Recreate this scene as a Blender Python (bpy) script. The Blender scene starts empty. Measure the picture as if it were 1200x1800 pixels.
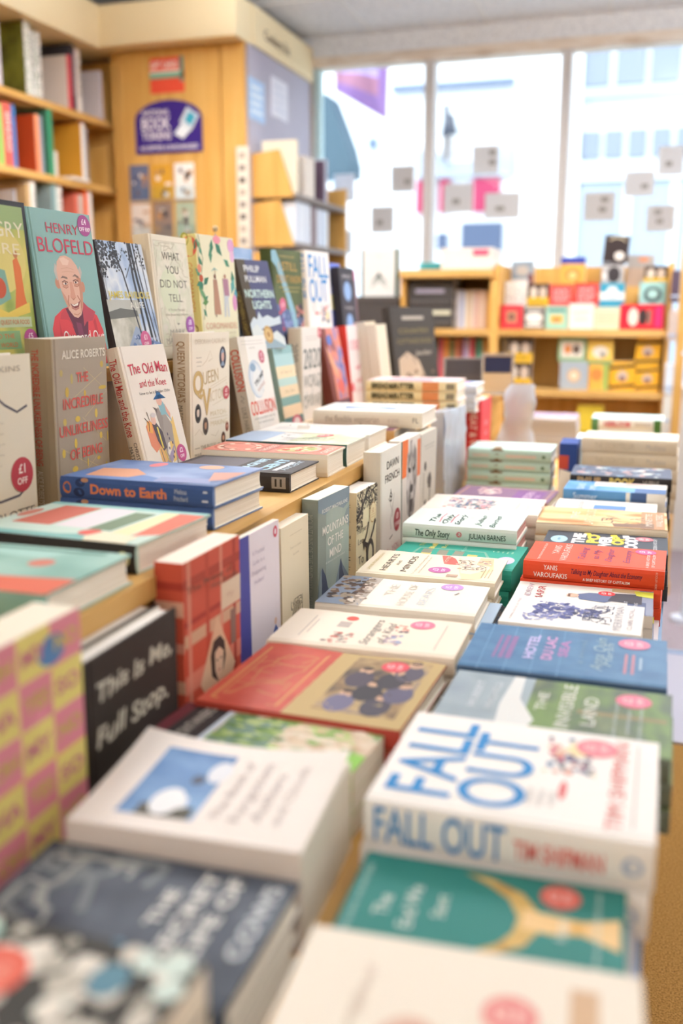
import bpy, math, random
from mathutils import Matrix, Vector

# ---------------------------------------------------------------- camera, sky, lamps, exposure
EYE = 1.26                                   # eye height above the carpet; heights below are given relative to it
scene = bpy.context.scene
COL = scene.collection
cam_data = bpy.data.cameras.new('camera')
cam = bpy.data.objects.new('camera', cam_data)
COL.objects.link(cam)
cam.location = (0, 0, EYE)
cam.rotation_euler = (math.radians(90 - 11.957), 0, math.radians(17.563))
cam_data.sensor_fit = 'VERTICAL'
cam_data.sensor_height = 36
cam_data.lens = 34
cam_data.clip_start = 0.02
cam_data.dof.use_dof = True
cam_data.dof.focus_distance = 1.6
cam_data.dof.aperture_fstop = 1.95
scene.camera = cam

scene.view_settings.view_transform = 'Standard'
scene.view_settings.look = 'None'
scene.view_settings.gamma = 1
scene.view_settings.use_curve_mapping = False
scene.view_settings.exposure = 0.27

world = bpy.data.worlds.new('sky')
scene.world = world
world.use_nodes = True
bg = world.node_tree.nodes['Background']
bg.inputs['Color'].default_value = (0.92, 0.96, 1.0, 1)
bg.inputs['Strength'].default_value = 2.6

sun_data = bpy.data.lights.new('sun', 'SUN')
sun_data.energy = 2.0
sun_data.angle = math.radians(6)
sun_data.color = (1, 0.97, 0.93)
sun = bpy.data.objects.new('sun', sun_data)
sun.rotation_euler = (math.radians(50), 0, math.radians(-15))
COL.objects.link(sun)

def ceiling_lamp_with_fill(x, y, sx, sy, power, uplift=1.9, col=(1.0, 0.93, 0.85)):
    """ceiling lamp facing down, plus an added cool uplight that brightens the ceiling"""
    for up, k, z, c in ((0, 1.0, 1.14, col), (math.pi, uplift, 1.16, (0.86, 0.93, 1.0))):  # the upward light is added fill for ceiling and pelmet
        d = bpy.data.lights.new('ceiling_lamp_with_fill', 'AREA')
        d.shape = 'RECTANGLE'; d.size = sx; d.size_y = sy; d.energy = power * k; d.color = c
        o = bpy.data.objects.new('ceiling_lamp_with_fill', d)
        o.location = (x, y, EYE + z); o.rotation_euler = (up, 0, 0)
        COL.objects.link(o)
for x, y, w, up in ((-1.4, 1.3, 5, 1.9), (0.6, 1.5, 4, 1.9), (-1.5, 3.1, 18, 1.9), (0.3, 3.4, 15, 4.4), (-1.2, -2.0, 14, 1.5), (0.6, -2.0, 14, 1.5)):
    ceiling_lamp_with_fill(x, y, 0.3, 1.2, w, up)

# ---------------------------------------------------------------- materials
def lin(h):
    h = h.lstrip('#')
    r = []
    for i in (0, 2, 4):
        c = int(h[i:i+2], 16) / 255
        r.append(c / 12.92 if c <= 0.04045 else ((c + 0.055) / 1.055) ** 2.4)
    return (*r, 1)

MATS = {}
def flat(h, rough=0.55, spec=0.22, metal=0.0):
    k = (h, rough, spec, metal)
    if k not in MATS:
        m = bpy.data.materials.new('print_' + h.lstrip('#'))
        m.use_nodes = True
        b = m.node_tree.nodes['Principled BSDF']
        b.inputs['Base Color'].default_value = lin(h)
        b.inputs['Roughness'].default_value = rough
        b.inputs['Specular IOR Level'].default_value = spec
        b.inputs['Metallic'].default_value = metal
        MATS[k] = m
    return MATS[k]

def mottle(name, cols, scale=(30, 30, 30), detail=3, rough=0.42, sharp=False, pos=None, bump=0.0, dist=0.0):
    """noise through a colour ramp: printed pictures, wood, carpet, paper edges"""
    if name in MATS: return MATS[name]
    m = bpy.data.materials.new(name)
    m.use_nodes = True
    nt = m.node_tree
    b = nt.nodes['Principled BSDF']
    b.inputs['Roughness'].default_value = max(rough, 0.5)
    b.inputs['Specular IOR Level'].default_value = 0.25
    tc = nt.nodes.new('ShaderNodeTexCoord')
    mp = nt.nodes.new('ShaderNodeMapping')
    mp.inputs['Scale'].default_value = scale
    nz = nt.nodes.new('ShaderNodeTexNoise')
    nz.inputs['Scale'].default_value = 1
    nz.inputs['Detail'].default_value = detail
    nz.inputs['Distortion'].default_value = dist
    cr = nt.nodes.new('ShaderNodeValToRGB')
    el = cr.color_ramp.elements
    n = len(cols)
    ps = pos or [0.3 + 0.4 * i / max(1, n - 1) for i in range(n)]
    el[0].position = ps[0]; el[0].color = lin(cols[0])
    el[1].position = ps[1]; el[1].color = lin(cols[1])
    for i in range(2, n):
        e = el.new(ps[i]); e.color = lin(cols[i])
    if sharp: cr.color_ramp.interpolation = 'CONSTANT'
    nt.links.new(tc.outputs['Object'], mp.inputs['Vector'])
    nt.links.new(mp.outputs['Vector'], nz.inputs['Vector'])
    nt.links.new(nz.outputs['Fac'], cr.inputs['Fac'])
    nt.links.new(cr.outputs['Color'], b.inputs['Base Color'])
    if bump:
        bp = nt.nodes.new('ShaderNodeBump')
        bp.inputs['Strength'].default_value = bump
        bp.inputs['Distance'].default_value = 0.004
        nt.links.new(nz.outputs['Fac'], bp.inputs['Height'])
        nt.links.new(bp.outputs['Normal'], b.inputs['Normal'])
    MATS[name] = m
    return m

def mat(x):
    return flat(x) if isinstance(x, str) else x

WOOD = mottle('oak_veneer', ['#c0904a', '#d3a560', '#dbb06e'], (3, 3, 40), 4, 0.45)
WOODY = mottle('oak_veneer_lengthwise', ['#c4944c', '#d5a761', '#ddb26f'], (30, 2.5, 30), 4, 0.4)
WOODV = mottle('oak_veneer_upright', ['#cf9b4e', '#dcaa5d', '#e2b56b'], (30, 30, 2), 4, 0.45)
WOODD = mottle('brown_laminate', ['#85653f', '#93714a'], (40, 40, 3), 3, 0.5)
PAGES = mottle('cream_page_edges', ['#d8cdb9', '#efe6d6', '#f4ecdf'], (2, 2, 1100), 2, 0.7)
PAGEW = mottle('white_page_edges', ['#d5d0c8', '#f0ece6', '#f7f4ef'], (2, 2, 1100), 2, 0.7)
PAGEG = mottle('grey_page_edges', ['#aaa39a', '#c9c2b8', '#d5cec4'], (2, 2, 900), 2, 0.7)

# ---------------------------------------------------------------- mesh building
class Mesh:
    def __init__(s):
        s.v = []; s.f = []; s.mi = []; s.mats = []
    def slot(s, m):
        m = mat(m)
        if m not in s.mats: s.mats.append(m)
        return s.mats.index(m)
    def add(s, vs, fs, m):
        o = len(s.v); k = s.slot(m)
        s.v += [tuple(v) for v in vs]
        for f in fs:
            s.f.append(tuple(i + o for i in f)); s.mi.append(k)
    def box(s, x0, y0, z0, x1, y1, z1, m):
        vs = [(x, y, z) for z in (z0, z1) for y in (y0, y1) for x in (x0, x1)]
        s.add(vs, [(0, 2, 3, 1), (4, 5, 7, 6), (0, 1, 5, 4), (2, 6, 7, 3), (0, 4, 6, 2), (1, 3, 7, 5)], m)
    def tube(s, p, q, r, m, n=10, r2=None):
        p = Vector(p); q = Vector(q); d = (q - p).normalized()
        a = d.orthogonal().normalized(); b = d.cross(a)
        r2 = r if r2 is None else r2
        vs = []
        for c, rr in ((p, r), (q, r2)):
            for i in range(n):
                t = 2 * math.pi * i / n
                vs.append(c + a * rr * math.cos(t) + b * rr * math.sin(t))
        fs = [(i, (i + 1) % n, n + (i + 1) % n, n + i) for i in range(n)]
        fs += [tuple(range(n - 1, -1, -1)), tuple(range(n, 2 * n))]
        s.add(vs, fs, m)
    def build(s, name, parent=None, smooth=False):
        me = bpy.data.meshes.new(name)
        me.from_pydata(s.v, [], s.f)
        for m in s.mats: me.materials.append(m)
        me.polygons.foreach_set('material_index', s.mi)
        if smooth: me.polygons.foreach_set('use_smooth', [True] * len(s.f))
        me.update()
        o = bpy.data.objects.new(name, me)
        COL.objects.link(o)
        if parent is not None: o.parent = parent
        return o

def tag(o, label, cat, group=None):
    o['label'] = label; o['category'] = cat
    if group: o['group'] = group
    return o
def thing(name, label, cat, loc=(0, 0, 0), group=None):
    o = bpy.data.objects.new(name, None)
    o.empty_display_size = 0.05
    COL.objects.link(o); o.location = loc
    return tag(o, label, cat, group)
def structure(o):
    o['kind'] = 'structure'; return o
def copy_tree(o, parent=None):
    c = o.copy(); COL.objects.link(c)
    if parent is not None:
        c.parent = parent
    for ch in list(o.children): copy_tree(ch, c)
    return c

def text_mesh(s, bold=0.0, shear=0.0, res=2):
    cu = bpy.data.curves.new('lettering', 'FONT')
    cu.body = s; cu.size = 1; cu.resolution_u = res; cu.offset = bold; cu.shear = shear
    ob = bpy.data.objects.new('lettering', cu)
    me = bpy.data.meshes.new_from_object(ob)
    vs = [(v.co.x, v.co.y) for v in me.vertices]
    fs = [tuple(p.vertices) for p in me.polygons]
    bpy.data.objects.remove(ob); bpy.data.curves.remove(cu); bpy.data.meshes.remove(me)
    return vs, fs

def place_text(s, h, width=None, al='C', bold=0.0, shear=0.0, rot=0.0, maxw=None, wob=0, narrow=1.0):
    """lettering laid out about (0, 0): h is the capital height, width the full width it is squeezed to"""
    vs, fs = text_mesh(s, bold, shear, 5 if h > 0.022 else 3 if h > 0.008 else 2)
    if not vs: return [], []
    k = h / 0.68
    x0 = min(v[0] for v in vs); x1 = max(v[0] for v in vs)
    kx = k * narrow
    if width: kx = width / max(1e-6, x1 - x0)
    elif maxw and (x1 - x0) * kx > maxw: kx = maxw / (x1 - x0)
    cx = {'C': (x0 + x1) / 2, 'L': x0, 'R': x1}[al]
    out = []
    ca, sa = math.cos(rot), math.sin(rot)
    for x, y in vs:
        a = (x - cx) * kx; b = (y - 0.34) * k
        if wob: b += wob * h * math.sin(a / h * 1.9 + len(s))
        out.append((a * ca - b * sa, a * sa + b * ca))
    return out, fs

class Lines:
    """lines of lettering, gathered into blocks that stand apart from each other"""
    def __init__(s): s.l = []
    def add(s, vs, fs, m): 
        if vs: s.l.append((vs, fs, m))
    def groups(s):
        box = [([min(v[i] for v in l[0]) for i in range(3)], [max(v[i] for v in l[0]) for i in range(3)]) for l in s.l]
        own = list(range(len(s.l)))
        for i in range(len(own)):
            for j in range(i):
                gap = math.sqrt(sum(max(0, box[i][0][k] - box[j][1][k], box[j][0][k] - box[i][1][k]) ** 2 for k in range(3)))
                if gap <= 0.017:
                    a, b = own[i], own[j]
                    own = [b if o == a else o for o in own]
        out = {}
        for o, l in zip(own, s.l): out.setdefault(o, Mesh()).add(*l)
        return list(out.values())

class Art:
    """printed shapes on one surface: P maps (u, v, layer) to a local point"""
    def __init__(s, mesh, P, W, H, spine=False, grid=0):
        s.spine = spine; s.m = mesh; s.P = P; s.W = W; s.H = H; s.k = 0; s.grid = grid
    def poly(s, pts, m):
        s.k += 1
        a = sum(pts[i][0] * pts[(i + 1) % len(pts)][1] - pts[(i + 1) % len(pts)][0] * pts[i][1] for i in range(len(pts)))
        if a < 0: pts = pts[::-1]
        s.m.add([s.P(x, y, s.k) for x, y in pts], [tuple(range(len(pts)))], m)
    def op(s, o):
        W, H = s.W, s.H
        c = o[0]
        if c == 'r':
            x0, y0, x1, y1 = o[1] * W, o[2] * H, o[3] * W, o[4] * H
            n = s.grid
            if n:
                s.k += 1
                vs = [s.P(x0 + (x1 - x0) * i / n, y0 + (y1 - y0) * j / n, s.k) for j in range(n + 1) for i in range(n + 1)]
                fs = [(j * (n + 1) + i, j * (n + 1) + i + 1, (j + 1) * (n + 1) + i + 1, (j + 1) * (n + 1) + i) for j in range(n) for i in range(n)]
                s.m.add(vs, fs, o[5])
            else: s.poly([(x0, y0), (x1, y0), (x1, y1), (x0, y1)], o[5])
        elif c == 'e':
            n = 28
            if s.spine: o = (c, o[1], o[2], o[3] * H / W, o[4], o[5])
            s.poly([(o[1] * W + o[3] * W * math.cos(2 * math.pi * i / n), o[2] * H + o[4] * H * math.sin(2 * math.pi * i / n)) for i in range(n)], o[5])
        elif c == 'p':
            s.poly([(a * W, b * H) for a, b in o[1]], o[2])
        elif c == 'l':
            pts = [Vector((a * W, b * H)) for a, b in o[1]]; w = o[2] * W / 2
            s.k += 1
            L, R = [], []
            for i, p in enumerate(pts):
                d = (pts[min(i + 1, len(pts) - 1)] - pts[max(i - 1, 0)])
                d = d.normalized() if d.length > 1e-9 else Vector((1, 0))
                nrm = Vector((-d.y, d.x)) * w
                L.append(p + nrm); R.append(p - nrm)
            vs = [s.P(q.x, q.y, s.k) for q in L + R]
            n = len(pts)
            s.m.add(vs, [(n + i, n + i + 1, i + 1, i) for i in range(n - 1)], o[3])

def rnd(seed): return random.Random(seed)
def blots(seed, n, u0, v0, u1, v1, r, cols, asp=0.66, fine=True):
    g = rnd(seed); out = []
    if fine: n = int(n * 2.4); r = r * 0.6
    for i in range(n):
        a = r * g.uniform(0.5, 1.3)
        cu, cv = g.uniform(u0, u1), g.uniform(v0, v1)
        k = 9; ph = g.random() * 6
        out.append(('p', [(cu + a * g.uniform(0.6, 1.1) * math.cos(ph + 6.283 * j / k), cv + a * asp * g.uniform(0.6, 1.1) * math.sin(ph + 6.283 * j / k)) for j in range(k)], g.choice(cols)))
    return out
def scrawl(seed, n, u0, v0, u1, v1, w, col, seg=4, jit=0.06):
    g = rnd(seed); out = []
    for i in range(n):
        u, v = g.uniform(u0, u1), g.uniform(v0, v1); a = g.uniform(0, 6.28)
        pts = [(u, v)]
        for j in range(seg):
            a += g.uniform(-1, 1)
            u += jit * math.cos(a); v += jit * 0.66 * math.sin(a); pts.append((min(max(u, u0), u1), min(max(v, v0), v1)))
        out.append(('l', pts, w, col))
    return out
def bands(t, u, v, dv, h, col, **k):
    """several lines of lettering under each other"""
    return [('t', s, u, v - i * dv, h, col, k) for i, s in enumerate(t)]

# ---------------------------------------------------------------- books
def make_book(name, label, W, H, T, cover, spine=None, pages=PAGES, hard=True, art=(), sp=(), group=None, curl=0.0, back=None, boxed=False, cat='book', wavy=0.0):
    """local frame: x from spine to fore-edge, y from tail to head, z from back cover to front cover"""
    spine = spine or cover; back = back or cover
    root = thing(name, label, cat, group=group)
    def lift(x, y):
        q = max(0.0, x / W)
        return curl * q * q * (0.25 + 0.75 * (2 * y / H - 1) ** 2) + wavy * q * math.sin(y / H * 9.0)
    t = 0.0026 if hard else 0.0007
    o = 0.003 if hard else 0.0
    b = min(0.0022, T * 0.12) if hard else 0.0003
    def sx(z): return -b * (1 - (2 * z / T - 1) ** 2)
    # cover: a C-shaped profile run from tail to head
    e = min(0.0007, t * 0.3)
    prof = [(W - e, T, 0), (W * 0.75, T, 0), (W * 0.5, T, 0), (W * 0.25, T, 0)]
    if hard: prof += [(0.011, T, 0), (0.008, T - 0.0013, 0), (0.005, T - 0.0002, 0)]
    nb = 5
    prof += [(sx(z) + (0.0012 if j in (0, nb) and hard else 0), z, 1) for j, z in enumerate([T - 0.0004 - (T - 0.0008) * j / nb for j in range(nb + 1)])]
    if hard: prof += [(0.005, 0.0002, 2), (0.008, 0.0013, 2), (0.011, 0, 2)]
    prof += [(W - e, 0, 2), (W, e, 2), (W, t - e, 2), (W - e, t, 2), (0.0045 if hard else 0.0012, t, 3), (0.0045 if hard else 0.0012, T - t, 3)]
    prof += [(W * 0.25, T - t, 3), (W * 0.5, T - t, 3), (W * 0.75, T - t, 3), (W - e, T - t, 3), (W, T - t + e, 0), (W, T - e, 0)]
    ny = 10 if (curl or wavy) else 1
    m = Mesh()
    n = len(prof)
    inner = '#efe8dc' if hard else cover
    mats = [mat(cover), mat(spine), mat(back), mat(inner)]
    vs = []
    for j in range(ny + 1):
        y = H * j / ny
        for (x, z, k) in prof:
            top = z > T * 0.6
            vs.append((x, y, z + (lift(x, y) if top and x > 0.012 else 0)))
    base = len(m.v); m.v += vs
    for i in range(n):
        i2 = (i + 1) % n
        k = prof[i][2] if prof[i][2] == prof[i2][2] else (1 if 1 in (prof[i][2], prof[i2][2]) and abs(prof[i][0]) < 0.006 else prof[i2][2])
        s = m.slot(mats[k])
        for j in range(ny):
            m.f.append((base + j * n + i, base + (j + 1) * n + i, base + (j + 1) * n + i2, base + j * n + i2)); m.mi.append(s)
    m.f.append(tuple(base + i for i in range(n))); m.mi.append(m.slot(mats[0]))
    m.f.append(tuple(base + ny * n + i for i in range(n - 1, -1, -1))); m.mi.append(m.slot(mats[0]))
    if boxed:
        m.box(0.001, 0, t * 0.5, W - 0.001, 0.0012, T - t * 0.5, cover)
    lay = min(0.00003, 0.0005 / (len(art) + 4))
    P = lambda x, y, k: (x, y, T + 0.00012 + lay * k + lift(x, y))
    S = lambda a, c, k: (sx(min(max(c, 0), T)) - 0.00012 - lay * k, H - a, c)
    A = Art(m, P, W, H, grid=8 if (curl or wavy) else 0)
    L = Lines(); LS = Lines()
    stick = []
    for op in art:
        if op[0] == 't':
            _, s, u, v, h, col, kw = op
            kw = dict(kw)
            if 'width' in kw: kw['width'] *= W
            if 'maxw' in kw: kw['maxw'] *= W
            pv, fs = place_text(s, h * H, **kw)
            L.add([(x + u * W, y + v * H, T + 0.00012 + lay * (len(art) + 2) + lift(x + u * W, y + v * H)) for x, y in pv], fs, col)
        elif op[0] == 's': stick.append(op)
        else: A.op(op)
    B = Art(m, S, H, T, True)
    for op in sp:
        if op[0] == 't':
            _, s, u, v, h, col, kw = op
            kw = dict(kw)
            if 'width' in kw: kw['width'] *= H
            pv, fs = place_text(s, h * T, **kw)
            LS.add([(-b - 0.0002 - lay * len(sp), H - (x + u * H), min(max(y + v * T, 0), T)) for x, y in pv], fs, col)
        elif op[0] == 'r':
            for j in range(4):
                a, c = op[2] + (op[4] - op[2]) * j / 4, op[2] + (op[4] - op[2]) * (j + 1) / 4
                B.op(('r', op[1], a, op[3], c, op[5]))
        else: B.op(op)
    co = m.build('cover', root)
    for nm, lines in (('cover_lettering', L), ('spine_lettering', LS)):
        for g in lines.groups(): g.build(nm, co)
    # leaves
    p = Mesh()
    px0 = 0.005 if hard else 0.0014
    p_in = 0.0035 if hard else 0.0
    nz = 5
    vs = []
    for y in (o, H - o):
        for j in range(nz + 1):
            q = j / nz
            z = t + (T - 2 * t) * q
            vs.append((W - o - 0.0004 - p_in * (1 - (2 * q - 1) ** 2), y, z))
        for j in range(nz + 1):
            vs.append((px0 - (b * 0.6 * (1 - (2 * j / nz - 1) ** 2) if hard else 0), y, T - t - (T - 2 * t) * j / nz))
    k = 2 * (nz + 1)
    fs = [tuple(range(k)), tuple(range(2 * k - 1, k - 1, -1))] + [(i, k + i, k + (i + 1) % k, (i + 1) % k) for i in range(k)]
    p.add(vs, fs, pages)
    p.build('page_block', root)
    for _, lines, u, v, r, c, tc in stick:
        d = Mesh()
        R = r * W; z0 = T + 0.00012 + lay * (len(art) + 6); n = 32
        ring = [(u * W + R * math.cos(6.2832 * i / n), v * H + R * math.sin(6.2832 * i / n)) for i in range(n)]
        d.add([(x, y, z0 + lift(x, y)) for x, y in ring] + [(x, y, z0 - 0.00015 + lift(x, y)) for x, y in ring],
              [tuple(range(n))] + [(i, n + i, n + (i + 1) % n, (i + 1) % n) for i in range(n)], c)
        nl = len(lines)
        for q, s in enumerate(lines):
            hh = R * (0.62 if nl == 1 else (0.5 if q == 0 else 0.36))
            pv, fs = place_text(s, hh, bold=0.02, maxw=R * 1.7)
            yy = v * H + R * (0 if nl == 1 else (0.34 if q == 0 else -0.36))
            d.add([(x + u * W, y + yy, z0 + 0.0001 + lift(x + u * W, y + yy)) for x, y in pv], fs, tc)
        d.build('price_sticker', root)
    return root

def lay_flat(root, X, Y, ztop, T, th=0.0):
    """cover up, spine towards the near end (-Y), head towards the riser (-X)"""
    c, s = math.cos(math.radians(th)), math.sin(math.radians(th))
    M = Matrix(((-s, -c, 0, X), (c, -s, 0, Y), (0, 0, 1, EYE + ztop - T), (0, 0, 0, 1)))
    root.matrix_world = M
    return root
def stand_up(root, X, Y, zb, T, th=0.0, lean=0.0):
    """face out towards +X, leaning back by lean degrees"""
    t, p = math.radians(th), math.radians(lean)
    r = Vector((-math.sin(t), math.cos(t), 0)); n = Vector((math.cos(t), math.sin(t), 0))
    up = Vector((0, 0, 1)) * math.cos(p) - n * math.sin(p)
    nn = n * math.cos(p) + Vector((0, 0, 1)) * math.sin(p)
    o = Vector((X, Y, 0)) - n * T * math.cos(p); o.z = EYE + zb
    M = Matrix.Identity(4)
    for i in range(3):
        M[i][0] = r[i]; M[i][1] = up[i]; M[i][2] = nn[i]; M[i][3] = o[i]
    root.matrix_world = M
    return root
ORD = ['', 'second', 'third', 'fourth', 'fifth', 'sixth', 'seventh', 'eighth', 'ninth']
def stack_under(root, n, T, short, group, seed=1, jit=0.004, gap=0.0002):
    """the other copies of the same title lying under it, each a book of its own"""
    root['group'] = group
    g = rnd(seed)
    for i in range(1, n):
        c = copy_tree(root)
        M = root.matrix_world.copy()
        M.translation = M.translation + Vector((g.uniform(-jit, jit), g.uniform(-jit, jit), -i * T))
        c.matrix_world = M
        c['label'] = '%s copy from the top in the pile of %s' % (ORD[i], short)
        c['group'] = group

# ---------------------------------------------------------------- the room
def slab(name, x0, y0, z0, x1, y1, z1, m, parent=None):
    q = Mesh(); q.box(x0, y0, EYE + z0, x1, y1, EYE + z1, m)
    return q.build(name, parent)
CARPET = mottle('ochre_carpet', ['#6f4c1c', '#a0763a', '#b98c50'], (260, 260, 260), 3, 0.95, bump=0.6)
MATG = mottle('mauve_grey_mat', ['#8d8088', '#a2959b', '#aea3a8'], (180, 180, 180), 2, 0.9, bump=0.3)
CREAM = mottle('cream_paint', ['#f0dbb0', '#f2e0b8'], (2, 2, 2), 2, 0.6)
WHITE = flat('#e8e6e4', 0.5)
CEIL = mottle('mineral_ceiling_tile', ['#c9c8ca', '#dfdedf', '#e8e7e7'], (75, 75, 75), 4, 0.85)
structure(slab('floor', -3.0, -3.2, -1.30, 2.3, 5.34, -1.26, CARPET))
structure(slab('ceiling', -3.0, -3.2, 1.40, 2.3, 5.4, 1.46, CEIL))
structure(slab('wall_left', -2.98, -3.2, -1.26, -2.88, 5.4, 1.40, CREAM))
structure(slab('wall_right', 2.2, -3.2, -1.26, 2.3, 5.4, 1.40, WHITE))
structure(slab('wall_behind', -2.88, -3.2, -1.26, 2.2, -3.1, 1.40, CREAM))
q = Mesh()
q.box(-2.88, 5.25, EYE - 1.26, -1.87, 5.4, EYE + 1.40, WHITE)
q.box(-1.87, 5.25, EYE - 1.26, 2.2, 5.4, EYE - 0.45, WHITE)
q.box(-1.87, 5.25, EYE + 1.30, 2.2, 5.4, EYE + 1.40, CEIL)
structure(q.build('wall_window'))
# ceiling grid bars
BAR = flat('#dedbd8', 0.5)
q = Mesh()
for k in range(8): q.box(-2.7 + k * 0.6, -3, EYE + 1.394, -2.675 + k * 0.6, 5.25, EYE + 1.4, BAR)
for k in range(7): q.box(-2.88, 4.62 - k * 1.2, EYE + 1.394, 2.2, 4.645 - k * 1.2, EYE + 1.4, BAR)
structure(q.build('trim_1'))
# shop window: wooden head, mullions, glass
HEAD = mottle('weathered_window_head', ['#c4ac92', '#e4d8ca', '#d8c0a6'], (4, 4, 30), 3, 0.6)
MUL = flat('#cdc8c6', 0.5)
win = Mesh()
win.box(-1.87, 5.24, EYE + 1.25, 2.2, 5.36, EYE + 1.30, HEAD)
win.box(-1.87, 5.24, EYE - 0.45, 2.2, 5.36, EYE - 0.40, MUL)
for x in (-1.87, -1.21, -0.515, 0.19, 0.9, 1.6, 2.15): win.box(x, 5.25, EYE - 0.40, x + 0.05, 5.35, EYE + 1.25, MUL)
win.box(-1.82, 5.27, EYE - 0.40, -1.79, 5.33, EYE + 1.25, flat('#bcd6d8', 0.4))
w1 = structure(win.build('window_1'))
gm = bpy.data.materials.new('window_glass'); gm.use_nodes = True
nt = gm.node_tree; nt.nodes.remove(nt.nodes['Principled BSDF'])
tr = nt.nodes.new('ShaderNodeBsdfTransparent'); gl = nt.nodes.new('ShaderNodeBsdfGlossy'); mx = nt.nodes.new('ShaderNodeMixShader')
tr.inputs['Color'].default_value = (0.94, 0.98, 1, 1); gl.inputs['Roughness'].default_value = 0.02; mx.inputs['Fac'].default_value = 0.015
nt.links.new(tr.outputs[0], mx.inputs[1]); nt.links.new(gl.outputs[0], mx.inputs[2]); nt.links.new(mx.outputs[0], nt.nodes['Material Output'].inputs[0])
for a, b in ((-1.79, -1.21), (-1.16, -0.515), (-0.465, 0.19), (0.24, 0.9), (0.95, 1.6), (1.65, 2.15)):
    q = Mesh(); q.box(a, 5.298, EYE - 0.40, b, 5.302, EYE + 1.25, gm)
    q.build('window_pane', w1)
# floor covers by the table
structure(slab('trim_2', 0.10, 2.82, -1.26, 2.2, 3.61, -1.252, flat('#b9b7c4', 0.6)))
structure(slab('trim_3', 0.10, 3.62, -1.26, 2.2, 5.25, -1.250, MATG))
structure(slab('trim_4', 0.06, 2.80, -1.26, 0.10, 5.25, -1.245, flat('#9fb6d2', 0.4)))
structure(slab('trim_5', 0.10, 3.60, -1.26, 2.2, 3.625, -1.247, flat('#8fabcc', 0.4)))
# cream pelmet over the bookcase and the cupboard
structure(slab('trim_6', -2.88, -1.0, 1.16, -2.50, 4.23, 1.345, CREAM))
structure(slab('trim_7', -2.88, 4.23, 1.17, -1.825, 4.42, 1.345, CREAM))
pel = structure(slab('trim_8', -1.93, 4.42, 1.175, -1.82, 5.24, 1.345, CREAM))
def wall_text(parent, name, s, o, right, up, h, m, bold=0.0, maxw=None, width=None):
    """flat lettering on a wall or sign: o is its middle, right and up span the sign"""
    pv, fs = place_text(s, h, bold=bold, maxw=maxw, width=width)
    o = Vector(o); r = Vector(right); u = Vector(up)
    q = Mesh(); q.add([o + r * x + u * y for x, y in pv], fs, m)
    return q.build(name, parent)
wall_text(pel, 'lettering', 'Cookery Etc', (-1.818, 4.72, EYE + 1.25), (0, 1, 0), (0, 0, 1), 0.045, '#5f4a40', 0.01)

# ---------------------------------------------------------------- across the street
def house_box(parent, name, x0, x1, z0, z1, y, d, m):
    return slab(name, x0, y - d, z0, x1, y, z1, m, parent)
FW = flat('#dfe3e8', 0.9); GLS = flat('#8b94a2', 0.4)
st = structure(slab('floor_street', -14, 5.4, -1.5, 14, 22, -1.4, flat('#b9bcc0', 0.9)))
hl = thing('white_house', 'white rendered house across the street with a grey shop sign and red door', 'building', (-2.6, 13, EYE - 1.4))
hr = thing('white_house', 'white house across the street at the right with rows of small grey windows', 'building', (0.5, 13, EYE - 1.4))
def rel(o):
    M = o.location
    for c in o.children: c.location = -Vector(M)
house_box(hl, 'wall', -9.0, -1.13, -1.4, 6.0, 13.6, 0.6, FW)
house_box(hl, 'ledge', -3.4, -1.84, 2.72, 2.79, 13.0, 0.12, flat('#76839a', 0.8))
house_box(hl, 'shop_sign', -3.06, -1.80, 1.64, 1.98, 13.0, 0.10, flat('#a4acb8', 0.8))
for a, b in ((-3.07, -2.82), (-2.76, -2.63), (-2.32, -1.98)): house_box(hl, 'red_shutter', a, b, 1.21, 1.62, 13.0, 0.06, flat('#a83a5c', 0.7))
house_box(hl, 'window', -2.46, -1.93, 0.62, 1.07, 13.0, 0.06, flat('#55627c', 0.3))
house_box(hl, 'window', -2.78, -2.65, 0.74, 0.95, 13.0, 0.06, flat('#55627c', 0.3))
lm = Mesh()
lm.tube((-2.66, 12.8, EYE + 1.84), (-2.66, 12.8, EYE + 2.5), 0.04, '#2c3444'); lm.tube((-2.66, 12.8, EYE + 1.9), (-2.60, 12.8, EYE + 2.1), 0.035, '#2c3444')
lm.tube((-2.62, 12.8, EYE + 2.15), (-2.62, 12.8, EYE + 2.38), 0.10, '#2c3444', r2=0.06); lm.box(-2.68, 12.78, EYE + 1.95, -2.64, 13.0, EYE + 1.99, '#2c3444')
lm.build('wall_lamp', hl)
house_box(hl, 'alarm_box', -3.72, -3.62, 2.05, 2.17, 13.0, 0.08, flat('#6a7d96', 0.5))
house_box(hr, 'wall', -1.12, 9.0, -1.4, 6.0, 13.6, 0.6, FW)
house_box(hr, 'corner_pilaster', -1.11, -1.0, -1.4, 5.0, 13.0, 0.12, flat('#e6eaee', 0.9))
house_box(hr, 'ledge', -1.0, 2.4, 2.50, 2.60, 13.0, 0.14, flat('#b4bfcc', 0.9))
house_box(hr, 'fascia', -1.0, 2.4, 1.52, 1.76, 13.0, 0.10, flat('#cfd8e2', 0.9))
house_box(hr, 'shop_front', -0.96, 2.4, -0.9, 1.50, 13.0, 0.05, flat('#a3afbc', 0.5))
for x in (-1.04, -0.62, -0.22, 0.2, 0.62): 
    f = house_box(hr, 'window', x, x + 0.34, 2.64, 3.13, 13.0, 0.05, GLS)
for x in (-0.98, -0.71, -0.43, -0.15, 0.13, 0.41): house_box(hr, 'window', x, x + 0.21, 1.80, 2.12, 13.0, 0.05, GLS)
for x in (-0.45, 0.1, 0.65): house_box(hr, 'door_post', x, x + 0.1, -0.9, 1.5, 13.0, 0.08, flat('#dce2e8', 0.8))
rel(hl); rel(hr)
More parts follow.
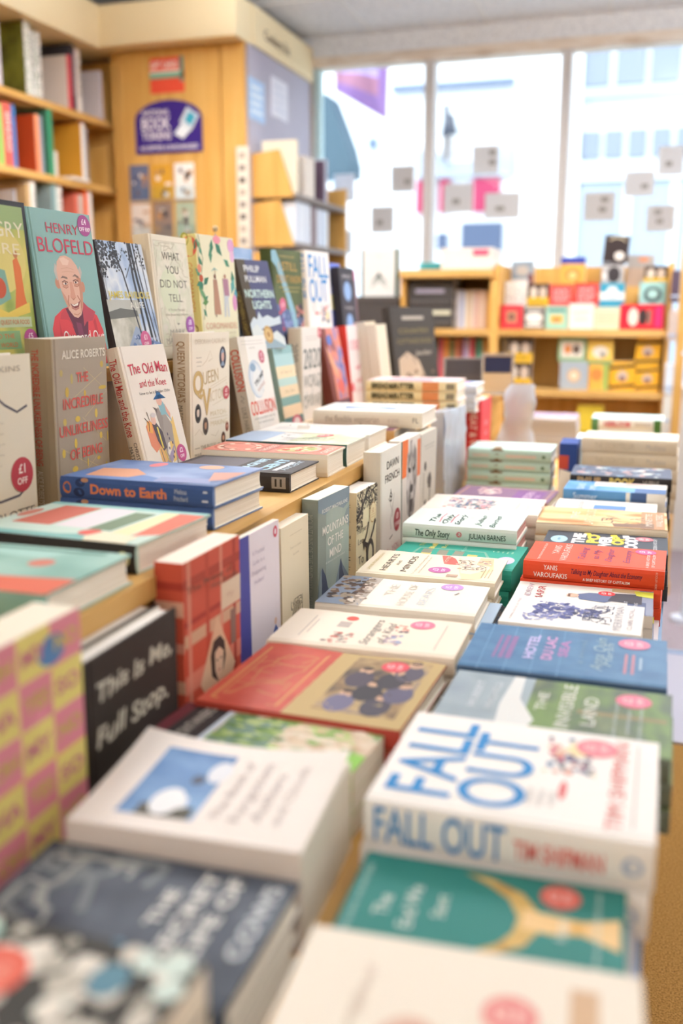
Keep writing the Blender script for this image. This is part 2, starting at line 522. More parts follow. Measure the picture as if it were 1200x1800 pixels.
aw = thing('street_awning', 'slate blue sloping awning on a thin post outside the window pane beside the cupboard', 'awning', (-2.7, 7.4, EYE - 1.4))
g = Mesh()
prof = [(-3.2, 0.93), (-2.16, 0.93), (-2.155, 1.02), (-2.19, 1.15), (-2.25, 1.30), (-2.33, 1.49), (-3.2, 1.49)]
np_ = len(prof)
g.add([(x, y, EYE + z) for y in (7.0, 7.3) for x, z in prof], [tuple(range(np_)), tuple(range(2 * np_ - 1, np_ - 1, -1))] + [(i, i + np_, (i + 1) % np_ + np_, (i + 1) % np_) for i in range(np_)], flat('#566c7a', 0.8))
o = g.build('canopy', aw); o.location = -Vector(aw.location)
g = Mesh(); g.box(-2.28, 7.0, EYE - 1.4, -2.22, 7.06, EYE + 0.93, flat('#8fb0c8', 0.6)); g.box(-3.15, 7.2, EYE - 1.4, -3.1, 7.25, EYE + 0.93, flat('#8fb0c8', 0.6))
o = g.build('post', aw); o.location = -Vector(aw.location)
fl = thing('hanging_flag', 'purple and pink flag hanging outside the top of the left window pane', 'flag', (-2.25, 7.4, EYE + 1.7))
q = Mesh()
N = 10; vs = []
for i in range(N + 1):
    for j in range(7):
        a, b = i / N, j / 6
        x = -2.40 + 0.42 * a; z = 1.80 - b * (0.20 + 0.24 * a); y = 7.4 + 0.03 * math.sin(a * 9 + b * 2)
        vs.append((x + 2.25, y - 7.4, z - 1.7))
P1, P2 = flat('#8a6aa0', 0.8), flat('#a8788f', 0.8)
for i in range(N):
    for j in range(6):
        k = i * 7 + j
        q.add([vs[k], vs[k + 1], vs[k + 8], vs[k + 7]], [(0, 1, 2, 3)], P1 if j > 3 or i > 7 else (P2 if j > 1 else flat('#b9a6e0', 0.8)))
q.build('cloth', fl)
q = Mesh(); q.tube((-0.17, 0, 0.11), (0.3, 0, 0.11), 0.012, '#d8d8d8'); q.tube((0.06, 0, 0.11), (0.06, -2.0, 0.11), 0.014, '#d8d8d8'); q.build('pole', fl)
structure(slab('wall_upper', -3.0, 5.30, 1.46, 2.3, 5.40, 2.3, WHITE))

# ---------------------------------------------------------------- the stepped table
tb = thing('display_table', 'long light oak stepped display table covered with books', 'table', (-0.5, 2.0, 0))
def tpart(name, *a):
    o = slab(name, *a, parent=tb); o.location = -Vector(tb.location); return o
def strip(name, xa, xb, z0, z1, m, y0=0.15, y1=3.75, left=None):
    """board whose right edge runs slightly askew: x = xa at the near end, xb at y = 2.3 and beyond"""
    q = Mesh()
    st = ((y0, xa), (2.3, xb), (y1, xb + 0.01))
    vs = []
    for y, x in st:
        l = left if left is not None else x - 0.015
        vs += [(l, y, EYE + z0), (x, y, EYE + z0), (x, y, EYE + z1), (l, y, EYE + z1)]
    fs = [(0, 1, 2, 3), (11, 10, 9, 8)]
    for k in range(2):
        for i in range(4): fs.append((4 * k + i, 4 * k + 4 + i, 4 * k + 4 + (i + 1) % 4, 4 * k + (i + 1) % 4))
    q.add(vs, [f[::-1] for f in fs], m)
    o = q.build(name, tb); o.location = -Vector(tb.location)
strip('tabletop', -0.012, 0.042, -0.54, -0.50, WOODY, left=-0.53)
strip('edge_lip', 0.003, 0.057, -0.56, -0.488, flat('#dcd6da', 0.35))
strip('edge_strip', 0.008, 0.062, -0.58, -0.51, flat('#8fabcc', 0.4))
tpart('side_panel', -0.06, 0.2, -1.26, -0.02, 3.7, -0.54, WOODD)
tpart('lower_riser', -0.545, 0.15, -0.50, -0.525, 3.70, -0.318, WOODY)
tpart('lower_step', -0.885, 0.15, -0.318, -0.512, 3.72, -0.293, WOODY)
tpart('upper_riser', -0.895, 0.15, -0.293, -0.875, 3.1, -0.122, WOODD)
tpart('upper_step', -0.985, 0.15, -0.122, -0.866, 3.1, -0.10, WOODY)
tpart('back_panel', -1.005, 0.15, -1.26, -0.985, 3.1, 0.03, WOODY)
tpart('end_panel', -0.985, 3.70, -1.26, -0.02, 3.73, -0.54, WOODD)
tpart('end_panel', -0.985, 0.17, -1.26, -0.02, 0.20, -0.54, WOODD)

# ---------------------------------------------------------------- bookcase on the left wall
bc = thing('bookcase', 'tall oak bookcase with slanting dividers along the left wall', 'bookcase', (-2.7, 3.6, 0))
def bpart(name, *a, parent=None):
    o = slab(name, *a, parent=bc); o.location = -Vector(bc.location); return o
bpart('back_panel', -2.878, 2.4, -1.26, -2.86, 4.43, 1.155, WOODV)
for z in (0.87, 0.565, 0.26, -0.05, -0.36, -0.7): bpart('shelf', -2.86, 2.4, z - 0.028, -2.55, 4.43, z, WOODY)
bpart('side_panel', -2.86, 4.43, -1.26, -2.53, 4.455, 1.155, WOODV)
bpart('side_panel', -2.86, 2.38, -1.26, -2.53, 2.4, 1.155, WOODV)
for z, h in ((0.87, 0.19), (0.565, 0.2), (0.26, 0.2)): bpart('divider', -2.84, 4.395, z, -2.58, 4.41, z + h, WOODV)

SHELF_SEEN = {}
def shelf_book(y, w, h, z, col, cov=None, depth=0.16, x=-2.57, words=None, kind='hardback', where='top', pages=PAGES, spcol=None, note=''):
    """spine out towards +X, front cover towards +Y"""
    name = 'hardback_book' if kind == 'hardback' else 'paperback_book'
    r = make_book(name, '', depth, h, w, cov or col, spine=col, back=cov or col, hard=(kind == 'hardback'), pages=pages,
                  sp=[('t', words, 0.45, 0.5, 0.45, spcol or '#f2eee6', {'width': 0.6})] if words else (), group='books on the left wall bookcase')
    M = Matrix(((-1, 0, 0, x), (0, 0, 1, y), (0, 1, 0, EYE + z), (0, 0, 0, 1)))
    r.matrix_world = M
    r['label'] = note
    return r
zA, zB, zC = 0.87, 0.565, 0.26
PAT1 = mottle('violet_white_pattern', ['#7a5f9a', '#e8e0dc', '#c9b8d0'], (60, 60, 60), 2, 0.5)
OLV = mottle('olive_photo', ['#4a4a20', '#77762c', '#8a8a38'], (9, 9, 9), 2, 0.4)
LEAFP = mottle('white_green_pattern', ['#f0ece4', '#f0ece4', '#6d8a62'], (120, 120, 120), 2, 0.5, pos=[0.3, 0.5, 0.62])
FLWP = mottle('white_black_pattern', ['#f3eee6', '#f3eee6', '#2c2a28'], (110, 110, 110), 2, 0.5, pos=[0.3, 0.52, 0.62])
sb = shelf_book
sb(3.535, 0.045, 0.25, zA, PAT1, note='violet and white patterned book at the near end of the top bookcase shelf')
sb(3.715, 0.045, 0.285, zA, LEAFP, OLV, 0.24, -2.55, note='tall olive green picture book with a leafy white spine on the top bookcase shelf')
sb(3.765, 0.04, 0.27, zA, '#d8d6d4', depth=0.2, words='THE GARDEN', spcol='#8a8a8a', note='pale grey book right of the olive green one on the top bookcase shelf')
sb(3.81, 0.025, 0.27, zA, LEAFP, '#e8e4da', 0.2, note='thin white and green patterned book on the top bookcase shelf')
sb(3.84, 0.018, 0.275, zA, FLWP, '#e8e4da', 0.2, note='thin black and white patterned book on the top bookcase shelf')
sb(4.03, 0.025, 0.225, zA, '#d8404e', '#e6d9cf', 0.21, -2.55, note='cream book with a red spine on the top bookcase shelf')
sb(4.065, 0.04, 0.28, zA, '#3b3a42', '#44434c', 0.23, -2.56, words='MODERN', spcol='#c9b0b0', note='tall charcoal book behind the red spine on the top bookcase shelf')
sb(4.115, 0.012, 0.27, zA, '#d6a0a4', depth=0.2, note='thin pink book between the charcoal and the white one on the top bookcase shelf')
sb(4.13, 0.035, 0.275, zA, '#ece6dc', depth=0.21, words='HOUSE', spcol='#333333', note='white book with small black marks on the top bookcase shelf')
sb(4.29, 0.03, 0.215, zA, '#c8bec0', '#cfc5c6', 0.2, -2.55, note='lilac grey book nearest the end divider on the top bookcase shelf')
sb(3.495, 0.03, 0.24, zB, '#d9a860', depth=0.18, note='tan book at the near end of the middle bookcase shelf')
sb(3.535, 0.025, 0.24, zB, '#a6d070', depth=0.2, note='light green book on the middle bookcase shelf')
sb(3.565, 0.055, 0.25, zB, '#e2685c', depth=0.2, words='BREAD', note='coral red book beside the light green one on the middle bookcase shelf')
sb(3.625, 0.022, 0.25, zB, '#4a84c4', depth=0.2, note='blue book on the middle bookcase shelf')
sb(3.755, 0.03, 0.235, zB, '#ef9a70', '#c64a22', 0.24, -2.55, note='book with an orange red cover and pale orange spine on the middle bookcase shelf')
sb(3.79, 0.022, 0.24, zB, '#e8e2dc', depth=0.2, note='thin white book right of the orange red cover on the middle bookcase shelf')
sb(3.815, 0.025, 0.24, zB, '#8c9aa2', depth=0.2, note='slate grey book left of the green one on the middle bookcase shelf')
sb(3.86, 0.04, 0.275, zB, '#3f8f68', '#4a7a64', 0.22, -2.56, note='tall green book on the middle bookcase shelf')
sb(3.91, 0.03, 0.11, zB, '#e6e0d4', depth=0.12, note='small white booklet leaning against the tall green book on the bookcase')
sb(4.115, 0.025, 0.26, zB, '#f0ebe4', '#d99a34', 0.24, -2.55, note='book with an amber cover and white spine on the middle bookcase shelf')
sb(4.145, 0.025, 0.27, zB, '#d9484a', depth=0.2, note='red book beside the amber cover on the middle bookcase shelf')
sb(4.175, 0.02, 0.25, zB, '#9a9494', depth=0.2, note='grey book right of the red one on the middle bookcase shelf')
sb(3.60, 0.02, 0.22, zC, '#a8a4a6', '#b9b6b6', 0.2, note='grey book at the near end of the third bookcase shelf')
sb(3.69, 0.03, 0.255, zC, '#c9a878', depth=0.2, note='tan book on the third bookcase shelf')
sb(3.722, 0.035, 0.265, zC, '#f0ebe2', depth=0.22, words='TRAVEL', spcol='#777777', note='white book next to the tan one on the third bookcase shelf')
sb(3.85, 0.03, 0.26, zC, '#8aa8aa', '#8fa0a0', 0.24, -2.55, note='grey teal book on the third bookcase shelf')
sb(3.885, 0.028, 0.285, zC, '#bcd8cc', depth=0.22, note='mint green book on the third bookcase shelf')
sb(3.92, 0.035, 0.27, zC, '#efebe4', depth=0.22, words='MAPS', spcol='#555555', note='white book with dark marks beside the mint one on the third bookcase shelf')
sb(4.06, 0.03, 0.25, zC, '#d8705c', depth=0.2, note='brick red book on the third bookcase shelf')
sb(4.095, 0.035, 0.25, zC, '#c9bdb2', depth=0.2, note='beige book between brick red and orange on the third bookcase shelf')
sb(4.135, 0.035, 0.28, zC, '#e8602e', depth=0.2, note='bright orange book on the third bookcase shelf')
sb(4.175, 0.03, 0.275, zC, '#f2ece4', depth=0.2, note='white book right of the bright orange one on the third bookcase shelf')
# a white booklet lying on the middle shelf's front edge
t = thing('white_booklet', 'white booklet lying on the front edge of the middle bookcase shelf', 'booklet', (-2.57, 4.0, EYE + zB))
q = Mesh(); q.box(-0.06, 0, 0.0002, 0.035, 0.14, 0.012, '#eae4d8'); q.box(-0.061, 0, 0.012, 0.036, 0.141, 0.0135, '#f2ede2'); q.build('leaves', t)
# dark things on top of the pelmet
for y, w, c, nm in ((3.75, 0.10, '#3a3634', 'black'), (3.88, 0.08, '#e6e0d8', 'white'), (3.99, 0.06, '#4a4440', 'brown')):
    t = thing('box_file', nm + ' box file lying on the cream pelmet under the ceiling', 'box file', (-2.7, y, EYE + 1.345))
    q = Mesh(); q.box(-0.1, 0, 0, 0.15, w, 0.045, c); q.box(0.15, w * 0.3, 0.012, 0.152, w * 0.7, 0.03, '#cfc8bc'); q.build('case', t)

# ---------------------------------------------------------------- oak cupboard with signs
cb = thing('cupboard', 'tall oak cupboard column with signs and a card rack', 'cupboard', (-2.15, 4.5, 0))
def cpart(name, *a):
    o = slab(name, *a, parent=cb); o.location = -Vector(cb.location); return o
cpart('carcass', -2.52, 4.35, -1.26, -1.84, 5.2, 1.17, WOODV)
cpart('door_panel', -2.47, 4.335, -1.26, -1.955, 4.35, 1.165, WOODV)
cpart('corner_panel', -1.945, 4.33, -1.26, -1.832, 4.35, 1.165, WOODV)
cpart('side_board', -1.84, 4.37, -1.26, -1.825, 5.2, 1.17, mottle('lilac_grey_board', ['#a9a4b4', '#b7b2c0'], (3, 3, 3), 2, 0.5))
q = Mesh()   # raised back board of the card rack
q.box(-2.415, 4.322, EYE + 0.30, -2.025, 4.335, EYE + 0.86, WOODV)
o = q.build('rack_board', cb); o.location = -Vector(cb.location)

def sign(name, label, cat, loc):
    return thing(name, label, cat, loc)
s = sign('gift_card_sign', 'small red and teal gift card sign at the top of the oak cupboard', 'sign', (-2.22, 4.335, EYE + 1.05))
q = Mesh(); q.box(-0.085, -0.004, -0.075, 0.088, 0, 0.078, '#e9573f'); q.box(-0.085, -0.006, -0.012, 0.088, -0.004, 0.012, '#7fb59a'); q.box(0.07, -0.006, -0.03, 0.088, -0.004, 0.078, '#5f9e8e')
q.box(-0.085, -0.006, 0.012, 0.07, -0.004, 0.02, '#f5e6da'); q.build('panel', s)
wall_text(s, 'lettering', 'GIFT CARDS', (-0.01, -0.0065, 0.045), (1, 0, 0), (0, 0, 1), 0.03, '#fbeee4', 0.02, width=0.14)
s = sign('book_token_sign', 'purple arched book tokens sign on the oak cupboard', 'sign', (-2.212, 4.32, EYE + 0.82))
q = Mesh()
top = [(0.172 * math.cos(math.pi * i / 16), 0.035 + 0.085 * math.sin(math.pi * i / 16)) for i in range(17)]
outl = [(-0.172, -0.112), (0.172, -0.112)] + top
PUR = flat('#3d2a80', 0.35)
n = len(outl)
q.add([(x, -0.006, z) for x, z in outl] + [(x, 0, z) for x, z in outl], [tuple(range(n)), tuple(range(2 * n - 1, n - 1, -1))] + [(i, n + i, n + (i + 1) % n, (i + 1) % n) for i in range(n)], PUR)
# a pale gift card in its white holder
q.add([(0.03, -0.008, -0.03), (0.075, -0.008, -0.055), (0.13, -0.008, -0.005), (0.085, -0.008, 0.03)], [(0, 1, 2, 3)], '#e8eef2')
q.add([(0.06, -0.009, 0.02), (0.12, -0.009, -0.02), (0.16, -0.009, 0.045), (0.10, -0.009, 0.085)], [(0, 1, 2, 3)], '#d6dde4')
q.add([(0.085, -0.010, 0.025), (0.12, -0.010, 0.0), (0.145, -0.010, 0.042), (0.11, -0.010, 0.066)], [(0, 1, 2, 3)], '#3fa8c4')
q.build('panel', s)
for a, (tx, h, z, x, w) in enumerate((('NATIONAL', 0.022, 0.068, -0.062, 0.14), ('BOOK', 0.05, 0.02, -0.062, 0.15), ('TOKENS', 0.034, -0.034, -0.062, 0.15), ('ACCEPTED & EXCHANGED', 0.018, -0.088, 0, 0.30))):
    wall_text(s, 'lettering', tx, (x, -0.0065, z), (1, 0, 0), (0, 0, 1), h, '#f1e8ee', 0.02, width=w)
k = 0
for r in range(2):
    for c in range(3):
        nm = (('slate blue', 'amber', 'white'), ('pale patterned', 'grey brown', 'dull green'))[r][c]
        col = (('#68708c', '#d9a238', '#efece6'), ('#d9cdc2', '#8d7a70', '#a8b49c'))[r][c]
        x = -2.375 + c * 0.118; z = EYE + (0.50 if r == 0 else 0.325)
        t = thing('greeting_card', '%s greeting card in the %s row of the rack on the oak cupboard, %s' % (nm, ('upper', 'lower')[r], ('left', 'middle', 'right')[c]), 'card', (x, 4.318, z), 'cards in the cupboard rack')
        q = Mesh(); q.box(-0.05, -0.002, 0, 0.05, 0.002, 0.16, col)
        g = rnd(20 + k); k += 1
        for i in range(7):
            a, b = g.uniform(-0.04, 0.02), g.uniform(0.01, 0.12)
            q.box(a, -0.003, b, a + g.uniform(0.01, 0.03), -0.002, b + g.uniform(0.01, 0.03), g.choice(['#4f4a5c', '#efe6da', '#b98a5c', '#6f5f6a']))
        q.build('leaf', t)
        q = Mesh(); q.box(-0.054, -0.007, -0.004, 0.054, -0.005, 0.06, gm); q.box(-0.054, -0.007, -0.006, 0.054, 0.004, -0.003, '#cfc6bc'); q.build('clear_pocket', t)
for y0, y1, z0, z1, c, c2, nm in ((4.36, 4.55, 0.85, 1.03, '#a9c6e6', '#e6eef6', 'pale blue notice on the grey board at the side of the cupboard'), (4.64, 4.86, 0.91, 1.09, '#e2e2ec', '#cfd2e2', 'white notice on the grey board beside the window')):
    t = thing('paper_notice', nm, 'notice', (-1.825, (y0 + y1) / 2, EYE + z0))
    h = (y1 - y0) / 2
    q = Mesh(); q.box(0, -h, 0, 0.003, h, z1 - z0, c)
    for i in range(4): q.box(0.003, -h * 0.7, 0.03 + i * 0.035, 0.0035, h * (0.7 - 0.2 * (i % 2)), 0.045 + i * 0.035, c2)
    q.build('sheet', t)

# little wooden shelf unit in the window bay
un = thing('window_shelf_unit', 'small oak shelf unit fixed beside the cupboard in the window bay', 'shelf unit', (-1.75, 4.5, EYE + 0.2))
def upart(name, *a):
    o = slab(name, *a, parent=un); o.location = -Vector(un.location); return o
GREYB = flat('#8d8078', 0.45)
for z in (0.52, 0.30, 0.08): upart('shelf', -1.825, 4.40, z - 0.022, -1.62, 5.2, z, GREYB)
q = Mesh()
for z in (0.52, 0.30, 0.08):
    q.add([(-1.825, 4.385, EYE + z - 0.02), (-1.62, 4.385, EYE + z - 0.02), (-1.69, 4.385, EYE + z + 0.19), (-1.825, 4.385, EYE + z + 0.175), (-1.825, 4.40, EYE + z - 0.02), (-1.62, 4.40, EYE + z - 0.02), (-1.69, 4.40, EYE + z + 0.19), (-1.825, 4.40, EYE + z + 0.175)],
          [(0, 1, 2, 3), (7, 6, 5, 4), (0, 4, 5, 1), (1, 5, 6, 2), (2, 6, 7, 3), (3, 7, 4, 0)], WOODV)
o = q.build('end_panel', un); o.location = -Vector(un.location)
upart('end_panel', -1.825, 5.2, -1.26, -1.62, 5.215, 0.62, WOODV)
upart('plinth', -1.825, 4.40, -1.26, -1.65, 5.2, 0.058, WOODV)
t = thing('card_strip', 'upright strip of small cream cards on the corner of the oak cupboard', 'strip', (-1.845, 4.325, EYE + 0.27))
q = Mesh(); q.box(-0.028, -0.006, 0, 0.032, 0, 0.45, '#e6ddcc')
for i in range(8): q.box(-0.014, -0.008, 0.02 + i * 0.054, 0.014, -0.006, 0.045 + i * 0.054, ('#8d7f78', '#b9a898', '#5f5654')[i % 3])
q.build('holder', t)
def small_upright(y, w, h, d, z, col, note, x=-1.63, th=0):
    r = make_book('paperback_book', note, d, h, w, col, hard=False, group='books in the window bay shelf unit')
    r.matrix_world = Matrix(((-1, 0, 0, x), (0, 0, 1, y), (0, 1, 0, EYE + z), (0, 0, 0, 1)))
    return r
small_upright(4.45, 0.03, 0.24, 0.17, 0.52, '#ece0c8', 'cream book standing behind the wooden end panel in the window bay')
small_upright(4.60, 0.14, 0.19, 0.05, 0.52, '#e4d8cc', 'beige and pink boxed book standing on the top shelf of the window bay unit', -1.64)
small_upright(4.85, 0.02, 0.2, 0.15, 0.52, '#5f4a5c', 'thin plum book on the top shelf of the window bay unit')
small_upright(4.88, 0.03, 0.21, 0.15, 0.52, '#d4d0dc', 'pale lilac book right of the thin plum one in the window bay')
for i in range(5): small_upright(4.43 + i * 0.045, 0.04, 0.185 + 0.003 * (i % 2), 0.15, 0.30, ('#e6e8f0', '#dfe3ee', '#eef0f4', '#d9deea', '#e9ebf2')[i], ('first', 'second', 'third', 'fourth', 'fifth')[i] + ' white book from the near end on the middle shelf of the window bay unit')
small_upright(4.67, 0.06, 0.185, 0.15, 0.30, '#8f7a7c', 'mauve brown book on the middle shelf of the window bay unit')
for i in range(3): small_upright(4.75 + i * 0.06, 0.05, 0.18, 0.15, 0.30, ('#dfe4f0', '#d3dcea', '#e6ecf4')[i], ('nearest', 'middle', 'farthest')[i] + ' pale blue book beyond the mauve brown one in the window bay')

# ---------------------------------------------------------------- cards stuck on the window
CARDS = [(-1.395,0.607,-1.268,0.742,'grey card on the lower left pane, level with the red shutters'),(-1.507,0.397,-1.378,0.536,'lowest grey card on the left window pane'),(-0.954,0.684,-0.820,0.824,'grey card highest on the middle window pane'),
(-1.106,0.491,-0.951,0.639,'grey card on the middle pane close to the left mullion'),(-0.885,0.455,-0.701,0.585,'wide grey card on the middle window pane'),(-0.374,0.432,-0.224,0.571,'grey card on the right pane close to the mullion'),
(-0.180,0.546,-0.040,0.665,'grey card in the middle of the right window pane'),(-0.067,0.373,0.070,0.499,'lowest grey card on the right window pane, with two dark marks'),(-0.028,0.641,0.092,0.778,'grey card highest on the right window pane'),
(-1.717,0.568,-1.60,0.711,'pale blue card on the left pane beside the slate structure'),(-1.734,0.290,-1.613,0.414,'pale lilac card low on the left pane beside the shelf unit')]
def thin_paper(name, h, f):
    """card that lets some of the daylight behind it through"""
    m = bpy.data.materials.new(name); m.use_nodes = True
    nt = m.node_tree; b = nt.nodes['Principled BSDF']
    b.inputs['Base Color'].default_value = lin(h); b.inputs['Roughness'].default_value = 0.6
    t = nt.nodes.new('ShaderNodeBsdfTranslucent'); t.inputs['Color'].default_value = lin(h)
    x = nt.nodes.new('ShaderNodeMixShader'); x.inputs['Fac'].default_value = f
    nt.links.new(b.outputs[0], x.inputs[1]); nt.links.new(t.outputs[0], x.inputs[2]); nt.links.new(x.outputs[0], nt.nodes['Material Output'].inputs[0])
    return m
THIN = thin_paper('card_stock', '#cdc9c8', 0.22); THINP = thin_paper('pale_card_stock', '#dfe2ea', 0.45)
for i, (x0, z0, x1, z1, lb) in enumerate(CARDS):
    pale = i > 8
    t = thing('window_card', lb, 'card', ((x0 + x1) / 2, 5.298, EYE + z0), 'cards stuck to the shop window')
    w = (x1 - x0) / 2; h = z1 - z0
    q = Mesh(); q.box(-w, -0.002, 0, w, 0, h, THINP if pale else THIN)
    g = rnd(i)
    for k in range(2 if i in (2, 5, 7) else 1):
        cx, cz = g.uniform(-w * 0.6, w * 0.3), h * (0.3 + 0.35 * k)
        q.box(cx, -0.0025, cz, cx + w * 0.5, -0.002, cz + h * 0.18, '#8d8680' if not pale else '#b9c0c6')
    q.build('card', t)

# ---------------------------------------------------------------- low shelf unit under the window
def unit(name, label, x0, x1, shelves, back_top, top=None):
    u = thing(name, label, 'shelf unit', ((x0 + x1) / 2, 4.6, 0))
    def up(nm, *a):
        o = slab(nm, *a, parent=u); o.location = -Vector(u.location)
    for z in shelves: up('shelf', x0, 4.40, z - 0.03, x1, 4.80, z, WOOD)
    up('back_panel', x0, 4.80, -1.26, x1, 4.82, back_top, WOODV)
    up('side_panel', x0 - 0.02, 4.40, -1.26, x0, 4.82, back_top, WOODV)
    up('side_panel', x1, 4.40, -1.26, x1 + 0.02, 4.82, back_top, WOODV)
    up('plinth', x0, 4.42, -1.26, x1, 4.44, -0.9, WOODD)
    if top: up('top_board', x0 - 0.02, 4.38, top - 0.035, x1 + 0.02, 4.82, top, WOOD)
    return u
unit('shelf_unit', 'low oak shelf unit with rows of book spines under the middle window', -1.09, -0.70, (-0.095, -0.36, -0.62, -0.9), 0.13, 0.165)
u2 = unit('shelf_unit', 'low oak shelf unit of small colourful gift books under the right window', -0.66, 0.05, (-0.095, -0.36, -0.62, -0.9), 0.185)
o = slab('back_lining', -0.66, 4.60, -0.9, 0.05, 4.615, -0.125, WOODV, u2); o.location = -Vector(u2.location)

def gift_book(x0, z0, x1, z1, y, col, note, marks=(), spec=(), group='small gift books on the oak shelf unit', tilt=0, T=0.035):
    """small face-out book or box: front towards the shop"""
    w, h = x1 - x0, z1 - z0
    r = make_book('gift_book', note, w, h, T, col, hard=False, pages=PAGEW, art=marks, group=group)
    t = math.radians(tilt)
    # local x -> +X, local y -> up, local z -> -Y
    M = Matrix(((1, 0, 0, x0), (0, 0, -1, y), (0, 1, 0, EYE + z0), (0, 0, 0, 1)))
    if t: M = M @ Matrix.Translation((w / 2, 0, 0)) @ Matrix.Rotation(t, 4, 'Z') @ Matrix.Translation((-w / 2, 0, 0))
    r.matrix_world = M
    return r
def face(c, d='#3a3430'): return [('e', 0.5, 0.45, 0.26, 0.22, c), ('e', 0.5, 0.5, 0.12, 0.1, d)]
DOGS = [('r', 0, 0, 1, 0.42, '#e8b838'), ('r', 0, 0.42, 1, 1, '#4f4038'), ('e', 0.28, 0.62, 0.17, 0.24, '#d8c8b8'), ('e', 0.72, 0.62, 0.17, 0.24, '#cdb8a6'), ('t', 'DOGS', 0.5, 0.2, 0.16, '#3a3020', {})]
RED1 = [('t', 'WHAT', 0.5, 0.74, 0.14, '#fbeeee', {'width': 0.7}), ('t', 'WOULD', 0.5, 0.52, 0.14, '#fbeeee', {'width': 0.75}), ('t', 'DO?', 0.5, 0.3, 0.14, '#fbeeee', {'width': 0.6})]
YEL = [('p', [(0, 0.72), (1, 0.82), (1, 0.92), (0, 0.82)], '#3d3430'), ('p', [(0, 0.06), (1, 0.16), (1, 0.26), (0, 0.16)], '#3d3430'), ('e', 0.5, 0.5, 0.22, 0.18, '#cdb8a8'), ('e', 0.5, 0.42, 0.13, 0.1, '#8a6a6a')]
g0, g1, g2 = 4.47, 4.56, 4.65
zs = -0.0948
G = gift_book
G(-0.655, zs, -0.558, 0.010, g0, '#e5404a', 'red gift book with a tan square, first in the bottom row, upper shelf', [('r', 0.25, 0.25, 0.75, 0.75, '#b9866a'), ('e', 0.5, 0.5, 0.15, 0.15, '#7f5a50')])
G(-0.554, zs, -0.460, 0.004, g0, '#6d6660', 'grey gift book with a white blob second in the bottom row, upper shelf', [('e', 0.5, 0.5, 0.42, 0.25, '#ece8e2'), ('r', 0.1, 0.1, 0.9, 0.22, '#ece8e2'), ('r', 0.1, 0.84, 0.9, 0.94, '#c9c4be')])
G(-0.455, zs, -0.362, 0.006, g0, '#9ecdbb', 'mint gift book with a yellow picture third in the bottom row, upper shelf', [('r', 0.2, 0.25, 0.8, 0.62, '#e0b860'), ('r', 0.1, 0.75, 0.9, 0.88, '#5a7f78'), ('e', 0.5, 0.4, 0.2, 0.12, '#c98850')])
G(-0.356, zs, -0.250, 0.016, g0, '#efe9e0', 'white gift book with grey lettering fourth in the bottom row, upper shelf', [('t', 'HAPPY', 0.5, 0.65, 0.14, '#8c8680', {'width': 0.7}), ('t', 'DAYS', 0.5, 0.4, 0.14, '#8c8680', {'width': 0.5})])
G(-0.246, zs, -0.143, 0.000, g0, '#d8d8b8', 'pale green gift book fifth in the bottom row, upper shelf', [('r', 0.1, 0.7 - 0.14 * i, 0.9, 0.74 - 0.14 * i, '#a8aa88') for i in range(4)])
G(-0.139, zs, 0.040, 0.012, g0, '#e5283c', 'wide red boxed set with three portraits at the right of the bottom row', [('e', 0.3, 0.5, 0.12, 0.36, '#f0dcd0'), ('e', 0.52, 0.5, 0.1, 0.34, '#3f3434'), ('r', 0.62, 0.2, 0.72, 0.8, '#8a6a60'), ('r', 0.8, 0.1, 0.97, 0.9, '#d83a78')])
# the books stacked standing on the ones below, one row further back on a step each
st2 = thing('display_riser', 'narrow wooden step holding up the middle and top rows of gift books', 'riser', (-0.3, 4.6, EYE - 0.095))
q = Mesh(); q.box(-0.355, -0.075, 0, 0.345, 0.18, 0.095, WOOD); q.box(-0.355, 0.015, 0.095, 0.345, 0.18, 0.185, WOOD); q.build('step', st2)
z2 = 0.0005
G(-0.652, z2, -0.555, 0.114, g1, '#e9e4dc', 'white gift book with pink specks at the left of the middle row', blots(3, 14, 0.1, 0.2, 0.9, 0.8, 0.07, ['#c9a0a0', '#8f8a88', '#d8c0b8']))
G(-0.550, z2, -0.456, 0.104, g1, '#4f4038', 'yellow and brown gift book with two dogs in the middle row', DOGS)
G(-0.452, z2, -0.352, 0.098, g1, '#dc4a46', 'red gift book with white lettering left of its twin in the middle row', RED1)
G(-0.346, z2, -0.240, 0.105, g1, '#d9403e', 'red gift book with white lettering right of its twin in the middle row', RED1)
G(-0.235, z2, -0.129, 0.104, g1, '#3f98b4', 'blue gift book with a white band in the middle row', [('r', 0, 0.3, 1, 0.62, '#eef0ec'), ('e', 0.5, 0.66, 0.22, 0.2, '#eef0ec'), ('t', 'TEA', 0.5, 0.44, 0.13, '#2f7890', {})])
G(-0.067, z2, 0.045, 0.107, g1, '#9cc8c4', 'pale turquoise gift book with a dark ring at the right of the middle row', [('e', 0.5, 0.5, 0.34, 0.32, '#4a5a5c'), ('e', 0.5, 0.52, 0.2, 0.18, '#a8cfca')])
z3 = 0.0905
G(-0.640, z3, -0.538, 0.208, g2, '#8a949c', 'grey gift book with a brown band at the left of the top row', [('r', 0, 0, 1, 0.3, '#d6ccc4'), ('e', 0.5, 0.62, 0.3, 0.2, '#b4a89c'), ('r', 0.78, 0.1, 1, 0.5, '#7a4040')])
G(-0.417, z3, -0.308, 0.221, g2, '#e0a850', 'amber gift book with a deep blue top in the top row', [('r', 0, 0.78, 1, 1, '#38449c'), ('e', 0.5, 0.42, 0.3, 0.2, '#d08a48'), ('e', 0.5, 0.38, 0.16, 0.12, '#f0c880')])
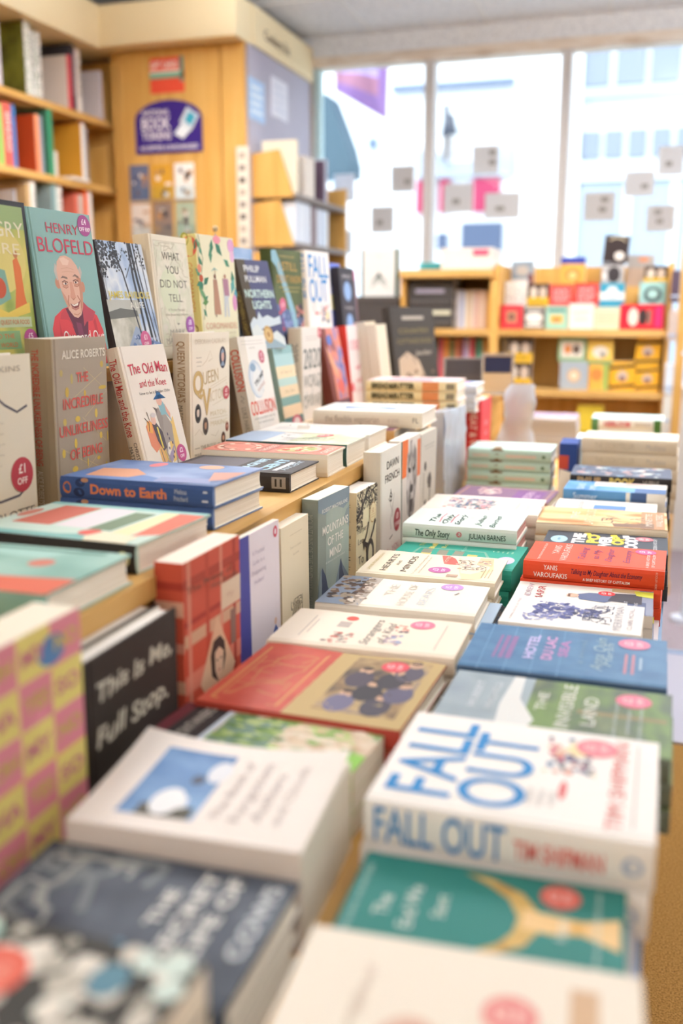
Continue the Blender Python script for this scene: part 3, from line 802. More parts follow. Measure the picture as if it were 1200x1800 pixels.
G(-0.236, z3, -0.140, 0.195, g2, '#5f5a5c', 'grey gift book with a dark blot beneath the black one in the top row', [('r', 0, 0.1, 1, 0.9, '#b4b0ae'), ('e', 0.55, 0.5, 0.3, 0.34, '#3f3a3c'), ('e', 0.15, 0.45, 0.12, 0.15, '#e8e4e0')])
G(-0.236, 0.1955, -0.129, 0.311, g2, '#3a3030', 'black gift book with a white moon standing above all the others', [('e', 0.66, 0.25, 0.2, 0.16, '#efe8e0'), ('l', [(0.2, 0.82), (0.4, 0.92), (0.7, 0.9), (0.85, 0.8)], 0.05, '#d8c8a8')], tilt=-4)
G(-0.131, z3, -0.012, 0.231, g2 + 0.09, '#b9a08c', 'taupe gift book behind the top row at the right', [('r', 0, 0.6, 1, 1, '#a8a09a'), ('e', 0.6, 0.85, 0.2, 0.08, '#d8906a')])
G(-0.052, z3, 0.046, 0.178, g2, '#4f4038', 'small yellow and brown dog gift book at the right of the top row', DOGS)
zl = -0.3598
G(-0.620, zl, -0.510, -0.245, g0, '#4f4038', 'yellow and brown dog gift book in front at the left of the lower shelf', DOGS)
G(-0.620, -0.2445, -0.507, -0.138, g0, '#4f4038', 'yellow and brown dog gift book standing on its twin on the lower shelf', DOGS)
G(-0.383, zl, -0.262, -0.234, g0, '#aab2ba', 'silver grey gift book with a tan disc on the lower shelf', [('e', 0.5, 0.5, 0.24, 0.24, '#d8b48a'), ('e', 0.5, 0.5, 0.12, 0.12, '#efe0c8')])
G(-0.396, -0.2335, -0.275, -0.131, g0, '#8fb080', 'green framed gift book above the silver grey one', [('r', 0.1, 0.15, 0.9, 0.85, '#e9e0d0'), ('e', 0.35, 0.5, 0.14, 0.2, '#d88a50'), ('e', 0.65, 0.5, 0.14, 0.2, '#6a5a50')])
G(-0.258, zl, -0.175, -0.246, g0, '#ecb050', 'orange and yellow gift book leaning low on the lower shelf', [('e', 0.4, 0.6, 0.3, 0.24, '#e88a48'), ('r', 0.7, 0, 1, 1, '#a8b860')])
G(-0.268, -0.2455, -0.160, -0.140, g0, '#efc860', 'yellow gift book with a white dog above the orange one', [('e', 0.5, 0.5, 0.3, 0.25, '#efe8dc'), ('e', 0.6, 0.4, 0.1, 0.1, '#6a6058'), ('r', 0, 0, 1, 0.15, '#7f9a68')])
G(-0.170, zl, -0.062, -0.232, g0, '#e9ae30', 'yellow gift book with slanting black bands left of the tilted pair', YEL)
G(-0.060, zl, 0.038, -0.250, g0, '#e9ae30', 'yellow gift book with slanting black bands at the right end of the lower shelf', YEL)
G(-0.070, -0.247, 0.032, -0.128, g0, '#e9ae30', 'tilted yellow gift book resting on its twin at the right end of the lower shelf', YEL, tilt=-4)
G(-0.301, -0.6198, -0.186, -0.423, g0, '#e8c840', 'bright yellow gift book on the lowest visible shelf', [('r', 0.1, 0.3, 0.9, 0.4, '#b89a30')])
# books and box on top and inside of the left unit
t = thing('white_carton', 'long white carton with a pink corner on top of the left shelf unit', 'carton', (-0.82, 4.6, EYE + 0.165))
q = Mesh(); q.box(-0.115, -0.15, 0.0, 0.115, 0.12, 0.09, '#e6ded6'); q.box(-0.117, -0.152, 0.09, 0.117, 0.122, 0.096, '#efe9e2'); q.box(0.03, -0.1525, 0.06, 0.10, -0.152, 0.088, '#d8607c'); q.build('carton', t)
t = thing('teal_box', 'flat teal box on top of the left shelf unit', 'box', (-0.99, 4.6, EYE + 0.165))
q = Mesh(); q.box(-0.05, -0.13, 0, 0.05, 0.1, 0.032, '#3f9298'); q.box(-0.051, -0.131, 0.022, 0.051, 0.101, 0.034, '#4ba0a4'); q.build('box', t)
t = thing('highlight_globe', 'pale globe imitating a bright highlight at the right end of the left unit top', 'ornament', (-0.71, 4.5, EYE + 0.165))
q = Mesh()  # pale globe put in for the white highlight by the carton
for i in range(6):
    a, b = -1.3 + i * 0.45, -1.3 + (i + 1) * 0.45
    q.tube((0, 0, 0.022 + 0.02 * math.sin(a)), (0, 0, 0.022 + 0.02 * math.sin(b)), 0.02 * math.cos(a), '#dfe6ea', 12, 0.02 * math.cos(b))
q.build('globe', t)
def spine_in(x, w, h, z, col, note, group, y=4.47):
    r = make_book('paperback_book', note, 0.13, h, w - 0.0008, col, hard=False, pages=PAGEW, group=group)
    # spine towards -Y : local x -> +Y, y -> up, z -> +X  (x cross y = +X)
    r.matrix_world = Matrix(((0, 0, 1, x), (1, 0, 0, y), (0, 1, 0, EYE + z), (0, 0, 0, 1)))
x = -0.866
for i, (w, c, nm) in enumerate(((0.022, '#d8d4da', 'pale grey'), (0.016, '#a9b0cc', 'periwinkle'), (0.012, '#e6e0da', 'white'), (0.020, '#cfb89a', 'tan'), (0.016, '#dfd0c4', 'beige'), (0.014, '#d9b0a4', 'dusty pink'), (0.020, '#e4c8b4', 'peach'), (0.014, '#efd8c8', 'cream pink'), (0.012, '#e2b890', 'light orange'), (0.036, '#e9b040', 'amber'))):
    spine_in(x, w, 0.172 - 0.003 * (i % 3), -0.095, c, '%s spine, %s from the left on the upper shelf of the left unit' % (nm, ('first', 'second', 'third', 'fourth', 'fifth', 'sixth', 'seventh', 'eighth', 'ninth', 'tenth')[i]), 'paperbacks on the upper shelf of the left unit'); x += w
x = -0.955
for i, (w, c, nm) in enumerate(((0.012, '#4a6a60', 'dark green'), (0.022, '#c05a6a', 'rose'), (0.030, '#d0884a', 'orange'), (0.022, '#6a7a50', 'moss green'), (0.022, '#c07a5a', 'terracotta'), (0.020, '#9a5a50', 'brick'), (0.020, '#b0a0cc', 'lilac'), (0.012, '#d8b8c4', 'pale pink'), (0.022, '#c84a5a', 'crimson'), (0.022, '#4a8a74', 'sea green'), (0.016, '#7aa890', 'light green'), (0.018, '#d8a050', 'ochre'))):
    spine_in(x, w, 0.215 + 0.004 * (i % 3), -0.36, c, '%s spine, %s from the left on the lower shelf of the left unit' % (nm, ('first', 'second', 'third', 'fourth', 'fifth', 'sixth', 'seventh', 'eighth', 'ninth', 'tenth', 'eleventh', 'twelfth')[i]), 'paperbacks on the lower shelf of the left unit'); x += w
# navy and cream narrow book next to them
t = spine_in(-0.645, 0.03, 0.22, -0.36, '#d8c8a8', 'narrow cream book with a navy top between the two shelf units', 'odd books')
# dark coffee table books piled in the left unit
BLK = '#4a4644'
z = -0.0948
for i, (h, c, lbl) in enumerate(((0.048, BLK, None), (0.046, '#4f4b4a', '#d9d4b8'), (0.05, '#464241', None), (0.046, '#514d4b', '#a9a4b8'), (0.03, '#45413f', None))):
    r = make_book('coffee_table_book', '%s charcoal coffee table book in the dark pile on the left unit' % ('bottom', 'second from bottom', 'third from bottom', 'fourth from bottom', 'topmost')[i], 0.24, 0.205, h - 0.0006, c, pages=PAGEG,
        sp=[('r', 0.15, 0.3, 0.95 if i == 1 else 0.8, 0.7, lbl)] if lbl else [('r', 0.05 + 0.06 * k, 0.35, 0.08 + 0.06 * k, 0.6, '#6f6a66') for k in range(15)], group='dark pile of coffee table books')
    lay_flat(r, -0.872, 4.43, z + h - 0.0006, h - 0.0006); z += h
t = thing('display_plinth', 'dark charcoal plinth beside the left unit, under the upright white picture book', 'plinth', (-1.24, 4.5, 0))
q = Mesh(); q.box(-0.14, -0.12, 0, 0.12, 0.14, EYE + 0.03, flat('#4f4a48', 0.6)); q.build('body', t)
q = Mesh(); q.box(-0.145, -0.125, EYE + 0.03, 0.125, 0.145, EYE + 0.048, flat('#5a5553', 0.5)); q.build('top', t)
# white picture book standing in front of the window
t = make_book('picture_book', 'white picture book with a dark pyramid drawing standing upright in front of the window', 0.180, 0.215, 0.03, '#e4e2de', spine='#2f6a58', art=[('r', 0, 0, 0.06, 1, '#1c3c34'), ('r', 0.91, 0, 1, 1, '#1f4a3c'), ('p', [(0.48, 0.5), (0.22, 0.14), (0.48, 0.3), (0.74, 0.14)], '#b9bdb8'), ('p', [(0.48, 0.52), (0.38, 0.36), (0.48, 0.4), (0.56, 0.36)], '#3c4442'), ('t', 'ICE', 0.48, 0.83, 0.05, '#b8b6b2', {}), ('l', [(0.3, 0.3), (0.48, 0.5), (0.68, 0.28)], 0.03, '#6a7472')])
t.matrix_world = Matrix(((1, 0, 0, -1.305), (0, 0, -1, 4.45), (0, 1, 0, EYE + 0.0485), (0, 0, 0, 1)))
# wooden post and white card spinner at the right end
t = thing('wooden_post', 'narrow wooden post beside the right end of the gift book shelf unit', 'post', (0.115, 4.4, 0))
q = Mesh(); q.box(-0.018, -0.03, 0, 0.018, 0.03, EYE + 0.42, WOODV); q.box(-0.024, -0.036, 0, 0.024, 0.036, 0.06, WOODV); q.build('post', t)
t = thing('card_spinner', 'white wire card spinner at the right edge by the wooden post', 'spinner', (0.19, 4.0, 0))
q = Mesh(); q.tube((0, 0, 0), (0, 0, 0.03), 0.05, '#dfe6f2', 24); q.build('base', t)
q = Mesh(); q.tube((0, 0, 0.03), (0, 0, EYE + 0.5), 0.012, '#dfe6f2'); q.build('pole', t)
for k, z in enumerate((-0.18, 0.0, 0.2)):
    q = Mesh(); q.box(-0.08, -0.008, EYE + z, 0.10, 0.0, EYE + z + 0.012, '#cdd9ee'); q.tube((-0.065, -0.004, EYE + z), (-0.06, -0.004, EYE + z + 0.3), 0.007, '#cdd9ee'); q.build('rack', t)
for k, (z, c, nm) in enumerate(((-0.36, '#dfe8f4', 'pale blue'), (-0.50, '#e8e4da', 'cream'), (-0.14, '#c8b4a8', 'pinkish brown'), (0.02, '#5a4a58', 'plum'))):
    t = thing('card_bundle', '%s bundle of cards hanging at the end of the gift book unit' % nm, 'cards', (0.082, 4.385, EYE + z), 'card bundles by the wooden post')
    q = Mesh()
    for j in range(6): q.box(-0.022, -0.03 + 0.004 * j, 0.004 * (j % 3), 0.012, -0.027 + 0.004 * j, 0.125 + 0.004 * (j % 2), c)
    q.box(-0.022, -0.034, 0.02, 0.012, -0.031, 0.03, '#b8c4d8'); q.build('cards', t)

# ---------------------------------------------------------------- books lying in the right-hand row (spines towards the camera)
STK, STW = '#d9536a', '#fbeef0'          # price stickers
PURP = '#b0509a'
TAB, LOW, UPP = -0.50, -0.293, -0.10     # table top, lower step, upper step
def flat_book(name, label, X, Y, ztop, th, L, W, n, base, cover, short=None, group=None, **k):
    T = (ztop - base) / n - 0.0002
    r = make_book(name, label, W, L, T, cover, **k)
    lay_flat(r, X, Y, ztop, T, th)
    if n > 1: stack_under(r, n, T + 0.0002, short, group, seed=int(abs(Y) * 977))
    return r
HB, PB = 'hardback_book', 'paperback_book'
WHT, IV = '#eee7df', '#ece0cf'

flat_book(PB, 'cream book with a pink sticker lying nearest the camera in the right row', 0.027, 0.435, -0.426, 3.0, 0.221, 0.15, 3, TAB, '#ece3d4', 'the cream book nearest the camera', 'pile of the cream book nearest the camera', hard=False,
    art=[('e', 0.32, 0.62, 0.2, 0.1, '#dbb9a6'), ('e', 0.36, 0.6, 0.12, 0.07, '#cfa695'), ('r', 0.12, 0.78, 0.6, 0.8, '#d6cbbb'), ('r', 0.55, 0.12, 0.85, 0.2, '#cfae8c'), ('e', 0.3, 0.2, 0.12, 0.06, '#b9b39c'),
         ('t', 'The Parcel', 0.62, 0.78, 0.035, '#cdb6a8', {}), ('s', ['£2', 'OFF'], 0.62, 0.36, 0.115, '#e08a84', '#f6d8d2')])
GOLD = mottle('gold_foil_print', ['#b98f45', '#cfae68', '#c7a253'], (60, 60, 60), 2, 0.35)
flat_book(HB, 'teal hardback with a golden crescent lying before the thick white and blue one', 0.011, 0.606, -0.455, 1.5, 0.212, 0.121, 2, TAB, '#2f8079', 'the teal hardback with the golden crescent', 'pile of the teal crescent hardback',
    art=[('p', [(0.10, 0.52), (0.14, 0.42), (0.24, 0.34), (0.42, 0.295), (0.62, 0.31), (0.78, 0.37), (0.90, 0.50), (0.92, 0.60), (0.82, 0.50), (0.70, 0.42), (0.52, 0.375), (0.36, 0.385), (0.22, 0.43)], GOLD),
         ('p', [(0.42, 0.36), (0.40, 0.26), (0.44, 0.15), (0.34, 0.02), (0.66, 0.02), (0.58, 0.15), (0.60, 0.27), (0.62, 0.36)], '#e5c28a'), ('r', 0.44, 0.14, 0.57, 0.19, '#d9ac62'),
         ('t', 'The', 0.42, 0.86, 0.055, '#e6efe8', {}), ('t', 'End We', 0.45, 0.76, 0.055, '#e6efe8', {'maxw': 0.5}), ('t', 'Start', 0.5, 0.655, 0.05, '#dfe9df', {}), ('t', 'from', 0.45, 0.22, 0.04, '#dfe9df', {}), ('t', 'MEGAN HUNTER', 0.45, 0.96, 0.022, '#b9d6cf', {'width': 0.8}), ('t', 'a brave and beautiful book', 0.5, 0.10, 0.02, '#cfe3dc', {'width': 0.85}), ('s', ['£2', 'OFF'], 0.80, 0.235, 0.13, '#d8695c', '#f3c4bc')])
BLU = '#2f86c6'
FALLART = [('t', 'FALL', 0.52, 0.835, 0.235, BLU, {'width': 0.80, 'bold': 0.01}), ('t', 'OUT', 0.47, 0.575, 0.235, BLU, {'width': 0.74, 'bold': 0.01}),
     *blots(7, 26, 0.52, 0.22, 0.9, 0.42, 0.05, ['#4c5c74', '#7d6f86', '#c8586a', '#e0cfae', '#6d86a4', '#d8a090', '#3f4656']), ('e', 0.78, 0.3, 0.07, 0.045, '#ecd8a8'), ('e', 0.35, 0.33, 0.09, 0.014, '#d86a6a'),
     ('t', 'A YEAR OF', 0.25, 0.44, 0.018, '#8a8480', {}), ('t', 'POLITICAL', 0.25, 0.40, 0.018, '#8a8480', {}), ('t', 'MAYHEM', 0.25, 0.36, 0.018, '#8a8480', {}), ('t', 'TIM SHIPMAN', 0.5, 0.14, 0.055, '#dc6a62', {'width': 0.86}), ('r', 0.1, 0.075, 0.92, 0.08, '#b0a8a4')]
FALLSP = [('t', 'FALL OUT', 0.275, 0.52, 0.74, BLU, {'width': 0.47, 'bold': 0.01}), ('t', 'TIM SHIPMAN', 0.69, 0.46, 0.38, '#dd6a60', {'width': 0.30, 'bold': 0.02}), ('e', 0.93, 0.5, 0.2, 0.2, '#a9b8d0')]
flat_book(HB, 'thick white hardback with big blue capitals lying on its pile in the right row', 0.028, 0.734, -0.416, -0.9, 0.241, 0.195, 2, TAB, '#f0ebe6', 'the thick white hardback with blue capitals', 'pile of the white and blue hardback',
    art=FALLART + [('s', ['£5', 'OFF'], 0.83, 0.235, 0.1, '#e0848c', '#f3c4c8')], sp=FALLSP)
GRNP = mottle('green_landscape_print', ['#46583a', '#6f8a48', '#4f5d48', '#7f8a5c'], (7, 16, 7), 3, 0.42)
GRYP = mottle('misty_grey_print', ['#7d8b94', '#9aa7ae', '#8794a0'], (10, 10, 10), 2, 0.42)
flat_book(HB, 'hardback with a misty grey and green landscape behind the thick white and blue one', 0.042, 0.905, -0.421, -1.3, 0.24, 0.165, 3, TAB, '#6f786a', 'the grey and green landscape hardback', 'pile of the landscape hardback',
    art=[('r', 0, 0, 1, 0.66, GRNP), ('r', 0, 0.62, 1, 1, GRYP), ('p', [(0, 0.62), (0.3, 0.57), (0.62, 0.66), (1, 0.67), (1, 0.72), (0.5, 0.74), (0, 0.72)], '#d8d9d6'), ('r', 0.5, 0.02, 0.56, 0.4, '#8a7f58'),
         ('t', 'THE', 0.62, 0.56, 0.045, '#e6e6da', {'width': 0.3}), ('t', 'INVISIBLE', 0.6, 0.45, 0.06, '#e6e6da', {'width': 0.72}), ('t', 'LAND', 0.55, 0.345, 0.06, '#e6e6da', {'width': 0.45}), ('t', 'HUBERT', 0.62, 0.86, 0.035, '#d6dde0', {'width': 0.45}), ('t', 'MINGARELLI', 0.62, 0.78, 0.035, '#d6dde0', {'width': 0.45}),
         ('t', 'a novel of the north', 0.45, 0.235, 0.018, '#c9d6cf', {'width': 0.6}), ('t', 'winner', 0.45, 0.18, 0.018, '#c9d6cf', {'width': 0.4}), ('t', 'A modern masterpiece', 0.5, 0.13, 0.018, '#c9d6cf', {'width': 0.75}), ('s', ['£2', 'OFF'], 0.80, 0.165, 0.115, '#d9788c', '#f0c6cc')])
BLUC = mottle('blue_cloth_print', ['#3f6a94', '#4a769e', '#5580a6'], (30, 30, 30), 3, 0.4)
flat_book(HB, 'blue hardback with pale pink title lettering lying behind the green landscape', 0.040, 1.078, -0.418, -0.7, 0.239, 0.170, 3, TAB, BLUC, 'the blue hardback with the pink title', 'pile of the blue hardback', spine='#33506f',
    art=[*[('l', [(0, 0.9 - 0.13 * i), (1, 0.92 - 0.13 * i)], 0.006, '#6d97bc') for i in range(4)], *[('l', [(0.1 + 0.2 * i, 1), (0.12 + 0.2 * i, 0)], 0.005, '#5b88b0') for i in range(5)],
         ('r', 0.25, 0.84, 0.75, 0.855, '#8a6a98'), ('r', 0.25, 0.80, 0.75, 0.825, '#8a6a98'), ('r', 0.25, 0.76, 0.75, 0.79, '#8a6a98'),
         ('t', 'HOTEL', 0.56, 0.675, 0.05, '#c6bce6', {'width': 0.52, 'bold': 0.03}), ('t', 'DU LAC', 0.56, 0.585, 0.05, '#d0a0cc', {'width': 0.5, 'bold': 0.03}), ('t', 'SEA', 0.58, 0.51, 0.045, '#b080b4', {'width': 0.36, 'bold': 0.03}),
         ('t', 'a novel', 0.55, 0.42, 0.03, '#86a4be', {'width': 0.5}), ('t', 'Anna Quin', 0.55, 0.335, 0.06, '#a8c0cc', {'width': 0.7, 'shear': 0.3}), ('t', 'Marsh', 0.55, 0.285, 0.04, '#a8c0cc', {'width': 0.5, 'shear': 0.3}),
         ('r', 0.2, 0.19, 0.6, 0.205, '#b8808c'), ('r', 0.2, 0.155, 0.6, 0.17, '#b8808c'), ('r', 0.3, 0.12, 0.55, 0.132, '#9fb2c4'), ('s', ['£3', 'OFF'], 0.83, 0.165, 0.115, '#d8829c', '#f0cad6')])
NAV = ['#3a3f74', '#5a5f94', '#7e80ae', '#4a4e84']
flat_book(PB, 'white paperback with dark blue ink trees lying between the blue hardback and the portrait cover', 0.010, 1.284, -0.426, -1.6, 0.19, 0.13, 4, TAB, '#efeae4', 'the white paperback with ink trees', 'pile of the ink tree paperback', hard=False,
    art=[*blots(11, 50, 0.3, 0.5, 0.85, 0.8, 0.07, NAV), *blots(12, 30, 0.42, 0.3, 0.72, 0.52, 0.05, NAV + ['#2f3050']), *scrawl(13, 26, 0.25, 0.22, 0.9, 0.42, 0.012, '#3a3c5c'), *blots(14, 14, 0.15, 0.6, 0.4, 0.85, 0.05, ['#8a8cb8', '#a6a8cc']),
         ('t', 'MERRYMAN', 0.5, 0.17, 0.06, '#b4aeb2', {'width': 0.86}), ('t', 'CLAIRE MCFALL', 0.52, 0.085, 0.035, '#a89aa0', {'width': 0.8}), ('t', 'A SMALL BOOK OF TREES', 0.5, 0.93, 0.018, '#b09aa0', {'width': 0.8})])
flat_book(PB, 'paperback with a man in a dark jacket, between the ink tree and red orange books', 0.026, 1.421, -0.441, -0.3, 0.209, 0.13, 3, TAB, '#e9e2da', 'the portrait paperback', 'pile of the portrait paperback', hard=False,
    art=[('r', 0, 0, 1, 0.12, '#8a90a4'), ('r', 0, 0.05, 0.5, 0.18, '#566080'), ('r', 0, 0.16, 0.34, 0.76, '#38343c'), *blots(15, 30, 0.02, 0.2, 0.3, 0.74, 0.05, ['#c8453f', '#5a6f8a', '#dcc8a0', '#a8405a']),
         ('p', [(0.42, 0.52), (0.62, 0.55), (0.72, 0.46), (0.74, 0.30), (0.5, 0.26), (0.36, 0.34)], '#5d6a8c'), ('p', [(0.45, 0.32), (0.78, 0.28), (0.82, 0.08), (0.4, 0.08)], '#3a3a44'),
         ('e', 0.56, 0.575, 0.075, 0.045, '#d9ae96'), ('p', [(0.5, 0.61), (0.62, 0.61), (0.64, 0.57), (0.6, 0.595), (0.5, 0.59)], '#6a4c3c'), ('r', 0.85, 0.1, 1.0, 0.3, '#c8b088'), ('p', [(0.7, 0.0), (0.95, 0.0), (0.95, 0.14), (0.75, 0.12)], '#d0d04a'),
         ('t', 'ANDREW', 0.55, 0.90, 0.045, '#b8a0b0', {'width': 0.75}), ('t', 'MARR', 0.55, 0.815, 0.055, '#b5484c', {'width': 0.62}),
         ('t', 'A SHORT', 0.3, 0.26, 0.025, '#d9d6dc', {}), ('t', 'BOOK ABOUT', 0.3, 0.19, 0.025, '#d9d6dc', {}), ('t', 'PAINTING', 0.32, 0.12, 0.025, '#d9d6dc', {}), ('s', ['£3', 'OFF'], 0.74, 0.335, 0.1, '#d2383c', '#f6e0dc')])
ORG = '#e8512e'
flat_book(HB, 'bright red orange hardback with dark handwritten spine title in the right row', 0.042, 1.557, -0.408, -1.6, 0.222, 0.142, 3, TAB, ORG, 'the bright red orange hardback', 'pile of the red orange hardback',
    art=[('t', 'YANIS', 0.62, 0.80, 0.05, '#f6dcd0', {'width': 0.42}), ('t', 'VAROUFAKIS', 0.52, 0.725, 0.05, '#f6dcd0', {'width': 0.82}), ('t', 'THE INTERNATIONAL BESTSELLER', 0.5, 0.90, 0.016, '#f6d8cc', {'width': 0.8}),
         *[('t', s, 0.55, v, 0.05, '#7d3f72', {'width': w, 'shear': 0.35}) for s, v, w in (('Talking', 0.60, 0.6), ('to My', 0.50, 0.45), ('Daughter', 0.405, 0.62), ('Economy', 0.275, 0.62))],
         ('t', 'A BRIEF HISTORY', 0.42, 0.125, 0.022, '#f6e0d8', {'width': 0.66}), ('t', 'OF CAPITALISM', 0.42, 0.085, 0.022, '#f6e0d8', {'width': 0.6}), ('s', ['£3', 'OFF'], 0.82, 0.15, 0.12, '#c8588c', '#f4d4e0')],
    sp=[('t', 'YANIS', 0.20, 0.72, 0.26, '#f9ece4', {'width': 0.10, 'bold': 0.01}), ('t', 'VAROUFAKIS', 0.20, 0.30, 0.26, '#f9ece4', {'width': 0.245, 'bold': 0.01}), ('t', 'Talking to My Daughter About the Economy', 0.60, 0.62, 0.27, '#4a2848', {'width': 0.50, 'shear': 0.3, 'bold': 0.01}),
        ('t', 'A BRIEF HISTORY OF CAPITALISM', 0.60, 0.22, 0.15, '#f9ece4', {'width': 0.33, 'bold': 0.01}), ('t', 'BODLEY HEAD', 0.945, 0.45, 0.1, '#f2c8b8', {'rot': -1.5708, 'maxw': 9})])
flat_book(HB, 'charcoal hardback with white and yellow capitals just behind the red orange one', 0.049, 1.703, -0.417, -0.3, 0.216, 0.136, 3, TAB, '#3f444e', 'the charcoal hardback with yellow capitals', 'pile of the charcoal capitals hardback',
    art=[('e', 0.5, 0.88, 0.2, 0.07, '#a9d0e2'), ('t', 'NEW', 0.5, 0.88, 0.025, '#4a6a80', {}),
         *[('t', s, u, v, 0.09, c, {'width': w, 'bold': 0.06}) for s, u, v, w, c in (('THE', 0.6, 0.72, 0.6, '#f0ece8'), ('PO', 0.62, 0.60, 0.5, '#f4d04a'), ('WER', 0.45, 0.50, 0.75, '#f0ece8'), ('OF', 0.58, 0.40, 0.45, '#e8c83c'), ('FOOD', 0.45, 0.29, 0.8, '#f0e6ee'))],
         *[('p', [(a, b), (a + 0.16, b + 0.02), (a + 0.14, b + 0.07), (a - 0.02, b + 0.06)], c) for a, b, c in ((0.1, 0.72, '#e8c8d8'), (0.82, 0.62, '#f0d040'), (0.8, 0.4, '#f0d040'), (0.08, 0.42, '#d8c0e0'), (0.8, 0.3, '#ece6ea'))],
         ('t', 'MODERN HISTORY', 0.5, 0.1, 0.03, '#e6e6ea', {'width': 0.7}), ('s', ['£4', 'OFF'], 0.78, 0.19, 0.12, '#e07a86', '#f6dcd8')])
SUN = mottle('orange_dusk_print', ['#d48a48', '#e8b478', '#efc896', '#c4783c'], (14, 5, 14), 3, 0.4)
flat_book(HB, 'hardback with an orange dusk landscape and cream spine in the right row', 0.049, 1.843, -0.404, 0.0, 0.24, 0.16, 4, TAB, '#ead9bd', 'the orange dusk hardback', 'pile of the orange dusk hardback', spine='#e8dcc4',
    art=[('r', 0, 0, 1, 1, SUN), ('r', 0, 0.02, 1, 0.2, '#b98a64'), ('p', [(0.02, 0.4), (0.2, 0.42), (0.24, 0.25), (0.3, 0.1), (0.02, 0.1)], '#8a6a54'), *scrawl(16, 14, 0.1, 0.1, 0.6, 0.5, 0.02, '#7d6454'),
         ('t', 'THE', 0.55, 0.72, 0.06, '#f4e6cc', {'width': 0.4}), ('t', 'LAST HOURS', 0.5, 0.6, 0.07, '#f0dcb8', {'width': 0.85}), ('t', 'MINETTE', 0.5, 0.14, 0.05, '#eee2d2', {'width': 0.7}), ('t', 'WALTERS', 0.5, 0.06, 0.05, '#eee2d2', {'width': 0.7})])
flat_book(PB, 'thin white paperback just in front of the blue and white seaside one', 0.030, 2.012, -0.412, -1.0, 0.205, 0.125, 4, TAB, '#efe9e0', 'the thin white paperback', 'pile of the thin white paperback', hard=False,
    art=[('r', 0.1, 0.3, 0.6, 0.62, '#5f86b8'), ('t', 'BLUE DOOR', 0.5, 0.75, 0.05, '#58606c', {'width': 0.7})], sp=[('r', 0.28, 0.1, 0.62, 0.9, '#5a86ba')])
SEA = mottle('blue_sea_print', ['#3f78b0', '#5a92c4', '#76a8d0'], (12, 12, 12), 2, 0.4)
flat_book(PB, 'blue and white seaside paperback lying behind the thin white one', 0.048, 2.142, -0.392, -2.0, 0.215, 0.115, 4, TAB, '#e9e6e0', 'the seaside paperback', 'pile of the seaside paperback', hard=False, spine=SEA,
    art=[('r', 0, 0.3, 1, 1, SEA), ('r', 0.55, 0, 1, 0.72, '#e6dfd8'), ('p', [(0.62, 0.45), (0.95, 0.4), (0.9, 0.12), (0.7, 0.2)], '#d9a8a0'), ('r', 0.0, 0.0, 0.5, 0.3, '#54709c'), ('t', 'ISLAND', 0.4, 0.84, 0.07, '#dce8f2', {'width': 0.6}), ('t', 'SUMMERS', 0.3, 0.72, 0.06, '#dce8f2', {'width': 0.5})],
    sp=[('t', 'Summer', 0.22, 0.5, 0.5, '#dfeaf4', {'width': 0.24}), ('r', 0.62, 0, 0.66, 1, '#e8e2d4'), ('r', 0.67, 0, 0.82, 1, '#46608c'), ('r', 0.82, 0, 1, 1, '#ece8e0')])
flat_book(HB, 'dark hardback with gold BOOK lettering on its black spine under the beige ones', 0.062, 2.266, -0.379, 0.0, 0.224, 0.15, 4, TAB, '#5f6678', 'the black and gold spined hardback', 'pile of the black and gold spine hardback', spine='#2d2a2a',
    art=[*blots(17, 24, 0.05, 0.1, 0.95, 0.95, 0.12, ['#8a93a4', '#a9a7a8', '#7f9ab0', '#c8a098', '#d9e2dc', '#4f5a70'])],
    sp=[('t', 'PHILIP PULLMAN', 0.22, 0.30, 0.16, '#c9a06a', {'width': 0.28}), ('t', 'PHILIP', 0.19, 0.66, 0.42, '#d8ab74', {'width': 0.23, 'bold': 0.03}), ('t', 'BOOK', 0.52, 0.55, 0.62, '#d6c06a', {'width': 0.25, 'bold': 0.03}), ('t', 'LA BELLE', 0.80, 0.70, 0.2, '#c9bdb0', {'width': 0.15}), ('t', 'SAUVAGE', 0.80, 0.34, 0.24, '#c9bdb0', {'width': 0.18})])
flat_book(HB, 'beige hardback with faint spine lettering topping the far right pile', 0.075, 2.475, -0.320, -2.0, 0.228, 0.15, 5, TAB, '#e6d8c4', 'the beige hardback', 'pile of the beige hardback', spine='#dccdb4',
    sp=[('t', 'THE STORYTELLER', 0.35, 0.5, 0.4, '#c4b49a', {'width': 0.42}), ('t', 'Modiano', 0.78, 0.5, 0.4, '#b9b0a8', {'width': 0.2})], art=[('t', 'THE STORYTELLER', 0.5, 0.6, 0.08, '#d8c8b0', {'width': 0.8}), ('e', 0.5, 0.3, 0.3, 0.14, '#dfcfba')])
flat_book(HB, 'white and green hardback with a red spine title, far behind the beige pile', 0.050, 3.10, -0.338, 0.0, 0.215, 0.155, 5, TAB, '#dbe9e4', 'the white and green hardback', 'pile of the white and green hardback', spine='#e9eae4',
    art=[('r', 0, 0, 1, 1, '#cfe6e0'), ('e', 0.5, 0.5, 0.3, 0.2, '#e8f2ee')], sp=[('r', 0, 0, 0.1, 1, '#5a8a58'), ('r', 0.86, 0, 0.96, 1, '#4f7a3c'), ('t', 'HEIRLOOM', 0.36, 0.5, 0.5, '#c8505c', {'width': 0.36, 'bold': 0.04}), ('r', 0.6, 0.3, 0.84, 0.7, '#cfcac0')])
# a bluish white cover peeping out behind the beige pile
flat_book(PB, 'pale blue white booklet poking out behind the left corner of the beige pile', -0.02, 2.66, -0.345, 0, 0.16, 0.12, 4, TAB, '#d8e6ea', 'the pale blue white booklet', 'pile of pale blue white booklets', hard=False)

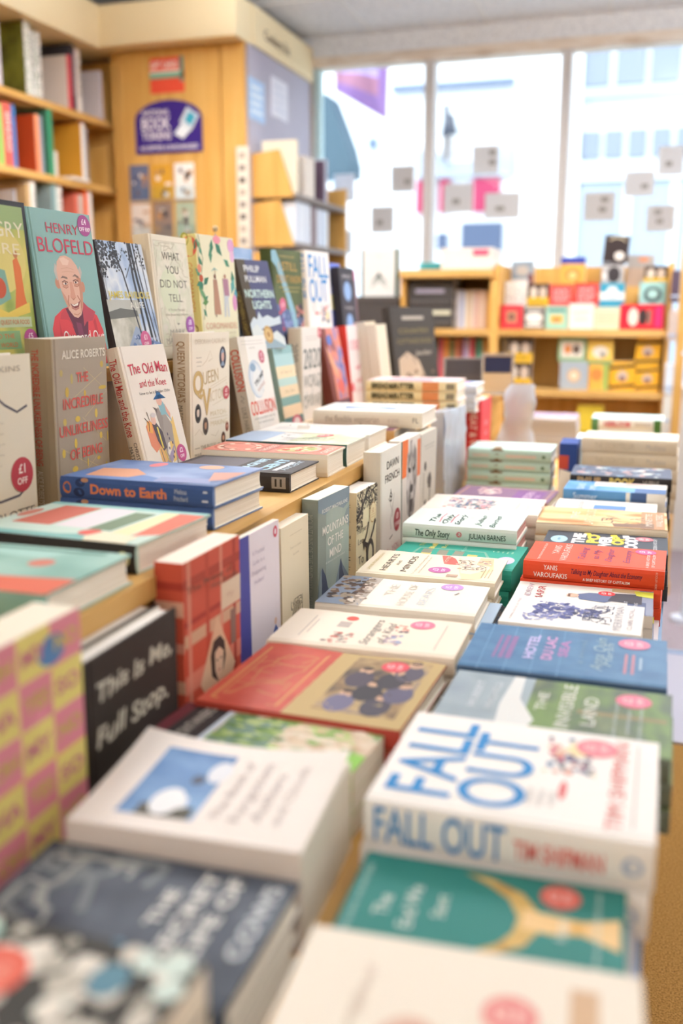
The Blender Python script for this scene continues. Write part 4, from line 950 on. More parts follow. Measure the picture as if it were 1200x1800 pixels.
# ---------------------------------------------------------------- books lying in the middle row
PEB = ['#d8d2c6', '#c2bdb0', '#e6e0d4', '#a8a498', '#cfe0d8']
flat_book(PB, 'dark book with pale pebbles and a big red sticker in the left foreground', -0.235, 0.315, -0.383, -2.0, 0.235, 0.145, 4, TAB, '#3f3e3a', 'the pebble cover book', 'pile of the pebble cover book', hard=False,
    art=[*blots(21, 150, 0.04, 0.04, 0.97, 0.97, 0.075, PEB, 0.55, False), ('e', 0.86, 0.62, 0.09, 0.05, '#a9c8ba'), ('e', 0.4, 0.78, 0.16, 0.08, '#bcd8cc'), ('e', 0.78, 0.2, 0.1, 0.05, '#5f8a9c'), ('s', ['£2', 'OFF'], 0.66, 0.50, 0.16, '#e06a58', '#f0a894')])
SLT = mottle('slate_navy_print', ['#3c434f', '#4a525f', '#5f6874'], (18, 18, 18), 3, 0.42)
flat_book(HB, 'slate navy hardback with soft white lettering before the sky picture book', -0.228, 0.478, -0.430, 1.0, 0.215, 0.146, 3, TAB, SLT, 'the slate navy hardback', 'pile of the slate navy hardback',
    art=[*scrawl(22, 10, 0.2, 0.5, 0.95, 0.95, 0.05, '#7d8488', 5, 0.14), *scrawl(23, 6, 0.3, 0.6, 0.9, 0.95, 0.03, '#a4a8a6', 5, 0.12),
         ('t', 'THE', 0.60, 0.40, 0.05, '#dcdcd8', {'width': 0.30, 'bold': 0.03}), ('t', 'SECRET', 0.58, 0.305, 0.055, '#dcdcd8', {'width': 0.72, 'bold': 0.03}), ('t', 'LIFE OF', 0.6, 0.21, 0.055, '#dcdcd8', {'width': 0.66, 'bold': 0.03}), ('t', 'COWS', 0.62, 0.07, 0.06, '#c9ced2', {'width': 0.6, 'bold': 0.03}),
         ('e', 0.2, 0.45, 0.11, 0.045, '#5f8fae'), ('t', 'a farm book', 0.16, 0.18, 0.06, '#b4bcc4', {'width': 0.3}), ('t', 'Rosamund', 0.12, 0.87, 0.05, '#8f9496', {'width': 0.2})])
SKY = mottle('blue_sky_print', ['#3f6494', '#5a82b4', '#83a8d0'], (10, 10, 10), 3, 0.4)
flat_book(PB, 'thick white paperback with a blue sky picture and curling cover in the middle row', -0.233, 0.633, -0.411, 3.0, 0.202, 0.158, 2, TAB, '#ebe3dc', 'the thick white sky picture paperback', 'pile of the sky picture paperback', hard=False, curl=0.012, back='#3a4d92',
    art=[('r', 0.14, 0.50, 0.86, 0.84, SKY), ('p', [(0.16, 0.70), (0.30, 0.72), (0.40, 0.66), (0.36, 0.58), (0.22, 0.56), (0.15, 0.62)], '#e4e6ea'), ('r', 0.14, 0.52, 0.26, 0.76, '#5a584e'), ('e', 0.30, 0.66, 0.14, 0.07, '#eceef0'), ('e', 0.66, 0.53, 0.12, 0.05, '#dfe2e8'), ('e', 0.55, 0.60, 0.05, 0.03, '#4f5666'),
         ('t', 'The Book of', 0.5, 0.42, 0.04, '#a89a98', {'width': 0.62}), ('t', 'Forgotten', 0.5, 0.335, 0.045, '#a89a98', {'width': 0.62}), ('t', 'Authors', 0.46, 0.25, 0.045, '#a89a98', {'width': 0.5}), ('t', 'and Clouds', 0.5, 0.165, 0.04, '#b4a8a6', {'width': 0.6})], sp=[('r', 0, 0, 1, 1, '#e3d6cc')])
PHO = mottle('garden_photo_print', ['#5f7a3c', '#a9c870', '#cdb49a', '#d8cab4', '#7f9a5c'], (20, 20, 20), 3, 0.42, pos=[0.32, 0.42, 0.5, 0.58, 0.68])
flat_book(PB, 'garden photograph book with a dark and maroon head end, low in the middle row', -0.245, 0.808, -0.432, -4.5, 0.232, 0.089, 3, TAB, PHO, 'the garden photograph book', 'pile of the garden photograph book', hard=False,
    art=[('r', 0, 0.86, 1, 1, '#6a2a30'), ('r', 0, 0.76, 1, 0.93, '#302c2c'), ('r', 0, 0.73, 1, 0.76, '#c9d4e0'), ('r', 0, 0.44, 0.9, 0.72, '#6f8a78'), *blots(25, 26, 0.05, 0.4, 0.95, 0.7, 0.09, ['#7f9a50', '#5a7a40', '#a8b878']), *blots(26, 26, 0.05, 0.05, 0.95, 0.4, 0.09, ['#d8c4a8', '#e6d6c0', '#c8ac8c', '#8aa860']), ('r', 0, 0, 0.4, 0.1, '#8ac050'),
         ('t', 'CONTAINERS', 0.5, 0.85, 0.06, '#c9c2b8', {'width': 0.85})])
REDG = mottle('red_cloth_print', ['#b0402f', '#bd4c38', '#c65a44'], (20, 20, 20), 3, 0.45)
BRZ = mottle('group_photo_print', ['#4c4038', '#8a6f4c', '#b59a6c', '#6a6274'], (20, 20, 20), 3, 0.42)
flat_book(HB, 'red and gold hardback with a group photograph lying in front of the cream drawing cover', -0.222, 0.900, -0.426, -2.4, 0.236, 0.200, 3, TAB, '#b9483a', 'the red and gold hardback', 'pile of the red and gold hardback', wavy=0.0012,
    art=[('r', 0, 0.55, 1, 1, REDG), ('r', 0, 0, 1, 0.57, '#b99f6c'), *[('l', [(0.08, 0.95), (0.92, 0.95), (0.92, 0.62), (0.08, 0.62), (0.08, 0.95)], 0.02, '#c98a58')], *scrawl(27, 16, 0.15, 0.66, 0.85, 0.92, 0.012, '#c07a50', 5, 0.1),
         ('r', 0.12, 0.06, 0.95, 0.46, BRZ), *[o for u, v, c in ((0.30, 0.36, '#6f6a84'), (0.30, 0.18, '#4a4550'), (0.48, 0.27, '#3a363c'), (0.50, 0.12, '#5f5a70'), (0.66, 0.36, '#4f4652'), (0.68, 0.20, '#3f3a40'), (0.82, 0.14, '#57505c')) for o in (('e', u - 0.06, v, 0.13, 0.07, c), ('e', u + 0.08, v, 0.05, 0.036, '#c9a184'), ('e', u + 0.115, v, 0.03, 0.03, '#4a3c34'))], ('s', ['£5', 'OFF'], 0.84, 0.235, 0.085, '#d8505a', '#f2c8c4')])
flat_book(HB, 'cream hardback with red and grey doodles and a pink sticker in the middle row', -0.207, 1.112, -0.422, 0.9, 0.246, 0.140, 3, TAB, '#eadcc9', 'the cream doodle hardback', 'pile of the cream doodle hardback', back='#b5404a', wavy=0.001,
    art=[('t', 'Strangers', 0.5, 0.50, 0.05, '#8f8680', {'width': 0.75, 'shear': 0.3}), ('t', 'of a Kind', 0.5, 0.42, 0.05, '#9a8f8a', {'width': 0.6, 'shear': 0.3}), ('e', 0.83, 0.66, 0.07, 0.035, '#d8584c'), ('r', 0.55, 0.64, 0.72, 0.71, '#b9aaa0'), *blots(31, 10, 0.1, 0.58, 0.4, 0.72, 0.05, ['#8f8078', '#c06a5c', '#a8998e']), *blots(32, 6, 0.55, 0.3, 0.75, 0.4, 0.045, ['#d87a70', '#d9a090', '#5a5a70']), *blots(33, 6, 0.2, 0.32, 0.45, 0.4, 0.045, ['#9aa8c8', '#b8a0b0']),
         ('r', 0.2, 0.86, 0.8, 0.865, '#b8aaa0'), ('r', 0.3, 0.83, 0.7, 0.835, '#b8aaa0'), ('r', 0.15, 0.12, 0.85, 0.125, '#b8aaa0'), ('s', ['£3', 'OFF'], 0.80, 0.255, 0.12, '#e07a92', '#f4ccd4')])
# a spiral notebook lies among the copies under the next book
sn = flat_book(HB, 'cream hardback with a strip of bears and a purple sticker in the middle row', -0.213, 1.292, -0.424, 0.7, 0.236, 0.150, 1, -0.4495, '#ece3d4', group='pile of the cream bears hardback', wavy=0.0008,
    art=[('r', 0, 0.72, 1, 1, '#7f8a9c'), ('r', 0, 0.72, 1, 0.80, '#b8aca0'), *blots(35, 30, 0.05, 0.76, 0.95, 0.97, 0.08, ['#4c3a30', '#6a5040', '#3a2e2a', '#9a8a78']), *blots(36, 12, 0.1, 0.73, 0.95, 0.8, 0.06, ['#d8cabc', '#8a7868']),
         ('t', 'THE', 0.62, 0.60, 0.055, '#d0c6ba', {'width': 0.4}), ('t', 'HOUSE OF', 0.5, 0.48, 0.055, '#d6ccc0', {'width': 0.75}), ('t', 'BEARS', 0.5, 0.36, 0.055, '#d2d4d6', {'width': 0.6}), ('l', [(0.6, 0.19), (0.68, 0.17)], 0.02, '#8a8078'), ('s', ['£2', 'OFF'], 0.86, 0.235, 0.115, '#c090cc', '#ead6f0')])
c = copy_tree(sn)
M = sn.matrix_world.copy(); M.translation = M.translation + Vector((0.002, 0.003, -0.0502)); c.matrix_world = M
c['label'] = 'other copy of the cream bears hardback, beneath the spiral notebook'
t = thing('spiral_notebook', 'spiral bound notebook with a pale blue cover under the cream bears hardback', 'notebook', (-0.208, 1.296, EYE - 0.4738))
q = Mesh(); q.box(-0.23, 0, 0.0, 0.012, 0.15, 0.003, '#8aa4c4'); q.box(-0.23, 0, 0.021, 0.012, 0.15, 0.024, '#b9cce0'); q.build('covers', t)
q = Mesh(); q.box(-0.228, 0.002, 0.003, 0.006, 0.148, 0.021, PAGES); q.build('page_block', t)
q = Mesh()
for i in range(22):
    y = 0.008 + i * 0.0063
    for k in range(8):
        a, b = k * math.pi / 4, (k + 1) * math.pi / 4
        q.tube((0.012 + 0.010 * math.cos(a), y, 0.012 + 0.0118 * math.sin(a)), (0.012 + 0.010 * math.cos(b), y + 0.0004, 0.012 + 0.0118 * math.sin(b)), 0.0009, '#3f3e48', 5)
q.build('wire_spiral', t)
TAN = '#d8bf9c'
flat_book(HB, 'cream hardback with spaced dark capitals and a red ribbon drawing before the teal one', -0.210, 1.455, -0.421, 0.4, 0.226, 0.153, 3, TAB, '#ebddc4', 'the cream hardback with the ribbon drawing', 'pile of the cream ribbon hardback', wavy=0.0008,
    art=[('t', 'HEARTS', 0.5, 0.83, 0.045, '#5a4e46', {'width': 0.7}), ('t', 'AND', 0.5, 0.76, 0.022, '#8a7a6c', {'width': 0.2}), ('t', 'MINDS', 0.5, 0.68, 0.045, '#5a4e46', {'width': 0.66}), ('t', 'JANE ROBINSON', 0.5, 0.94, 0.022, '#d0bc7a', {'width': 0.7}), ('t', 'The Untold Story of the Great Pilgrimage', 0.5, 0.60, 0.016, '#9a8878', {'width': 0.85}), ('t', 'and how women won the vote', 0.5, 0.565, 0.016, '#9a8878', {'width': 0.7}),
         ('p', [(0.62, 0.44), (0.98, 0.50), (0.98, 0.44), (0.86, 0.38), (0.60, 0.32), (0.60, 0.40)], '#c96458'), ('t', 'VOTES', 0.8, 0.435, 0.025, '#f2dcc8', {'width': 0.28}),
         ('p', [(0.05, 0.24), (0.4, 0.3), (0.9, 0.36), (0.95, 0.1), (0.5, 0.06), (0.1, 0.12)], '#ecdca8'), ('p', [(0.62, 0.08), (0.95, 0.1), (0.95, 0.2), (0.66, 0.2)], '#e8c098'), *blots(38, 20, 0.45, 0.1, 0.85, 0.34, 0.035, ['#f0e8dc', '#c8a88c', '#b08a8c', '#d8c4b4', '#9a8478']), *scrawl(39, 12, 0.4, 0.12, 0.85, 0.34, 0.008, '#7d6458', 3, 0.05),
         ('r', 0.1, 0.28, 0.2, 0.36, '#b89a86'), *[('r', 0.15, 0.11 - 0.025 * i, 0.5, 0.118 - 0.025 * i, '#c4b08c') for i in range(3)], ('s', ['£3', 'OFF'], 0.34, 0.435, 0.12, '#c26aa2', '#f0d4e4')])
TEAL = '#33a08c'
flat_book(HB, 'bright teal boxed book with a board game path drawing in the middle row', -0.198, 1.560, -0.428, -2.0, 0.222, 0.175, 2, TAB, TEAL, 'the bright teal boxed book', 'pile of the teal boxed book', boxed=True, pages='#2a8f7c', spine='#2f9a86',
    art=[*[('p', [(u, v), (u + 0.16, v + 0.005), (u + 0.16, v + 0.085), (u, v + 0.08)], c) for u, v, c in ((0.30, 0.70, '#d9c070'), (0.42, 0.71, '#8a8a78'), (0.42, 0.58, '#8f8a78'), (0.30, 0.57, '#8f8a78'), (0.42, 0.45, '#8f8a78'), (0.32, 0.33, '#d9c070'), (0.30, 0.45, '#7f8f80'))],
         ('l', [(0.25, 0.85), (0.62, 0.83), (0.62, 0.3), (0.4, 0.24), (0.2, 0.26), (0.18, 0.5)], 0.035, '#7fb09a'), ('t', 'The', 0.78, 0.84, 0.035, '#e6d87a', {'width': 0.2}), ('t', 'Bluffers', 0.78, 0.74, 0.04, '#e6d87a', {'width': 0.36, 'bold': 0.03}), ('t', 'Box', 0.78, 0.65, 0.035, '#e6d87a', {'width': 0.22}), ('t', 'of games', 0.72, 0.48, 0.028, '#9ad0be', {'width': 0.3}),
         *bands(['win', 'bluff', 'trade', 'barter', 'cheat'], 0.68, 0.24, 0.038, 0.018, '#dcecc8'), ('e', 0.36, 0.1, 0.15, 0.07, '#cfc6e6')])
STO = '#dfe8e2'
flat_book(HB, 'pale mint hardback with handwritten dark green lettering and red page edges in the middle row', -0.211, 1.712, -0.394, -0.9, 0.212, 0.146, 4, TAB, STO, 'the pale mint handwritten hardback', 'pile of the pale mint handwritten hardback', pages=mottle('red_stained_page_edges', ['#c8606a', '#d88078', '#e6c8bc'], (2, 2, 1100), 2, 0.7, pos=[0.3, 0.42, 0.56]), back='#c04a50', wavy=0.0006,
    art=[*[('t', s, 0.42, v, 0.05, c, {'width': w, 'shear': 0.25, 'wob': 0.1, 'bold': 0.015}) for s, v, w, c in (('The', 0.77, 0.5, '#2f5044'), ('Only', 0.655, 0.6, '#2f5044'), ('Story', 0.54, 0.66, '#2f5044'), ('Julian', 0.36, 0.66, '#5a7468'), ('Barnes', 0.23, 0.7, '#5a7468'))], ('l', [(0.2, 0.7), (0.5, 0.72), (0.75, 0.71)], 0.025, '#c8868c'), ('l', [(0.2, 0.6), (0.5, 0.61), (0.75, 0.6)], 0.025, '#c8868c'), *scrawl(41, 8, 0.3, 0.42, 0.7, 0.72, 0.012, '#4a6a5c', 3, 0.06)],
    sp=[('t', 'The Only Story', 0.27, 0.42, 0.44, '#25463a', {'width': 0.31, 'shear': 0.15, 'wob': 0.06, 'bold': 0.015}), ('e', 0.505, 0.45, 0.2, 0.2, '#d9848a'), ('l', [(0.49, 0.5), (0.52, 0.4)], 0.004, '#a8404a'), ('t', 'JULIAN BARNES', 0.75, 0.40, 0.36, '#25463a', {'width': 0.32, 'wob': 0.05, 'bold': 0.01})])
FLO = ['#4a5a86', '#d88a8c', '#6a8a9a', '#c86a7c', '#7f8a9c', '#b8a0b8', '#e0b8a8', '#5f6a80']
flat_book(HB, 'cream hardback with an oval wreath of flowers behind the pale mint handwritten one', -0.191, 1.875, -0.398, 0.4, 0.235, 0.165, 4, TAB, '#ece2d4', 'the cream flower wreath hardback', 'pile of the flower wreath hardback',
    art=[('e', 0.48, 0.62, 0.38, 0.24, '#e6d8cc'), *blots(43, 90, 0.16, 0.42, 0.8, 0.82, 0.05, FLO), *scrawl(44, 14, 0.15, 0.4, 0.85, 0.84, 0.01, '#6f8a7c', 3, 0.08), ('t', 'Emma', 0.5, 0.22, 0.05, '#d8c8cc', {'width': 0.5}), ('t', 'HEALEY', 0.5, 0.12, 0.05, '#d8c8cc', {'width': 0.6}), ('e', 0.5, 0.0, 0.06, 0.012, '#dca090')])
flat_book(HB, 'purple hardback with a cream ornament lying in front of the mint pile', -0.200, 2.150, -0.428, -4.0, 0.225, 0.165, 3, TAB, '#7f5f78', 'the purple ornament hardback', 'pile of the purple hardback', spine='#8a6258',
    art=[('l', [(0.06, 0.95), (0.94, 0.95), (0.94, 0.05), (0.06, 0.05), (0.06, 0.95)], 0.03, '#b89078'), ('r', 0.2, 0.1, 0.8, 0.4, '#7a4f84'), *blots(45, 18, 0.4, 0.55, 0.85, 0.8, 0.07, ['#e6d0c8', '#d8b8b0', '#c8a0a0']), ('t', 'EDEN', 0.5, 0.25, 0.08, '#dcbcd0', {'width': 0.5}), ('t', 'TALES', 0.35, 0.16, 0.05, '#c8a0c0', {'width': 0.4})])
MINT = '#b6cfc0'
flat_book(HB, 'mint green hardback with a brown tree on its spine, topmost of its pile', -0.224, 2.462, -0.356, -0.6, 0.213, 0.145, 5, TAB, '#c6dcd2', 'the mint green tree hardback', 'pile of the mint green tree hardback', spine=MINT, back='#7faa94',
    art=[*blots(46, 14, 0.2, 0.3, 0.8, 0.9, 0.08, ['#b8c8d8', '#d8c8cc', '#a8c0b4']), ('r', 0, 0.60, 0.3, 0.70, '#8a6a44')],
    sp=[('p', [(0.27, 1), (0.44, 1), (0.375, 0.55), (0.38, 0.0), (0.33, 0.0), (0.335, 0.55)], '#7d5f3c'), ('r', 0.06, 0.3, 0.26, 0.55, '#cdbfae'), ('r', 0.46, 0.3, 0.82, 0.55, '#d8c0ae'), ('e', 0.91, 0.45, 0.16, 0.16, '#5f7a5c')])
# grey magazines further back
T = 0.0166
r = make_book('magazine', 'topmost magazine, with a violet cover, of the grey pile beyond the mint books', 0.21, 0.21, T - 0.0002, '#a897ac', spine='#b9b2ac', pages=PAGEG, hard=False, back='#b8a8a4', art=[*blots(47, 14, 0.1, 0.1, 0.9, 0.9, 0.1, ['#c8a89c', '#8a7a98', '#d8c8c0', '#b88a7c'])])
lay_flat(r, -0.225, 3.30, -0.367, T - 0.0002, 1.2); stack_under(r, 8, T, 'grey magazines beyond the mint books', 'pile of grey magazines', 5, 0.006)
# little blue and red box wedged in the gap between the rows
t = thing('card_game_box', 'small dark blue and red box in the gap beside the mint green pile', 'box', (-0.182, 2.48, EYE + TAB))
q = Mesh(); q.box(-0.024, -0.012, 0, 0.02, 0.10, 0.165, '#2f4a8c'); q.build('box', t)
q = Mesh(); q.box(-0.0245, -0.0125, 0.10, 0.0, 0.02, 0.135, '#c8503f'); q.build('printed_label', t)
t = thing('folded_leaflet', 'crumpled cream leaflet in front of the small dark blue box', 'leaflet', (-0.186, 2.41, EYE + TAB))
q = Mesh(); q.add([(-0.02, 0, 0), (0.03, 0.01, 0), (0.03, 0.045, 0.09), (-0.015, 0.03, 0.105), (-0.02, 0.04, 0), (0.03, 0.05, 0)], [(0, 1, 2, 3), (3, 2, 5, 4), (0, 3, 4), (1, 5, 2), (0, 4, 5, 1)], '#e2d6c4'); q.build('paper', t)

# ---------------------------------------------------------------- books lying on the lower step
def step_book(name, label, X, Y, ztop, th, L, W, n, cover, short=None, group=None, base=LOW, **k):
    return flat_book(name, label, X, Y, ztop, th, L, W, n, base, cover, short, group, **k)
TEA2 = mottle('pale_teal_print', ['#6f9e92', '#8ab6aa', '#a4c8bc'], (8, 8, 8), 2, 0.4)
step_book(HB, 'pale teal hardback with an orange corner on the lower step at the left edge', -0.520, 0.735, -0.260, 0.0, 0.235, 0.158, 1, TEA2, group=None,
    art=[('p', [(0, 0.0), (0.34, 0.0), (0.26, 0.5), (0.2, 1), (0, 1)], '#d8684c'), ('p', [(0.72, 0.35), (1, 0.25), (1, 0.95), (0.8, 0.9)], '#a8d0c6'), ('e', 0.62, 0.30, 0.09, 0.06, '#cc7a68'), ('r', 0.9, 0.1, 0.96, 0.9, '#5f8c80')])
step_book(HB, 'colourful hardback with red, white and green stripes and a black spine on the lower step', -0.532, 0.925, -0.2585, -3.0, 0.235, 0.175, 1, '#b9d4c6', spine='#343230',
    art=[('r', 0, 0, 1, 1, '#c4d8cc'), ('p', [(0.1, 1), (0.1, 0.5), (0.25, 0.1), (0.02, 0.05), (0, 1)], '#7ab4b0'), ('p', [(0.3, 0.9), (0.9, 0.88), (0.9, 0.64), (0.3, 0.66)], '#c46a58'), ('p', [(0.3, 0.63), (0.92, 0.62), (0.92, 0.42), (0.3, 0.43)], '#e2d8dc'), ('p', [(0.28, 0.42), (0.85, 0.4), (0.85, 0.27), (0.28, 0.28)], '#6f8468'), ('p', [(0.25, 0.26), (0.95, 0.24), (0.95, 0.12), (0.2, 0.14)], '#ecdcae'), ('p', [(0.2, 0.12), (1, 0.16), (1, 0), (0.3, 0)], '#d86a50'), ('e', 0.2, 0.36, 0.08, 0.06, '#d8584c'), ('r', 0.92, 0, 1, 1, '#8fc0bc'), ('e', 0.6, 0.95, 0.14, 0.04, '#c47a68'), ('p', [(0.0, 0.06), (0.2, 0.08), (0.25, 0.3), (0.1, 0.34), (0, 0.3)], '#e6dcc0')],
    sp=[('e', 0.93, 0.5, 0.25, 0.25, '#cfc68a')])
DTE = mottle('blue_seascape_print', ['#4a6496', '#6c86b4', '#93a4c8'], (10, 10, 10), 2, 0.38)
DTS = flat('#3f5b94', 0.4)
step_book(HB, 'blue hardback with an orange title on its spine, upper one of two', -0.542, 1.150, -0.232, -2.2, 0.240, 0.160, 2, DTE, 'blue hardbacks with the orange spine title', 'blue hardbacks on the lower step', spine=DTS, back=DTS,
    art=[('p', [(0.0, 0.95), (0.25, 0.98), (0.35, 0.75), (0.25, 0.5), (0.1, 0.3), (0.0, 0.35)], '#5f7eb4'), ('p', [(0.12, 0.88), (0.5, 0.92), (0.55, 0.7), (0.32, 0.55), (0.14, 0.6)], '#d89a78'), ('p', [(0.04, 0.4), (0.25, 0.42), (0.3, 0.12), (0.08, 0.05)], '#8a94bc'), ('e', 0.82, 0.66, 0.12, 0.05, '#d87a80'), ('p', [(0.2, 0.1), (0.6, 0.2), (0.7, 0.02), (0.3, 0.02)], '#c89484'), ('e', 0.85, 0.3, 0.1, 0.08, '#d8a48a')],
    sp=[('t', 'Down to Earth', 0.46, 0.5, 0.42, '#e0865c', {'width': 0.50, 'bold': 0.035}), ('e', 0.05, 0.5, 0.22, 0.28, '#c8784c'), ('e', 0.14, 0.75, 0.26, 0.2, '#2f3f68'), ('e', 0.13, 0.3, 0.3, 0.22, '#2c3a60'), ('e', 0.17, 0.88, 0.2, 0.1, '#b98a6c'), ('t', 'Melissa', 0.80, 0.66, 0.22, '#c8d0e0', {'width': 0.075}), ('t', 'Pritchard', 0.80, 0.34, 0.22, '#c8d0e0', {'width': 0.085}), ('p', [(0.93, 0.25), (0.97, 0.25), (0.965, 0.75), (0.94, 0.75)], '#c8d0e0')])
step_book(HB, 'charcoal hardback with pale blue angled lettering at its right end on the lower step', -0.540, 1.432, -0.261, -0.6, 0.222, 0.139, 1, '#4f4a4a', spine='#3a3634',
    art=[('t', 'MAGNIFI', 0.5, 0.42, 0.07, '#b9d6e4', {'width': 0.85, 'bold': 0.04}), ('t', 'CENT', 0.55, 0.26, 0.08, '#a8ccdf', {'width': 0.85, 'bold': 0.05}), ('r', 0.1, 0.5, 0.9, 0.95, '#6f6a70'), ('r', 0.15, 0.14, 0.8, 0.18, '#d8dce0'), ('t', 'ANCIENT', 0.55, 0.11, 0.05, '#c4d8e4', {'width': 0.7})],
    sp=[('r', 0.86, 0.2, 0.97, 0.8, '#9a948c'), ('r', 0.885, 0.3, 0.9, 0.7, '#3a3634'), ('r', 0.925, 0.3, 0.94, 0.7, '#3a3634')])
ROSE = '#d98a78'
step_book(HB, 'cream hardback with a salmon red rosette cover beside the charcoal one on the lower step', -0.528, 1.588, -0.253, 1.0, 0.240, 0.110, 1, '#e8dcc8', spine='#ece2cf', back='#5a3f5a', wavy=0.0012,
    art=[('r', 0.02, 0.01, 1, 1, ROSE), *[('e', 0.5, v, 0.44, 0.2, '#c86a58') for v in (0.78, 0.30)], *[('e', 0.5, v, 0.39, 0.175, '#e2b09c') for v in (0.78, 0.30)], *[('e', 0.5, v, 0.33, 0.15, '#a8604f') for v in (0.78,)], ('e', 0.5, 0.78, 0.27, 0.12, '#dc9a88'), *[('e', 0.5 + 0.34 * math.cos(i * 0.785), 0.78 + 0.155 * math.sin(i * 0.785), 0.05, 0.022, '#efe0cc') for i in range(8)],
         ('e', 0.5, 0.30, 0.3, 0.14, '#b4b878'), *blots(51, 16, 0.3, 0.2, 0.7, 0.42, 0.09, ['#8a9a50', '#d8c890', '#c8584c', '#e6dcb8']), ('r', 0.1, 0.48, 0.9, 0.60, '#b87064'), ('t', 'THE ROSE', 0.5, 0.54, 0.05, '#f0dfcc', {'width': 0.7}), ('t', 'GARDEN', 0.5, 0.06, 0.05, '#f2dccc', {'width': 0.7})])
GRNW = mottle('pale_green_meadow_print', ['#b9c890', '#d6dcb4', '#e4e4d0'], (14, 14, 14), 2, 0.35)
step_book(HB, 'hardback with a green edged meadow cover and pink sticker behind the salmon rosette one', -0.530, 1.707, -0.251, 0.5, 0.245, 0.140, 1, '#e6e4d8', back='#4f6f58', spine='#3f5f58', wavy=0.0015,
    art=[('r', 0, 0, 1, 0.55, GRNW), ('r', 0, 0.7, 1, 1, '#a8b8cc'), ('r', 0, 0.5, 1, 0.7, '#d4d0cc'), *[('l', [(0.2 + 0.1 * i, 0.60), (0.25 + 0.1 * i, 0.2)], 0.02, '#6f7468') for i in range(4)], *scrawl(53, 12, 0.1, 0.2, 0.9, 0.7, 0.014, '#7d7a70'), ('s', ['£3', 'OFF'], 0.8, 0.32, 0.13, '#d86a70', '#f6d8d4')])
step_book(HB, 'white hardback with a pale drawing and green fore edge, second behind the salmon rosette one', -0.532, 1.865, -0.252, 0.0, 0.245, 0.150, 1, '#ebe6de', back='#4f6f58', wavy=0.0012,
    art=[('r', 0, 0, 1, 0.3, '#dfe8dc'), *scrawl(54, 18, 0.1, 0.3, 0.9, 0.9, 0.016, '#a8a098'), ('r', 0.2, 0.5, 0.5, 0.9, '#d8d4ce'), ('t', 'COUNTRY', 0.5, 0.4, 0.05, '#c8beb4', {'width': 0.7}), ('p', [(0.3, 0.7), (0.7, 0.78), (0.72, 0.66), (0.35, 0.6)], '#c4b8a8')])
step_book(HB, 'tan and brown hardback under the big white cookbook on the lower step', -0.530, 2.062, -0.267, 0.0, 0.250, 0.235, 1, '#d8bc98', spine='#c09a68', back='#b86a50', wavy=0.001,
    art=[('r', 0, 0.1, 0.25, 0.9, '#b98a78'), ('r', 0.3, 0, 1, 1, '#e0c8a8'), ('e', 0.1, 0.5, 0.08, 0.2, '#9a6a5c'), ('r', 0.0, 0.02, 0.2, 0.1, '#8a5a6a')])
step_book(HB, 'big white cookbook with a blue grey picture lying on the tan and brown one', -0.478, 2.110, -0.231, 2.0, 0.255, 0.187, 1, '#ece7df', base=-0.2665, spine='#e4dccb',
    art=[('p', [(0.25, 0.75), (0.6, 0.82), (0.65, 0.45), (0.5, 0.25), (0.25, 0.3)], '#8a9ab8'), ('e', 0.42, 0.55, 0.12, 0.16, '#b4c0d0'), ('t', 'vegetarian', 0.8, 0.5, 0.05, '#b9b4b0', {'width': 0.5})],
    sp=[('t', 'the flexible vegetarian', 0.36, 0.5, 0.42, '#a89c8c', {'width': 0.5}), ('t', 'jo pratt', 0.74, 0.5, 0.34, '#c4b8a8', {'width': 0.1}), ('t', 'FL', 0.94, 0.5, 0.3, '#6a625c', {})])
BRK = '#e9d9ac'
step_book(HB, 'cream hardback with blocky spine lettering and an orange patch, topmost of its pile', -0.474, 2.492, -0.190, 2.0, 0.243, 0.155, 4, '#ead6cc', 'the cream blocky lettered hardback', 'pile of the cream blocky lettered hardback', spine=BRK,
    art=[('r', 0, 0, 1, 1, '#e2c8c0'), ('r', 0.1, 0.3, 0.8, 0.8, '#b98f98'), ('r', 0.2, 0.05, 0.8, 0.25, '#c4b0c0')],
    sp=[('t', 'BREAD&BUTTER', 0.30, 0.48, 0.52, '#4f4a34', {'width': 0.48, 'bold': 0.06}), ('r', 0.62, 0.05, 0.80, 0.95, '#dd8f5c'), ('r', 0.88, 0.2, 0.97, 0.8, '#8a7f68')])
step_book(HB, 'blue white hardback mostly hidden behind the cream blocky lettered pile', -0.462, 2.72, -0.215, 1.0, 0.235, 0.15, 3, '#d8dce6', 'the blue white hardback', 'pile of the blue white hardback', spine='#c8ccd8', art=[('r', 0.1, 0.1, 0.9, 0.5, '#8a9cc4'), ('e', 0.7, 0.2, 0.1, 0.06, '#d8707c')])

# ---------------------------------------------------------------- books standing face out
def face_out(name, label, X, Y, zb, th, lean, H, W, T, cover, **k):
    r = make_book(name, label, W, H, T, cover, **k)
    return stand_up(r, X, Y, zb, T, th, lean)

